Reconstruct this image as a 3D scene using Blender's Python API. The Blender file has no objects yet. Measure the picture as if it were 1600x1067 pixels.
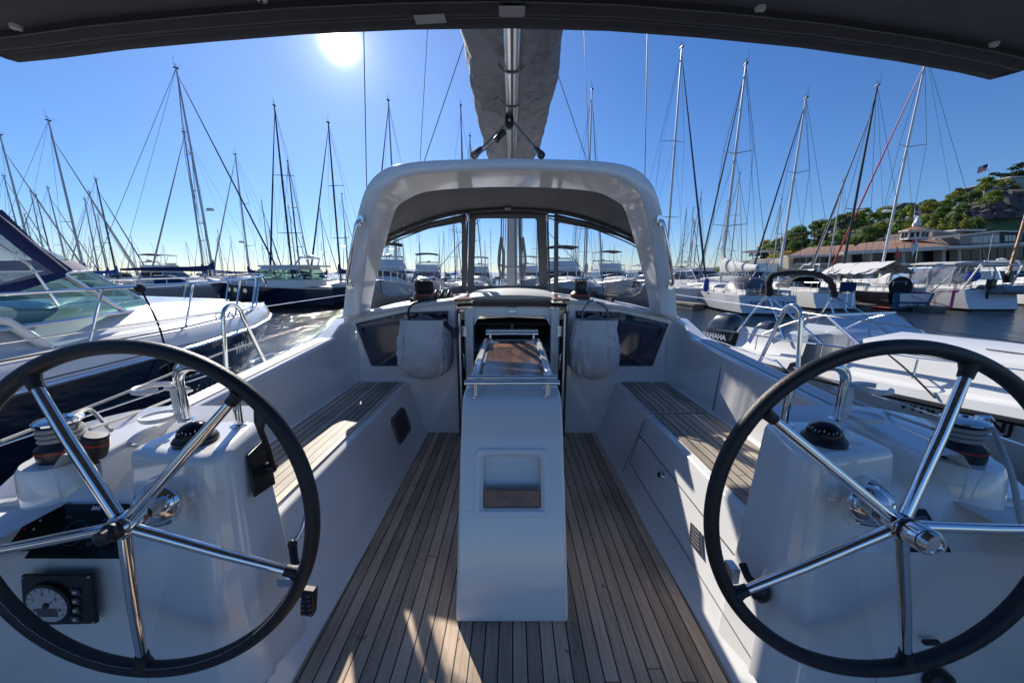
import bpy, bmesh, math, random
from mathutils import Vector as V, Matrix, noise
random.seed(7)
D2R = math.radians
scene = bpy.context.scene
COL = scene.collection

# ------------------------------------------------------------------ camera, world, sun, exposure
F = 550.0; PITCH = math.atan(103.5 / F)
SP, CP = math.sin(PITCH), math.cos(PITCH)
CAM = V((0, 0, 1.4)); WATER = -0.75
cd = bpy.data.cameras.new("Camera"); cam = bpy.data.objects.new("Camera", cd); COL.objects.link(cam)
cam.location = CAM; cam.rotation_euler = (math.pi / 2 - PITCH, 0, 0)
cd.sensor_width = 36; cd.lens = 36 * F / 1600; cd.clip_start = 0.02; cd.clip_end = 6000
scene.camera = cam
SUN = V((-0.349, 0.813, 0.466)).normalized()
EL = math.asin(SUN.z); AZ = math.atan2(SUN.x, SUN.y)
w = bpy.data.worlds.new("World"); scene.world = w; w.use_nodes = True
nt = w.node_tree; nt.nodes.clear()
out = nt.nodes.new('ShaderNodeOutputWorld'); bg = nt.nodes.new('ShaderNodeBackground')
sky = nt.nodes.new('ShaderNodeTexSky'); sky.sky_type = 'NISHITA'; sky.sun_disc = False
sky.sun_elevation = EL; sky.sun_rotation = AZ; sky.air_density = 1.0; sky.dust_density = 0.1; sky.ozone_density = 3.0
bg.inputs['Strength'].default_value = 0.095
# the sun itself and its aureole, a part of the sky around the sun's direction
geo = nt.nodes.new('ShaderNodeTexCoord'); dot = nt.nodes.new('ShaderNodeVectorMath'); dot.operation = 'DOT_PRODUCT'
nrm = nt.nodes.new('ShaderNodeVectorMath'); nrm.operation = 'NORMALIZE'
nt.links.new(geo.outputs['Generated'], nrm.inputs[0]); nt.links.new(nrm.outputs[0], dot.inputs[0]); dot.inputs[1].default_value = SUN
def wm(op, a, b=None):
    n = nt.nodes.new('ShaderNodeMath'); n.operation = op
    for i, q in enumerate((a, b)):
        if q is None: continue
        if isinstance(q, (int, float)): n.inputs[i].default_value = q
        else: nt.links.new(q, n.inputs[i])
    return n.outputs[0]
cl = wm('MAXIMUM', dot.outputs['Value'], 0.0)
aur = wm('ADD', wm('MULTIPLY', wm('POWER', cl, 4200.0), 60.0), wm('ADD', wm('MULTIPLY', wm('POWER', cl, 420.0), 3.0), wm('MULTIPLY', wm('POWER', cl, 11.0), .9)))
mixc = nt.nodes.new('ShaderNodeMix'); mixc.data_type = 'RGBA'; mixc.blend_type = 'ADD'; mixc.inputs['Factor'].default_value = 1
sc_ = nt.nodes.new('ShaderNodeVectorMath'); sc_.operation = 'SCALE'; sc_.inputs[0].default_value = (1.0, 0.98, 0.93)
nt.links.new(aur, sc_.inputs['Scale'])
sepz = nt.nodes.new('ShaderNodeSeparateXYZ'); nt.links.new(nrm.outputs[0], sepz.inputs[0])
rp = nt.nodes.new('ShaderNodeValToRGB'); nt.links.new(sepz.outputs[2], rp.inputs[0]); e_ = rp.color_ramp.elements       # clear northern air: bluer towards the horizon
e_[0].position = 0.0; e_[0].color = (.60, .67, .82, 1); e_[1].position = .5; e_[1].color = (.38, .62, .95, 1); q_ = e_.new(.12); q_.color = (.43, .60, .86, 1)
tin = nt.nodes.new('ShaderNodeMix'); tin.data_type = 'RGBA'; tin.blend_type = 'MULTIPLY'; tin.inputs['Factor'].default_value = 1
nt.links.new(sky.outputs[0], tin.inputs[6]); nt.links.new(rp.outputs[0], tin.inputs[7])
nt.links.new(tin.outputs[2], mixc.inputs[6]); nt.links.new(sc_.outputs[0], mixc.inputs[7])
nt.links.new(mixc.outputs[2], bg.inputs[0]); nt.links.new(bg.outputs[0], out.inputs[0])
sd = bpy.data.lights.new("Sun", 'SUN'); so = bpy.data.objects.new("Sun", sd); COL.objects.link(so)
sd.energy = 4.6; sd.angle = D2R(0.53); sd.color = (1.0, 0.93, 0.83)
LAMP = V((-0.338, 0.790, 0.515)).normalized()
so.rotation_euler = (-LAMP).to_track_quat('-Z', 'Y').to_euler(); so.location = (0, 0, 30)
scene.view_settings.view_transform = 'Standard'; scene.view_settings.look = 'None'
scene.view_settings.exposure = 0.56; scene.view_settings.gamma = 1
scene.cycles.max_bounces = 8; scene.cycles.transparent_max_bounces = 24; scene.cycles.caustics_reflective = False; scene.cycles.caustics_refractive = False

# ------------------------------------------------------------------ helpers
def ray(px, py):
    u = (px - 800) / F; v = (533.5 - py) / F
    return V((u, CP + v * SP, -SP + v * CP))
def P(px, py, **k):                       # world point seen at a pixel, at a known x / y / z / depth / plane
    d = ray(px, py)
    if 'd' in k: t = k['d']
    elif 'x' in k: t = k['x'] / d.x
    elif 'y' in k: t = k['y'] / d.y
    elif 'z' in k: t = (k['z'] - 1.4) / d.z
    else:
        q, n = k['plane']; t = (q - CAM).dot(n) / d.dot(n)
    return CAM + d * t
def lerp(a, b, t): return a + (b - a) * t
def smooth(t): t = max(0, min(1, t)); return t * t * (3 - 2 * t)

MATS = {}
def mat(name, col, rough=0.5, metal=0.0, coat=0.0, var=0.0, vscale=3.0, bump=0.0, bscale=40.0, spec=0.5, alpha=1.0, emit=None, rvar=0.0):
    if name in MATS: return MATS[name]
    m = bpy.data.materials.new(name); m.use_nodes = True; t = m.node_tree; b = t.nodes['Principled BSDF']
    b.inputs['Base Color'].default_value = (*col, 1); b.inputs['Roughness'].default_value = rough
    b.inputs['Metallic'].default_value = metal; b.inputs['Coat Weight'].default_value = coat; b.inputs['Coat Roughness'].default_value = 0.06
    b.inputs['Specular IOR Level'].default_value = spec
    if alpha < 1: b.inputs['Alpha'].default_value = alpha
    if emit: b.inputs['Emission Color'].default_value = (*emit, 1); b.inputs['Emission Strength'].default_value = 1
    tc = t.nodes.new('ShaderNodeTexCoord')
    if var or rvar:
        n = t.nodes.new('ShaderNodeTexNoise'); n.inputs['Scale'].default_value = vscale; n.inputs['Detail'].default_value = 6; n.inputs['Roughness'].default_value = 0.65
        t.links.new(tc.outputs['Object'], n.inputs['Vector'])
        if var:
            r = t.nodes.new('ShaderNodeValToRGB'); r.color_ramp.elements[0].position = 0.3; r.color_ramp.elements[1].position = 0.72
            r.color_ramp.elements[0].color = (*[c * (1 - var) for c in col], 1); r.color_ramp.elements[1].color = (*[min(1, c * (1 + var)) for c in col], 1)
            t.links.new(n.outputs[0], r.inputs[0]); t.links.new(r.outputs[0], b.inputs['Base Color'])
        if rvar:
            mr = t.nodes.new('ShaderNodeMapRange'); mr.inputs['To Min'].default_value = max(0.02, rough - rvar); mr.inputs['To Max'].default_value = rough + rvar
            t.links.new(n.outputs[0], mr.inputs[0]); t.links.new(mr.outputs[0], b.inputs['Roughness'])
    if bump:
        n = t.nodes.new('ShaderNodeTexNoise'); n.inputs['Scale'].default_value = bscale; n.inputs['Detail'].default_value = 5
        t.links.new(tc.outputs['Object'], n.inputs['Vector']); bp = t.nodes.new('ShaderNodeBump'); bp.inputs['Strength'].default_value = bump; bp.inputs['Distance'].default_value = 0.01
        t.links.new(n.outputs[0], bp.inputs['Height']); t.links.new(bp.outputs[0], b.inputs['Normal'])
    MATS[name] = m; return m

def teak(name, col, width=0.052, axis='X', caulk=0.10, dark=(0.012, 0.012, 0.012), fan=0.0):
    m = bpy.data.materials.new(name); m.use_nodes = True; t = m.node_tree; b = t.nodes['Principled BSDF']; L = t.links.new
    tc = t.nodes.new('ShaderNodeTexCoord'); sx = t.nodes.new('ShaderNodeSeparateXYZ'); L(tc.outputs['Object'], sx.inputs[0])
    def mm(op, a, b_=None, c=None):
        n = t.nodes.new('ShaderNodeMath'); n.operation = op
        for i, q in enumerate((a, b_, c)):
            if q is None: continue
            if isinstance(q, (int, float)): n.inputs[i].default_value = q
            else: L(q, n.inputs[i])
        return n.outputs[0]
    c = sx.outputs[axis]
    q = mm('DIVIDE', c, width); fr = mm('FRACT', q); idx = mm('FLOOR', q)
    line0 = mm('LESS_THAN', fr, caulk)
    wn = t.nodes.new('ShaderNodeTexWhiteNoise'); wn.noise_dimensions = '1D'; L(idx, wn.inputs['W'])
    bq = mm('ADD', mm('DIVIDE', sx.outputs['Y'], 3.9), mm('MULTIPLY', wn.outputs[0], 7.3)); line = mm('MAXIMUM', line0, mm('LESS_THAN', mm('FRACT', bq), .0008))
    cmb = t.nodes.new('ShaderNodeMapping')
    cmb.inputs['Scale'].default_value = (60, 3, 60) if axis == 'X' else (3, 60, 60)
    off = t.nodes.new('ShaderNodeCombineXYZ'); L(mm('MULTIPLY', wn.outputs[0], 40.0), off.inputs[2])
    L(tc.outputs['Object'], cmb.inputs['Vector']); L(off.outputs[0], cmb.inputs['Location'])
    n = t.nodes.new('ShaderNodeTexNoise'); n.inputs['Scale'].default_value = 1.6; n.inputs['Detail'].default_value = 8; n.inputs['Roughness'].default_value = .7; L(cmb.outputs[0], n.inputs['Vector'])
    n2 = t.nodes.new('ShaderNodeTexNoise'); n2.inputs['Scale'].default_value = 3.0; n2.inputs['Detail'].default_value = 6; L(tc.outputs['Object'], n2.inputs['Vector'])
    n3 = t.nodes.new('ShaderNodeTexNoise'); n3.inputs['Scale'].default_value = 17.0; n3.inputs['Detail'].default_value = 2; L(tc.outputs['Object'], n3.inputs['Vector'])
    k = mm('ADD', mm('MULTIPLY', n.outputs[0], 0.95), mm('ADD', mm('MULTIPLY', wn.outputs[0], 0.42), mm('MULTIPLY', n2.outputs[0], 0.55)))
    r = t.nodes.new('ShaderNodeValToRGB'); r.color_ramp.elements[0].position = 0.45; r.color_ramp.elements[1].position = 1.35 if False else 1.0
    r.color_ramp.elements[0].color = (*[x * .28 for x in col], 1); r.color_ramp.elements[1].color = (*[min(1, x * 1.25) for x in col], 1)
    L(mm('MULTIPLY', k, 0.8), r.inputs[0])
    st = mm('GREATER_THAN', n3.outputs[0], 0.735)
    m1 = t.nodes.new('ShaderNodeMix'); m1.data_type = 'RGBA'; L(mm('MULTIPLY', st, .6), m1.inputs['Factor']); L(r.outputs[0], m1.inputs[6]); m1.inputs[7].default_value = (*[x * .18 for x in col], 1)
    mx = t.nodes.new('ShaderNodeMix'); mx.data_type = 'RGBA'; L(line, mx.inputs['Factor']); L(m1.outputs[2], mx.inputs[6]); mx.inputs[7].default_value = (*dark, 1)
    L(mx.outputs[2], b.inputs['Base Color']); b.inputs['Roughness'].default_value = 0.62
    bp = t.nodes.new('ShaderNodeBump'); bp.inputs['Strength'].default_value = 0.35; bp.inputs['Distance'].default_value = 0.003
    L(mm('SUBTRACT', mm('MULTIPLY', n.outputs[0], .5), mm('MULTIPLY', line, 1.0)), bp.inputs['Height']); L(bp.outputs[0], b.inputs['Normal'])
    MATS[name] = m; return m

def glass(name, tint=(1, 1, 1), refl=1.0, haze=0.0, hcol=(.6, .7, .8)):
    m = bpy.data.materials.new(name); m.use_nodes = True; t = m.node_tree; t.nodes.clear(); L = t.links.new
    o = t.nodes.new('ShaderNodeOutputMaterial'); tr = t.nodes.new('ShaderNodeBsdfTransparent'); tr.inputs[0].default_value = (*tint, 1)
    gl = t.nodes.new('ShaderNodeBsdfGlossy'); gl.inputs['Roughness'].default_value = 0.03
    fr = t.nodes.new('ShaderNodeFresnel'); fr.inputs[0].default_value = 1.45
    mu = t.nodes.new('ShaderNodeMath'); mu.operation = 'MULTIPLY'; mu.inputs[1].default_value = refl; L(fr.outputs[0], mu.inputs[0])
    mx = t.nodes.new('ShaderNodeMixShader'); L(mu.outputs[0], mx.inputs[0]); L(tr.outputs[0], mx.inputs[1]); L(gl.outputs[0], mx.inputs[2])
    last = mx.outputs[0]
    if haze:
        df = t.nodes.new('ShaderNodeBsdfDiffuse'); df.inputs[0].default_value = (*hcol, 1)
        m2 = t.nodes.new('ShaderNodeMixShader'); m2.inputs[0].default_value = haze; L(last, m2.inputs[1]); L(df.outputs[0], m2.inputs[2]); last = m2.outputs[0]
    L(last, o.inputs[0]); MATS[name] = m; return m

GEL = mat('white_gelcoat', (.84, .835, .81), .15, coat=.9, var=.018, vscale=1.2, rvar=.05)
GEL2 = mat('nonskid_gelcoat', (.70, .70, .69), .55, bump=.25, bscale=260, var=.04)
CHROME = mat('polished_steel', (.78, .78, .77), .07, metal=1, rvar=.03, vscale=9)
ALU = mat('anodised_aluminium', (.62, .63, .65), .3, metal=1)
BLACK = mat('black_plastic', (.012, .012, .013), .35, rvar=.06, vscale=20)
GLOSSB = mat('black_glass', (.006, .006, .008), .12, spec=.22)
LEATHER = mat('black_leather', (.012, .013, .016), .48, bump=.2, bscale=300)
GREYP = mat('grey_plastic', (.09, .09, .10), .45)
CANVAS = mat('charcoal_canvas', (.135, .14, .155), .85, bump=.4, bscale=420, var=.18, vscale=4)
CANVASH = mat('grey_canvas_hem', (.075, .075, .082), .8, bump=.4, bscale=420)
SAILBAG = mat('grey_sail_cover', (.21, .22, .25), .72, bump=1.0, bscale=9, var=.12, vscale=5); _t = SAILBAG.node_tree
for _n in [n for n in _t.nodes if n.type == 'BUMP']:
    _n.inputs['Distance'].default_value = .06; _src = _n.inputs['Height'].links[0].from_node; _mp = _t.nodes.new('ShaderNodeMapping'); _mp.inputs['Scale'].default_value = (.35, 1.6, .5); _mp.inputs['Rotation'].default_value = (.5, .0, .6); _t.links.new([n for n in _t.nodes if n.type == 'TEX_COORD'][0].outputs['Object'], _mp.inputs[0]); _t.links.new(_mp.outputs[0], _src.inputs['Vector'])
MESHBAG = mat('pale_mesh_fabric', (.68, .66, .63), .85, bump=.7, bscale=160, var=.08, vscale=10)
ROPEW = mat('white_rope', (.60, .59, .55), .9, bump=.8, bscale=200)
ROPEM = mat('weathered_rope', (.36, .36, .34), .9, bump=.8, bscale=200)
ROPEG = mat('grey_rope', (.20, .21, .22), .9, bump=.8, bscale=200)
ROPEB = mat('black_rope', (.02, .02, .022), .85, bump=.8, bscale=200)
RED = mat('red_plastic', (.45, .02, .02), .4)
TEAKSOLE = teak('weathered_teak_sole', (.64, .46, .31), .054)
TEAKSEAT = teak('weathered_teak_seat', (.64, .54, .42), .047, caulk=.15)
VARN = mat('varnished_teak', (.30, .115, .045), .3, var=.35, vscale=14, coat=.3)
PVC = glass('clear_pvc_window', (.93, .94, .95), .35, haze=.02)
PVC2 = glass('clear_vinyl', (.82, .86, .92), .7, haze=.22, hcol=(.55, .62, .75))
TINTG = glass('green_tinted_glass', (.45, .62, .62), .30)
CLEARG = glass('clear_boat_glass', (.78, .84, .88), .8, haze=.05)
BLUEWIN = mat('dark_blue_window', (.004, .016, .045), .05, coat=1)
SEATGEL = mat('grey_lens', (.35, .36, .36), .2)
WHITEP = mat('white_plastic', (.72, .72, .72), .4)
LBL = mat('white_print', (.75, .75, .75), .5)
DIALW = mat('dial_face', (.55, .56, .58), .5)
NAVY = mat('navy_hull_paint', (.004, .011, .034), .08, coat=1)
NAVYC = mat('navy_canvas', (.010, .022, .10), .8, bump=.3, bscale=100, var=.15)
BLUEC = mat('royal_blue_canvas', (.02, .075, .32), .8, var=.2)
GREENC = mat('dark_green_canvas', (.008, .06, .045), .8, var=.2)
BLKC = mat('black_canvas', (.008, .009, .013), .85, bump=.4, bscale=100, var=.25)
WHTC = mat('pale_canvas', (.52, .52, .52), .85, bump=.6, bscale=8, var=.15)
HULLW = mat('white_hull', (.72, .72, .70), .22, coat=.5, var=.05, vscale=1.3)
HULLG = mat('pale_grey_hull', (.60, .61, .62), .25, coat=.4, var=.05)
HULLB = mat('black_hull', (.010, .010, .012), .12, coat=1)
HULLBG = mat('beige_hull', (.42, .39, .33), .3, var=.06)
BOTTOM = mat('antifouling', (.012, .014, .02), .7)
BOTRED = mat('red_boot_stripe', (.25, .01, .012), .5)
DECKW = mat('boat_deck', (.66, .65, .62), .5, var=.06)
MASTM = mat('mast_alloy', (.50, .50, .50), .42, metal=.6)
MASTW = mat('white_mast', (.66, .66, .66), .4)
MASTB = mat('dark_mast', (.02, .021, .024), .4)
WIRE = mat('rigging_wire', (.14, .15, .17), .5, metal=.3)
DKWIN = mat('dark_window', (.012, .018, .024), .06, coat=.8)
WOODM = mat('wooden_spar', (.33, .17, .08), .45, var=.2)

class MB:
    def __init__(s): s.v = []; s.f = []; s.m = []; s.mats = []; s.cur = 0
    def mat(s, m):
        if m not in s.mats: s.mats.append(m)
        s.cur = s.mats.index(m); return s
    def add(s, vs, fs):
        o = len(s.v); s.v += [V(a) for a in vs]; s.f += [tuple(o + i for i in f) for f in fs]; s.m += [s.cur] * len(fs); return s
    def box(s, c, d, rot=None):
        c = V(c); h = V(d) / 2
        vs = [V((x * h.x, y * h.y, z * h.z)) for x in (-1, 1) for y in (-1, 1) for z in (-1, 1)]
        if rot is not None: vs = [rot @ a for a in vs]
        return s.add([c + a for a in vs], [(0, 1, 3, 2), (4, 6, 7, 5), (0, 4, 5, 1), (2, 3, 7, 6), (0, 2, 6, 4), (1, 5, 7, 3)])
    def prism(s, poly, off):
        n = len(poly); off = V(off); a = [V(p) for p in poly]
        return s.add(a + [p + off for p in a], [tuple(range(n))[::-1], tuple(range(n, 2 * n))] + [(i, (i + 1) % n, n + (i + 1) % n, n + i) for i in range(n)])
    def quad(s, *p): return s.add(p, [tuple(range(len(p)))])
    def loft(s, secs, closed=True, cap=True, loop=False):
        n = len(secs[0]); vs = [p for q in secs for p in q]; fs = []
        R = len(secs)
        for i in range(R if loop else R - 1):
            j2 = (i + 1) % R
            for j in range(n if closed else n - 1):
                k = (j + 1) % n; fs.append((i * n + j, i * n + k, j2 * n + k, j2 * n + j))
        if cap and closed and not loop: fs += [tuple(range(n))[::-1], tuple((R - 1) * n + j for j in range(n))]
        return s.add(vs, fs)
    def tube(s, pts, r, n=10, loop=False, cap=True, sq=1.0):
        pts = [V(p) for p in pts]; R = len(pts); rs = r if isinstance(r, (list, tuple)) else [r] * R
        def tan(i):
            if loop: return (pts[(i + 1) % R] - pts[i - 1]).normalized()
            a = pts[max(i - 1, 0)]; b = pts[min(i + 1, R - 1)]
            d = (b - a); return d.normalized() if d.length > 1e-9 else V((0, 0, 1))
        t0 = tan(0); up = V((0, 0, 1)) if abs(t0.z) < .9 else V((1, 0, 0))
        a = t0.cross(up).normalized(); secs = []
        for i in range(R):
            t = tan(i); a = (a - t * a.dot(t)).normalized(); b = t.cross(a)
            secs.append([pts[i] + (a * math.cos(q) + b * math.sin(q) * sq) * rs[i] for q in [2 * math.pi * k / n for k in range(n)]])
        return s.loft(secs, loop=loop, cap=cap)
    def cyl(s, a, b, r, n=14): return s.tube([a, b], r, n)
    def lathe(s, prof, c, ax=(0, 0, 1), n=28):
        c = V(c); ax = V(ax).normalized(); up = V((0, 0, 1)) if abs(ax.z) < .9 else V((1, 0, 0))
        a = ax.cross(up).normalized(); b = ax.cross(a)
        return s.loft([[c + ax * h + (a * math.cos(q) + b * math.sin(q)) * r for q in [2 * math.pi * k / n for k in range(n)]] for r, h in prof])
    def sphere(s, c, r, sc=(1, 1, 1), n=10):
        prof = []; c = V(c); secs = []
        for i in range(n + 1):
            a = math.pi * i / n; z = math.cos(a); q = max(math.sin(a), 1e-3)
            secs.append([c + V((q * math.cos(t) * sc[0], q * math.sin(t) * sc[1], z * sc[2])) * r for t in [2 * math.pi * k / (2 * n) for k in range(2 * n)]])
        return s.loft(secs)
    def text(s, txt, origin, xd, yd, size, weight=0.0, depth=0.002):
        cu = bpy.data.curves.new('t', 'FONT'); cu.body = txt; cu.size = size; cu.align_x = 'CENTER'; cu.align_y = 'CENTER'; cu.offset = weight; cu.resolution_u = 3
        ob = bpy.data.objects.new('t', cu); COL.objects.link(ob); dg = bpy.context.evaluated_depsgraph_get()
        me = bpy.data.meshes.new_from_object(ob.evaluated_get(dg)); xd = V(xd).normalized(); yd = V(yd).normalized(); nn = xd.cross(yd).normalized(); o = V(origin)
        s.add([o + xd * q.co.x + yd * q.co.y + nn * depth for q in me.vertices], [tuple(p.vertices) for p in me.polygons])
        bpy.data.objects.remove(ob); bpy.data.curves.remove(cu); bpy.data.meshes.remove(me); return s
    def xform(s, f, start=0):
        for i in range(start, len(s.v)): s.v[i] = V(f(s.v[i]))
        return s
    def pieces(s, gap=.004):            # separate islands; islands whose boxes touch stay together
        par = list(range(len(s.v)))
        def fd(i):
            while par[i] != i: par[i] = par[par[i]]; i = par[i]
            return i
        for f in s.f:
            a = fd(f[0])
            for i in f[1:]: par[fd(i)] = a
        isl = {}
        for fi, f in enumerate(s.f): isl.setdefault(fd(f[0]), []).append(fi)
        bx = []
        for fs in isl.values():
            vs = [s.v[i] for fi in fs for i in s.f[fi]]; bx.append([fs, [min(v[k] for v in vs) - gap for k in range(3)], [max(v[k] for v in vs) + gap for k in range(3)]])
        ch = True
        while ch:
            ch = False
            for i in range(len(bx)):
                for j in range(i + 1, len(bx)):
                    if all(bx[i][1][k] <= bx[j][2][k] and bx[j][1][k] <= bx[i][2][k] for k in range(3)):
                        q = bx.pop(j); bx[i] = [bx[i][0] + q[0], [min(a, b_) for a, b_ in zip(bx[i][1], q[1])], [max(a, b_) for a, b_ in zip(bx[i][2], q[2])]]; ch = True; break
                if ch: break
        out = []
        for fs, _, _ in bx:
            m = MB(); m.mats = list(s.mats); mp = {}
            for fi in fs:
                for i in s.f[fi]:
                    if i not in mp: mp[i] = len(m.v); m.v.append(s.v[i])
                m.f.append(tuple(mp[i] for i in s.f[fi])); m.m.append(s.m[fi])
            used_ = sorted(set(m.m)); m.mats = [s.mats[k] for k in used_]; m.m = [used_.index(k) for k in m.m]; out.append(m)
        return out
    def build(s, name, m=None, parent=None, smooth_=38, bevel=0, seg=2, subsurf=0):
        if name in SPLIT and parent is not None and s.mats:
            ps = s.pieces()
            if len(ps) > 1:
                r = None
                for q in ps: r = q.build_one(name, m, parent, smooth_, bevel, seg, subsurf)
                return r
        return s.build_one(name, m, parent, smooth_, bevel, seg, subsurf)
    def build_one(s, name, m=None, parent=None, smooth_=38, bevel=0, seg=2, subsurf=0):
        me = bpy.data.meshes.new(name); org = V(ORG.get(parent.name, (0, 0, 0))) if parent else V((0, 0, 0))
        me.from_pydata([v - org for v in s.v], [], s.f)
        mats = s.mats or [m]
        for q in mats: me.materials.append(q)
        if s.mats: me.polygons.foreach_set('material_index', s.m)
        bm = bmesh.new(); bm.from_mesh(me); bmesh.ops.recalc_face_normals(bm, faces=bm.faces); bm.to_mesh(me); bm.free()
        if smooth_: me.shade_smooth(); me.set_sharp_from_angle(angle=D2R(smooth_))
        o = bpy.data.objects.new(name, me); COL.objects.link(o)
        if parent: o.parent = parent; ORG[o.name] = org
        if subsurf: q = o.modifiers.new('s', 'SUBSURF'); q.levels = q.render_levels = subsurf
        if bevel: q = o.modifiers.new('b', 'BEVEL'); q.width = bevel; q.segments = seg; q.limit_method = 'ANGLE'; q.angle_limit = D2R(35); q.harden_normals = False
        return o
ORG = {}
SPLIT = {'panel_button', 'hoop_foot', 'rope_clutch', 'shower_fitting', 'fabric_patch', 'hinge', 'rail_post', 'fastener', 'snap_fastener', 'rail_foot', 'table_rim', 'key', 'gauge', 'folded_leaf', 'seat', 'window', 'porthole', 'mullion', 'spreader', 'shroud', 'hood_window', 'dock_box', 'float', 'cabin_window', 'seat_slats', 'deck_cleat', 'pane', 'upper_pane', 'canvas_frame', 'bimini_frame', 'stanchion', 'halyard', 'mainsheet_block', 'lifeline', 'reefing_line', 'window_pane', 'locker_seam', 'hood_frame', 'rail_stanchion', 'mast_halyard', 'teak_ledge', 'name', 'hood_hem', 'bimini_hem', 'aft_sole', 'seam'}
def tag(o, label, cat, group=None):
    o['label'] = label; o['category'] = cat
    if group: o['group'] = group
    return o
def thing(name, loc, label, cat, group=None):
    o = bpy.data.objects.new(name, None); COL.objects.link(o); o.location = loc; ORG[o.name] = V(loc); o.empty_display_size = .2
    return tag(o, label, cat, group)
def structure(o, kind='structure'): o['kind'] = kind; return o
def copy_tree(o, parent=None):
    c = o.copy(); COL.objects.link(c); c.parent = parent
    for ch in list(o.children): copy_tree(ch, c)
    return c
def rrect(c, a, b, w, h, r, n=5):          # rounded rectangle points about c in the plane of unit vectors a, b
    c = V(c); a = V(a); b = V(b); p = []
    for sx, sy, q0 in ((1, 1, 0), (-1, 1, 90), (-1, -1, 180), (1, -1, 270)):
        for k in range(n + 1):
            q = D2R(q0 + 90 * k / n); p.append(c + a * (sx * (w / 2 - r) + r * math.cos(q)) + b * (sy * (h / 2 - r) + r * math.sin(q)))
    return p
def arc(c, a, b, r, q0, q1, n=16): return [V(c) + V(a) * (r * math.cos(D2R(lerp(q0, q1, k / n)))) + V(b) * (r * math.sin(D2R(lerp(q0, q1, k / n)))) for k in range(n + 1)]
def bez(p, n=16):
    p = [V(q) for q in p]; o = []
    for k in range(n + 1):
        q = list(p); t = k / n
        while len(q) > 1: q = [q[i].lerp(q[i + 1], t) for i in range(len(q) - 1)]
        o.append(q[0])
    return o
def catmull(pts, n=6):
    p = [V(q) for q in pts]; o = []
    for i in range(len(p) - 1):
        p0 = p[max(i - 1, 0)]; p1 = p[i]; p2 = p[i + 1]; p3 = p[min(i + 2, len(p) - 1)]
        for k in range(n):
            t = k / n; o.append(.5 * ((2 * p1) + (p2 - p0) * t + (2 * p0 - 5 * p1 + 4 * p2 - p3) * t * t + (3 * p1 - p0 - 3 * p2 + p3) * t ** 3))
    return o + [p[-1]]

# ------------------------------------------------------------------ the yacht the picture is taken from
Y = thing('sailing_yacht', (0, 0, WATER), 'white twin-wheel cruising yacht with teak cockpit, seen from its own helm', 'sailing yacht')
def wheel_frame(sg):
    c = V((sg * .978, .824, .779)); n = V((-sg * .023, -.997, .077)).normalized()
    a = V((0, 0, 1)).cross(n).normalized(); b = n.cross(a); return c, n, a, b

# hull and side decks
b = MB().mat(HULLW); secs = []
for y, hb, zs in ((-1.3, 1.86, .55), (0, 1.9, .58), (1.5, 1.93, .60), (3, 1.92, .62), (5, 1.8, .66), (7, 1.35, .72), (8.6, .7, .78), (9.6, .05, .84)):
    secs.append([V((q * hb, y, zz)) for q, zz in ((-1, zs), (-1.0, zs - .35), (-.93, -.7), (-.6, -1.0), (0, -1.15), (.6, -1.0), (.93, -.7), (1.0, zs - .35), (1, zs))])
b.loft(secs, closed=False); b.build('hull', parent=Y)
b = MB().mat(GEL2); secs = []
for y, hb, zs, xi in ((-1.3, 1.86, .55, 1.5), (1.25, 1.92, .60, 1.5), (2.95, 1.92, .62, 1.36)):
    secs.append((y, hb, zs, xi))
for s in (-1, 1):
    b.loft([[V((s * xi, y, zs + .05)), V((s * hb, y, zs))] for y, hb, zs, xi in secs], closed=False)
b.loft([[V((-hb, y, z)), V((0, y, z + .1)), V((hb, y, z))] for y, hb, z in ((3.2, 1.92, .62), (5, 1.8, .66), (7, 1.35, .72), (8.6, .7, .78), (9.6, .05, .84))], closed=False)
b.build('deck', parent=Y)
b = MB().mat(GEL)
cr = [(3.06, 1.36, .98), (3.4, 1.36, 1.02), (4.5, 1.2, .99), (6.2, .85, .92), (7.2, .5, .8)]
b.loft([[V((-q - .12, y, .66)), V((-q, y, z - .08)), V((-q + .12, y, z)), V((0, y, z + .06)), V((q - .12, y, z)), V((q, y, z - .08)), V((q + .12, y, .66))] for y, q, z in cr], closed=False)
b.build('coachroof', parent=Y)
b = MB().mat(TEAKSOLE); b.box((0, 1.0, -.02), (1.62, 4.0, .04)); b.build('cockpit_sole', parent=Y)
b = MB().mat(GEL); b.box((0, -.1, -.05), (3.7, 2.4, .02)); b.build('aft_sole', parent=Y)

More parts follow.
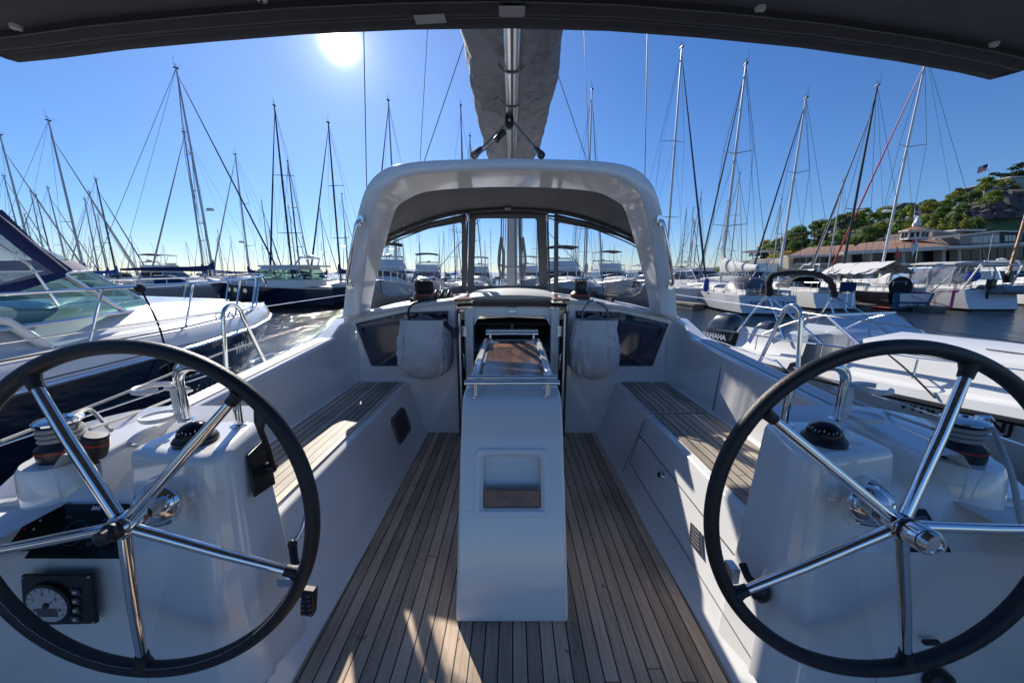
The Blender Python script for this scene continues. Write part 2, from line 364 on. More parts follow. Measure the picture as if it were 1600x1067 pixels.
# cockpit sides: riser, bench, backrest, coaming
def ztop(y): return .828 + (y - 1.36) * .074
for s in (-1, 1):
    def prof(y):
        z = ztop(y); k = max(0, (1.6 - y)) * .03
        return [(.765 + k, -.03), (.752 + k, .004), (.775 + k, .035), (.80 + k, .07), (.902, .435), (.915, .468), (.945, .483), (1.325, .483), (1.352, .492), (1.362, .52), (1.378, z - .10), (1.372, z - .02), (1.386, z), (1.497, z + .008), (1.515, z - .012), (1.62, .66), (1.88, .61)]
    b = MB().mat(GEL); b.loft([[V((s * x, y, z)) for x, z in prof(y)] for y in (1.08, 1.3, 1.7, 2.2, 2.64, 2.70)], closed=False)
    b.loft([[V((s * x, y, z)) for x, z in prof(y)[:9]] for y in (2.70, 3.0)], closed=False)
    b.loft([[V((s * x, y, z)) for x, z in prof(max(y, 1.0))[:4]] for y in (-1.2, 1.1)], closed=False)
    b.build('coaming', parent=Y, bevel=.006)
    b = MB().mat(GEL2); b.loft([[V((s * x, y, ztop(y) + .0055 + (x - 1.4) * .07)) for x in (1.408, 1.478)] for y in (1.45, 1.8, 2.2, 2.60)], closed=False); b.build('nonskid_strip', parent=Y)
    b = MB().mat(TEAKSEAT)
    def pad(y0, y1, x0, x1):
        b.prism([V((s * x0, y0, .484)), V((s * x1, y0, .484)), V((s * x1, y1, .484)), V((s * x0, y1, .484))], (0, 0, .009))
    if s < 0: pad(1.12, 2.93, .948, 1.322)
    else: pad(2.28, 2.93, .948, 1.322); pad(1.12, 2.22, .948, 1.322)
    b.build('seat_slats', parent=Y)
# seams, hatch, latch and vent in the cockpit sides
def riser(px, py, s, off=.003):             # a point on the sloping face of a bench
    q = V((s * .80, 0, .07)); n = V((-s * .365, 0, .102)).normalized()
    return P(px, py, plane=(q - n * 0, n)) + n * off
L_ = [riser(x, y, 1) for x, y in ((981, 660), (1035, 720), (1110, 792))]
def rp(y, f): return V((.80 + .102 * f - .002, y, .07 + .365 * f))
b = MB().mat(GREYP); b.tube([rp(2.24, .70), rp(1.0, .70)], .0026, 6); b.tube([rp(2.24, .70), rp(2.24, .16)], .002, 6); b.tube([rp(2.24, .16), rp(2.0, .14), rp(1.0, .14)], .002, 6)
b.tube([V((.935, 2.25, .486)), V((1.33, 2.25, .486))], .003, 6); b.tube([V((1.355, 2.25, .50)), V((1.378, 2.25, ztop(2.25) - .1)), V((1.384, 2.25, ztop(2.25)))], .003, 6)
b.tube([V((.775, 2.25, .055)), V((.902, 2.25, .437)), V((.935, 2.25, .486))], .0022, 6)
b.build('locker_seam', parent=Y)
n_r = V((-.365, 0, .102)).normalized()
b = MB().mat(CHROME); c = riser(1036, 743, 1); b.lathe([(.001, .02), (.016, .018), (.02, .0), (.02, -.01)], c, n_r, 18); lt = b.build('locker_latch', parent=Y)
b = MB().mat(BLACK).box(c + n_r * .024, (.012, .006, .03)); b.build('latch_handle', parent=lt)
b = MB().mat(ALU); q = [riser(x, y, 1, .003) for x, y in ((1080, 815), (1097, 832), (1099, 872), (1078, 846))]; b.prism(q, n_r * .001); pl = b.build('builder_plate', parent=Y)
b = MB().mat(GREYP)
for k in range(5):
    a1 = q[0].lerp(q[3], .15 + .17 * k); a2 = q[1].lerp(q[2], .15 + .17 * k); b.tube([a1.lerp(a2, .15) + n_r * .002, a1.lerp(a2, .8) + n_r * .002], .0012, 4)
b.build('plate_text', parent=pl)
n_l = V((.365, 0, .102)).normalized(); c = riser(626, 664, -1, .002); u = V((0, 1, 0)); vv = n_l.cross(u).normalized()
b = MB().mat(GREYP); b.loft([rrect(c, u, vv, .30, .21, .05), rrect(c + n_l * .014, u, vv, .29, .20, .05), rrect(c + n_l * .012, u, vv, .24, .15, .035), rrect(c + n_l * .003, u, vv, .235, .145, .035)], cap=False)
vt = b.build('locker_vent', parent=Y); b = MB().mat(BLACK); b.prism(rrect(c + n_l * .004, u, vv, .235, .145, .035), n_l * .001); b.build('vent_panel', parent=vt)

# bulkhead with the side windows and the companionway
BY = 2.98
for s in (-1, 1):
    def M(px, py, y=BY): p = P(px, py, y=y); return V((p.x * -s if True else 0, p.y, p.z)) if False else V((s * abs(p.x), p.y, p.z))
    b = MB().mat(GEL)
    outline = [M(546, 499), M(557, 520), V((s * 1.34, BY, .5)), V((s * 1.34, BY, -.02)), V((s * .47, BY, -.02)), M(712, 474), M(712, 471), M(690, 472), M(640, 478), M(600, 487)]
    b.prism(outline, (0, .09, 0))
    # outboard facet sloping from the bulkhead out and aft to the coaming
    a0, a1 = V((s * 1.40, BY + .05, 1.04)), V((s * 1.36, BY, .483))
    for (y, xi, zt) in (): pass
    b.loft([[V((s * 1.33, BY + .02, .48)), V((s * 1.34, BY + .02, .80)), V((s * 1.36, BY + .03, 1.05)), V((s * 1.52, BY + .05, 1.03)), V((s * 1.66, BY + .05, .62))],
            [V((s * 1.356, BY - .14, .48)), V((s * 1.376, BY - .14, .80)), V((s * 1.41, BY - .12, 1.00)), V((s * 1.52, BY - .12, .98)), V((s * 1.66, BY - .12, .62))],
            [V((s * 1.360, 2.66, .48)), V((s * 1.378, 2.66, .82)), V((s * 1.388, 2.66, ztop(2.66) + .002)), V((s * 1.51, 2.66, ztop(2.66) + .005)), V((s * 1.66, 2.66, .60))]], closed=False)
    b.build('bulkhead', parent=Y, bevel=.012, seg=3)
    # window in the bulkhead
    wp = [P(556, 506, y=BY - .008), P(632, 489, y=BY - .008), P(700, 486, y=BY - .008), P(694, 571, y=BY - .008), P(581, 571, y=BY - .008)]
    wp = [V((s * abs(p.x), p.y, p.z)) for p in wp]
    b = MB().mat(BLUEWIN); b.prism(wp, (0, .012, 0)); wn = b.build('bulkhead_window', parent=Y)
    b = MB().mat(GREYP); b.tube(wp, .006, 6, loop=True); b.build('window_gasket', parent=wn)
    # coachroof shoulder over the bulkhead
    b = MB().mat(GEL2)
    sh = [(1.42, 1.045), (1.2, 1.10), (.9, 1.15), (.50, 1.195), (.44, 1.195)]
    b.loft([[V((s * x, BY - .03, z - .03)), V((s * x, BY - .035, z)), V((s * x, BY + .02, z + .012)), V((s * x, BY + 1.0, z + .02)), V((s * x, BY + 1.0, z - .1))] for x, z in sh], closed=True)
    b.build('coachroof_edge', parent=Y, bevel=.006)
    # companionway jamb, hinges and the folded door
    b = MB().mat(GEL); b.box((s * .37, BY + .05, .56), (.075, .10, 1.12)); b.build('door_jamb', parent=Y, bevel=.008)
    b = MB().mat(GREYP); b.box((s * .455, BY - .03, .56), (.012, .15, 1.10)); b.mat(ALU).box((s * .438, BY - .03, .56), (.018, .11, 1.06)); dd = b.build('folded_door', parent=Y, bevel=.003)
    b = MB().mat(CHROME)
    for z in (.35, .93): b.box((s * .405, BY - .008, z), (.035, .008, .09)); b.cyl((s * .42, BY - .013, z - .045), (s * .42, BY - .013, z + .045), .006)
    b.build('hinge', parent=dd)
    b = MB().mat(CHROME); b.tube([(s * .425, BY - .1, .62), (s * .40, BY - .12, .63), (s * .40, BY - .12, .75), (s * .425, BY - .1, .76)], .006, 8); b.build('door_handle', parent=dd)
    b = MB().mat(VARN); b.box((s * .40, BY + .0, 1.205), (.13, .30, .02)); b.build('teak_step', parent=Y, bevel=.004)
b = MB().mat(GEL)
b.box((0, BY + .07, 1.09), (.70, .06, .07)); b.prism([V((-.33, BY + .04, 1.055)), V((-.33, BY + .04, .97)), V((-.28, BY + .04, 1.055))], (0, .05, 0)); b.prism([V((.33, BY + .04, 1.055)), V((.33, BY + .04, .97)), V((.28, BY + .04, 1.055))], (0, .05, 0))
b.build('door_header', parent=Y, bevel=.004)
b = MB().mat(BLACK); b.box((0, BY + .11, 1.155), (.68, .12, .045)); b.build('hatch_gap', parent=Y)
b = MB().mat(GEL2); b.loft([[V((x, BY + .10, 1.185 + z * .2)), V((x, BY + .07, 1.21 + z)), V((x, BY + .15, 1.235 + z)), V((x, BY + .95, 1.245 + z))] for x, z in [(q / 10 * .37, .022 * (1 - (q / 10) ** 2)) for q in range(-10, 11)]], closed=False); b.build('sliding_hatch', parent=Y)
b = MB().mat(CHROME); b.box((0, BY + .03, 1.095), (.07, .012, .02)); b.build('hatch_latch', parent=Y, bevel=.003)
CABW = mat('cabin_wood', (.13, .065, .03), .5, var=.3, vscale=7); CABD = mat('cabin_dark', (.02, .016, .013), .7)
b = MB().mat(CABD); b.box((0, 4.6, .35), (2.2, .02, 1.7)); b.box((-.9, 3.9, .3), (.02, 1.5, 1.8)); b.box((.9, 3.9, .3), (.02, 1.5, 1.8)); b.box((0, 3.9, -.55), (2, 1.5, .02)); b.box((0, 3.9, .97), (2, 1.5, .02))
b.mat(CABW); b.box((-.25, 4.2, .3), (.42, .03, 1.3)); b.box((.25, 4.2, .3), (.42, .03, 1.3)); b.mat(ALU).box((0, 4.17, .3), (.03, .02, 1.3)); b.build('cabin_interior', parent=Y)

# dodger arch
def archpt(px, py, y): return P(px, py, y=y)
LO = [(533, 497), (537, 455), (543, 410), (551, 360), (560, 320), (570, 292), (584, 273), (604, 260), (632, 253), (672, 249), (735, 247), (797, 246)]
LI = [(563, 492), (567, 450), (572, 410), (580, 360), (590, 316), (599, 300), (609, 290), (624, 281), (646, 275), (680, 271), (738, 268), (797, 267)]
def mir(L): return L + [(1594 - x, y) for x, y in L[::-1][1:]]
LO, LI = mir(LO), mir(LI)
def cm2(L): return [(q.x, q.y) for q in catmull([V((x, y, 0)) for x, y in L], 4)]
LO, LI = cm2(LO), cm2(LI)
secs = []
for k, ((ox, oy), (ix, iy)) in enumerate(zip(LO, LI)):
    t = min(1, max(0, (497 - oy) / 230)); yb = lerp(2.80, 2.62, smooth(t)); o = P(ox, oy, y=yb); i = P(ix, iy, y=yb)
    d = (o - i); ce = (o + i) / 2
    n = V((-(o.x) * .25, 1, .0)).normalized(); dep = lerp(.20, .34, t)
    of = o + V((0, dep, 0)) - d * .1; inf = i + V((0, dep, 0)) - d * .35 * t
    secs.append([i.lerp(o, .04) , i.lerp(o, .5) + V((0, -.012, 0)), o - d * .08, o + V((0, .05, 0)), of, inf, i + V((0, .035, 0))])
b = MB().mat(GEL); b.loft(secs); b.build('dodger_arch', parent=Y, smooth_=50, bevel=.012, seg=3)
for s in (-1, 1):
    px = lambda x: x if s < 0 else 1594 - x
    b = MB().mat(CHROME); p0, p1 = P(px(563), 345, y=2.60), P(px(546), 445, y=2.68); d = (p1 - p0).normalized(); of = V((0, -.055, 0))
    b.tube([p0, p0 + of * .7 + d * .01, p0 + of + d * .04, p1 + of - d * .04, p1 + of * .7 - d * .01, p1], .0125, 12)
    g = b.build('arch_handrail', parent=Y)
    b = MB().mat(CHROME)
    for p in (p0, p1): b.loft([rrect(p + V((0, -.004, 0)), (1, 0, 0), (0, 0, 1), .04, .075, .019), rrect(p + V((0, .02, 0)), (1, 0, 0), (0, 0, 1), .04, .075, .019)])
    b.build('rail_foot', parent=g)
    c = P(px(676), 279, y=2.78) ; c.z = P(px(676), 279, y=2.78).z
    b = MB().mat(CHROME); b.lathe([(.001, -.004), (.036, -.006), (.045, .0), (.045, .02)], c, (0, .1, 1)); dl = b.build('downlight', parent=Y)
    b = MB().mat(SEATGEL); b.lathe([(.001, -.009), (.026, -.008), (.028, 0)], c, (0, .1, 1)); b.build('lens', parent=dl)

# spray hood canvas: visor from the arch to the windscreen, and the framed clear windows
def WS(px, py, off=0.0): return P(px, py, y=3.62 + (py - 330) / 130 * .25 - .20 * ((px - 797) / 200) ** 2 - off)
A_ = [(592, 372), (594, 350), (600, 322), (607, 304), (621, 288), (650, 279), (700, 274), (750, 271), (797, 270)]
B_ = [(590, 383), (596, 378), (606, 372), (618, 366), (640, 357), (672, 345), (710, 335), (752, 330), (797, 328)]
A_, B_ = mir(A_), mir(B_); A_, B_ = cm2(A_), cm2(B_)
b = MB().mat(CANVAS); rows = []
for t in [k / 6 for k in range(7)]:
    r = []
    for (ax, ay), (bx, by) in zip(A_, B_):
        pa = P(ax, ay, y=2.90 if ay < 300 else 2.86); pb = WS(bx, by, -.01); p = pa.lerp(pb, t); p.z += .05 * math.sin(math.pi * t); r.append(p)
    rows.append(r)
b.loft(rows, closed=False); vis = b.build('hood_canvas', parent=Y, smooth_=80)
b = MB().mat(CANVASH)
b.tube([WS(x, y, .03) + V((0, 0, .004)) for x, y in B_], .016, 8); b.tube([WS(x, y + 6, .02) for x, y in B_], .01, 8)
b.tube([WS(x, y + 11 if abs(x - 797) > 60 else y + 8, .015) for x, y in B_], .006, 8)
b.build('hood_hem', parent=vis)
def frame_pane(outer, inner, name):
    # resample both loops about the pane's centre
    cx = sum(p[0] for p in inner) / len(inner); cy = sum(p[1] for p in inner) / len(inner)
    def rs(poly, a):
        dx, dy = math.cos(a), math.sin(a); best = None
        for i in range(len(poly)):
            x1, y1 = poly[i]; x2, y2 = poly[(i + 1) % len(poly)]
            ex, ey = x2 - x1, y2 - y1; den = dx * ey - dy * ex
            if abs(den) < 1e-9: continue
            t = ((x1 - cx) * ey - (y1 - cy) * ex) / den; u_ = ((x1 - cx) * dy - (y1 - cy) * dx) / den
            if t > 0 and -1e-6 <= u_ <= 1 + 1e-6 and (best is None or t < best): best = t
        return (cx + dx * best, cy + dy * best)
    N = 96; angs = sorted([2 * math.pi * k / N for k in range(N)] + [math.atan2(y - cy, x - cx) % (2 * math.pi) for x, y in outer + inner])
    O = [rs(outer, a) for a in angs]; I = [rs(inner, a) for a in angs]
    b = MB().mat(CANVAS); b.loft([[WS(*p) for p in O], [WS(*p, .012) for p in O], [WS(*p, .012) for p in I], [WS(*p) for p in I]], cap=False, loop=True)
    fr = b.build('window_panel', parent=Y, smooth_=30)
    b = MB().mat(PVC); b.add([WS(*p, .004) for p in I], [tuple(range(len(I)))]); b.build('clear_window', parent=fr, smooth_=80)
    b = MB().mat(GREYP); b.tube([WS(*p, .014) for p in I], .0035, 5, loop=True); b.build('window_binding', parent=fr)
def rnd(poly, r=7, n=4):
    o = []
    for i in range(len(poly)):
        a = V((*poly[i - 1], 0)); c = V((*poly[i], 0)); d = V((*poly[(i + 1) % len(poly)], 0)); rr = min(r, (a - c).length * .45, (d - c).length * .45)
        p, q = c + (a - c).normalized() * rr, c + (d - c).normalized() * rr
        for k in range(n + 1):
            t = k / n; z = p * (1 - t) ** 2 + c * 2 * t * (1 - t) + q * t * t; o.append((z.x, z.y))
    return o
for m in (0, 1):
    f = (lambda L: L) if m == 0 else (lambda L: [(1594 - x, y) for x, y in L])
    frame_pane(f([(578, 392), (606, 374), (640, 359), (672, 347), (728, 334), (729, 466), (690, 472), (640, 480), (578, 492), (574, 440)]),
               rnd(f([(589, 381), (622, 371), (665, 358), (722, 347), (722, 449), (680, 456), (640, 462), (606, 464), (592, 456), (585, 441)]), 5), 'side')
frame_pane([(732, 332), (862, 332), (864, 466), (730, 466)], rnd([(743, 341), (838, 341), (843, 447), (740, 447)], 5), 'centre') if False else frame_pane([(733, 330), (797, 328), (853, 330), (857, 466), (730, 466)], rnd([(743, 341), (839, 341), (843, 447), (740, 447)], 5), 'centre')
b = MB().mat(GREYP)
for x0, x1 in ((731, 727), (855, 859)): b.tube([WS(x0, 332, .05), WS(x1, 464, .05)], .011, 10)
b.mat(CHROME).cyl(WS(731, 336, .07), WS(731, 346, .07), .016); b.cyl(WS(855, 336, .07), WS(855, 346, .07), .016)
b.build('hood_frame', parent=Y)
b = MB().mat(CHROME); b.box(WS(793, 327, .06), (.06, .02, .02))
for x, y in ((597, 352), (631, 352), (956, 352), (990, 352)): b.sphere(WS(x, y, .05), .008, n=5)
b.build('fastener', parent=Y)

# cabin-top winches, clutches
def winch(parent, c, r, h, wraps, ax=(0, 0, 1), rope=ROPEW):
    c = V(c); b = MB().mat(BLACK)
    b.lathe([(r * .98, 0), (r, .01), (r, h * .30), (r * .92, h * .34), (r * .78, h * .40), (r * .66, h * .48), (r * .62, h * .62), (r * .66, h * .80), (r * .8, h * .86)], c, ax, 36)
    wv = b.build('winch', parent=parent)
    b = MB().mat(RED); b.lathe([(r * 1.006, h * .225), (r * 1.012, h * .24), (r * 1.006, h * .262)], c, ax, 36); b.build('red_band', parent=wv)
    b = MB().mat(CHROME); b.lathe([(r * .72, h * .84), (r * .88, h * .87), (r * .9, h * .92), (r * .80, h * .96), (r * .45, h * 1.0), (r * .35, h * 1.0), (r * .3, h * .95), (.001, h * .95)], c, ax, 36)
    b.tube([c + V((r * .55, 0, h * .99)), c + V((r * 1.02, -.01, h * 1.0)), c + V((r * 1.0, -.02, h * .93))], r * .13, 8)
    b.build('winch_cap', parent=wv)
    if wraps:
        b = MB().mat(rope)
        for k in range(wraps): b.tube([c + V((math.cos(q) * r * .73, math.sin(q) * r * .73, h * (.42 + .36 * (k + q / 6.283) / wraps))) for q in [2 * math.pi * j / 20 for j in range(21)]], h * .055, 8)
        b.build('rope_wraps', parent=wv)
    return wv
wl = P(664, 480, y=3.08); wr_ = P(906, 480, y=3.08)
winch(Y, (wl.x, wl.y, 1.185), .095, .19, 5, rope=ROPEB); winch(Y, (wr_.x, wr_.y, 1.185), .085, .19, 0)
b = MB().mat(BLACK)
for k in range(3): b.box(P(683 + 10 * k, 468, y=3.25), (.04, .22, .09)); b.tube([P(680 + 10 * k, 462, y=3.14), P(682 + 10 * k, 455, y=3.2), P(684 + 10 * k, 457, y=3.33)], .016, 8)
b.build('rope_clutch', parent=Y, bevel=.008)
b = MB().mat(ROPEW)
for k in range(5): b.tube(catmull([P(690 + 4 * k, 474, y=3.1), P(700 + 3 * k, 465 - k, y=3.3), P(712 + 3 * k, 462, y=3.55), P(728 + 2 * k, 458, y=3.8)]), .007, 6)
for k in range(3): b.tube(catmull([P(880 + 5 * k, 474, y=3.12), P(872 + 4 * k, 466, y=3.4), P(865 + 3 * k, 461, y=3.7)]), .007, 6)
b.build('halyard', parent=Y)

# cockpit table
b = MB().mat(GEL)
def trow(y, z, hw, r=.03): return [V((-hw, y, z)), V((hw, y, z))]
prof_t = [(1.205, .0, .235), (1.225, .06, .233), (1.36, .40, .228), (1.475, .66, .222), (1.52, .755, .218), (1.55, .80, .215), (1.585, .832, .212), (1.63, .848, .21), (2.72, .905, .225)]
secs = []
for y, z, hw in prof_t:
    secs.append([V((-hw, y, z)), V((hw, y, z)), V((hw, max(y, 1.0) if z > .84 else 2.72, 0 if z > .84 else z)), V((-hw, max(y, 1.0) if z > .84 else 2.72, 0 if z > .84 else z))])
# outer body as side silhouette with thickness across
sil = [V((0, y, z)) for y, z, hw in prof_t] + [V((0, 2.75, .88)), V((0, 2.75, 0))]
b.prism([V((-.232, p.y, p.z)) for p in sil], (.464, 0, 0))
tb_ = b
nf = V((0, -(.80 - .06), (1.55 - 1.225))).normalized(); up = V((1, 0, 0)).cross(nf); up = up if up.z > 0 else -up
nc = P(796, 753, plane=(V((0, 1.36, .40)), nf)); nc.x = 0
body = b.build('cockpit_table', parent=Y)
ct = MB().prism(rrect(nc - nf * .09, (1, 0, 0), up, .255, .215, .012), nf * .2).build('cutter', GEL)
bo_ = body.modifiers.new('cut', 'BOOLEAN'); bo_.object = ct; bo_.operation = 'DIFFERENCE'; ct.location = V((0, 0, -WATER)) * 0; bpy.context.view_layer.update()
me_ = bpy.data.meshes.new_from_object(body.evaluated_get(bpy.context.evaluated_depsgraph_get())); body.modifiers.clear(); body.data = me_; bpy.data.objects.remove(ct)
me_.shade_smooth(); me_.set_sharp_from_angle(angle=D2R(38)); q_m = body.modifiers.new('b', 'BEVEL'); q_m.width = .012; q_m.segments = 3; q_m.limit_method = 'ANGLE'; q_m.angle_limit = D2R(50)
# grab niche in the sloping aft face
nf = V((0, -(.80 - .06), (1.55 - 1.225))).normalized(); up = V((1, 0, 0)).cross(nf); up = up if up.z > 0 else -up
nc = P(796, 753, plane=(V((0, 1.36, .40)), nf)); nc.x = 0
pxm = nc.y / 550
b = MB().mat(GEL); W_, H_ = .335, .285
o1 = rrect(nc + nf * .0005, (1, 0, 0), up, W_, H_, .03); o2 = rrect(nc + nf * .010, (1, 0, 0), up, W_ - .008, H_ - .008, .028); o3 = rrect(nc + nf * .010, (1, 0, 0), up, W_ - .05, H_ - .05, .012); o4 = rrect(nc - nf * .004, (1, 0, 0), up, W_ - .082, H_ - .072, .012)
b.loft([o1, o2, o3, o4], cap=False); tf = b.build('locker_frame', parent=Y, bevel=.002)
NICHE = mat('niche_liner', (.55, .55, .56), .5)
b = MB().mat(VARN); b.prism([nc + up * -.107 + V((-.126, 0, 0)) - nf * .012, nc + up * -.107 + V((.126, 0, 0)) - nf * .012, nc + up * -.035 + V((.126, 0, 0)) - nf * .012, nc + up * -.035 + V((-.126, 0, 0)) - nf * .012], -nf * .02); b.build('teak_ledge', parent=tf, bevel=.003)
# folded teak leaves down both sides, inlaid top, crash rails
b = MB().mat(VARN)
for s in (-1, 1):
    b.prism([V((s * .233, 1.66, .80)), V((s * .233, 2.70, .86)), V((s * .233, 2.70, .36)), V((s * .233, 1.60, .36))], (s * .014, 0, 0))
b.build('folded_leaf', parent=Y, bevel=.004)
def tt(x, y, dz=0): return V((x, y, .848 + (y - 1.63) * .0523 + dz))
TEAKTOP = teak('table_teak', (.20, .12, .085), .055, caulk=.02, dark=(.05, .02, .01)); TEAKTOP.node_tree.nodes['Principled BSDF'].inputs['Roughness'].default_value = .13
b = MB().mat(GREYP); b.prism([tt(-.178, 1.72, .001), tt(.178, 1.72, .001), tt(.178, 2.56, .001), tt(-.178, 2.56, .001)], (0, 0, .002))
tp = b.build('top_recess', parent=Y)
b = MB().mat(TEAKTOP); b.prism([tt(-.165, 1.74, .004), tt(.165, 1.74, .004), tt(.165, 2.43, .004), tt(-.165, 2.43, .004)], (0, 0, .006)); b.build('table_top', parent=tp, bevel=.002)
b = MB().mat(VARN); b.prism([tt(-.165, 2.435, .004), tt(.165, 2.435, .004), tt(.155, 2.54, .004), tt(-.155, 2.54, .004)], (0, 0, .007)); b.build('top_fiddle', parent=tp, bevel=.002)
b = MB().mat(GEL)
for x in (-.20, .20): b.prism([tt(x - .018, 1.66, .0), tt(x + .018, 1.66, .0), tt(x + .018, 2.68, .0), tt(x - .018, 2.68, .0)], (0, 0, .018))
b.build('table_rim', parent=Y, bevel=.008)
def rail(pts, posts, nm):
    b = MB().mat(CHROME); b.tube(pts, .0125, 12); r = b.build('table_rail', parent=Y)
    b = MB().mat(CHROME)
    for p, q in posts: b.cyl(p, q, .012); b.lathe([(.02, 0), (.02, .005), (.013, .008)], p, (V(q) - V(p)))
    b.build('rail_post', parent=r)
zz = .90
rail([V((-.225, 1.60, zz)), V((-.215, 1.60, zz)), V((.215, 1.60, zz)), V((.225, 1.60, zz))], [(V((x, 1.595, .83)), V((x, 1.6, zz))) for x in (-.17, .17)], 'a')
rail([V((-.22, 1.655, zz + .01)), V((.22, 1.655, zz + .01))], [(V((x, 1.66, .85)), V((x, 1.655, zz + .01))) for x in (-.17, .17)], 'a')
rail([V((-.20, 2.70, .975)), V((.20, 2.70, .975))], [(V((x, 2.70, .90)), V((x, 2.70, .975))) for x in (-.165, .165)], 'b')
rail([V((-.20, 2.66, .96)), V((.20, 2.66, .96))], [(V((x, 2.66, .90)), V((x, 2.66, .96))) for x in (-.165, .165)], 'b')
b = MB().mat(BLACK); b.prism(rrect(tt(0, 2.615, .003), (1, 0, 0), (0, 1, .05), .2, .05, .02), (0, 0, .004)); b.build('top_latch', parent=Y)

# helm stations
for s in (-1, 1):
    c, n, a, bb = wheel_frame(s)
    # pedestal
    T = [V((s * 1.245, 1.05, .85)), V((s * .945, .985, .85)), V((s * .915, 1.06, .85)), V((s * .975, 1.285, .85)), V((s * 1.245, 1.295, .85))]
    Bt = [V((s * 1.26, .955, -.04)), V((s * .90, .87, -.04)), V((s * .80, .93, -.04)), V((s * .775, 1.14, -.04)), V((s * 1.26, 1.28, -.04))]
    b = MB().mat(GEL); b.loft([Bt, T]); pd = b.build('helm_pedestal', parent=Y, bevel=.03, seg=5)
    pn = (T[1] - T[0]).cross(Bt[1] - T[0]).normalized(); pn = pn if pn.y < 0 else -pn
    # boss, shaft, hub
    foot = c + (-n) * ((c - T[0]).dot(pn) / (n.dot(pn)) if abs(n.dot(pn)) > .1 else .17)
    fo = P(258 if s < 0 else 1347, 782, plane=(T[0], pn))
    ax = (c - fo).normalized()
    b = MB().mat(GEL); b.lathe([(.085, -.01), (.084, .008), (.078, .014)], fo, pn, 40); b.build('boss_pad', parent=pd)
    st = []
    b = MB().mat(CHROME); b.lathe([(.070, .012), (.072, .02), (.066, .026), (.058, .030), (.056, .062), (.046, .074), (.028, .080), (.026, .10), (.024, (c - fo).length)], fo, ax, 40)
    for k in range(3): q = fo + (a * math.cos(k * 2.1 + 1) + bb * math.sin(k * 2.1 + 1)) * .057; b.lathe([(.007, .02), (.007, .034), (.001, .034)], q, ax, 10)
    b.build('steering_boss', parent=pd)
    # wheel
    hubc = c + n * .035
    b = MB().mat(LEATHER); R = .448; ring = [c + (a * math.cos(q) + bb * math.sin(q)) * R for q in [2 * math.pi * k / 120 for k in range(120)]]
    b.tube(ring, .0188, 16, loop=True); ph = .8537 if s < 0 else 1.188; wh = None
    spk = [ph + k * 2 * math.pi / 5 for k in range(5)]
    for q in spk: d = a * math.cos(q) + bb * math.sin(q); b.tube([c + d * (R - .012), c + d * (R - .030) + n * .002, c + d * (R - .048) + n * .004], [.021, .0155, .0145], 12)
    wh = b.build('steering_wheel', parent=Y)
    for q in spk:
        d = a * math.cos(q) + bb * math.sin(q)
        b = MB().mat(CHROME); b.tube([c + d * (R - .045) + n * .004, c + d * .25 + n * .02, hubc + d * .03 + n * .002], [.0115, .013, .0145], 16); b.build('spoke', parent=wh)
    b = MB().mat(CHROME); b.lathe([(.027, -.035), (.031, -.02), (.031, .018), (.026, .026)], hubc, n, 30)
    if s > 0: b.lathe([(.028, .024), (.031, .035), (.031, .07), (.024, .082), (.018, .082), (.017, .078), (.001, .078)], hubc, n, 30); b.mat(BLACK).lathe([(.0315, .024), (.0315, .031)], hubc, n, 30)
    else: b.mat(BLACK).lathe([(.024, .024), (.024, .036), (.018, .040), (.0175, .058), (.012, .062), (.001, .062)], hubc, n, 20)
    b.build('hub', parent=wh)
    b = MB().mat(LBL)
    for k in range(150):
        q = (205 if s < 0 else 190) / 57.3 + k * (2.5 / 150); d = a * math.cos(q) + bb * math.sin(q); b.box(c + d * (R - .0125) + n * .0132, (.0022, .0014, .0022))
    if s < 0: b.build('stitching', parent=wh)
    # compass on top
    cc = P(305 if s < 0 else 1288, 678, z=.875) ; cc.z = .85
    b = MB().mat(BLACK); b.lathe([(.062, 0), (.063, .012), (.056, .022), (.05, .026), (.05, .03)], cc, (0, 0, 1), 36); cp = b.build('compass', parent=pd)
    b = MB().mat(GLOSSB); b.lathe([(.05, .026)] + [(.05 * math.cos(t), .026 + .042 * math.sin(t)) for t in [k * math.pi / 2 / 8 for k in range(1, 8)]] + [(.001, .068)], cc, (0, 0, 1), 36); b.build('compass_dome', parent=cp)
    b = MB().mat(LBL)
    for k in range(24):
        q = 2 * math.pi * k / 24; r0 = .0455 if k % 3 else .0435; t = math.acos(r0 / .0505); p = cc + V((math.cos(q) * r0, math.sin(q) * r0, .0268 + .042 * math.sin(t))); b.box(p, (.002, .002, .005 if k % 3 else .009))
    b.build('compass_card_marks', parent=cp)
    # stainless grab hoops on the pedestal
    px = lambda x: x if s < 0 else 1600 - x
    f1, f2 = P(px(292), 656, z=.85), P(px(374), 664, z=.85)
    top = P(px(320), 572, y=f1.y).z
    up1 = V((0, 0, 1)); hw = (f2 - f1)
    g = [f1, f1 + V((0, 0, .10)), f1 + V((0, 0, top - .85 - .05)), f1 + hw * .12 + V((0, 0, top - .85 - .012)), f1 + hw * .35 + V((0, 0, top - .85)), f1 + hw * .75 + V((0, 0, top - .85 - .01)), f1 + hw * .95 + V((0, 0, top - .85 - .045)), f2 + V((0, 0, .09)), f2]
    b = MB().mat(CHROME); b.tube(catmull(g, 5), .0135, 14)
    g2 = [p + V((s * .04, .03, -.004)) for p in g[:5]] + [p + V((s * .02, .035, -.01)) for p in g[5:]]
    b.tube(catmull(g2[:5] + [g2[5] ], 5), .0125, 14); hp = b.build('grab_hoop', parent=pd)
    b = MB().mat(CHROME)
    for p in (f1, f2): b.lathe([(.028, 0), (.028, .004), (.016, .008)], p, (0, 0, 1), 20)
    b.build('hoop_foot', parent=hp)
    # white cup holder
    b = MB().mat(WHITEP); e = P(px(292), 650, z=.87); e.z = .85
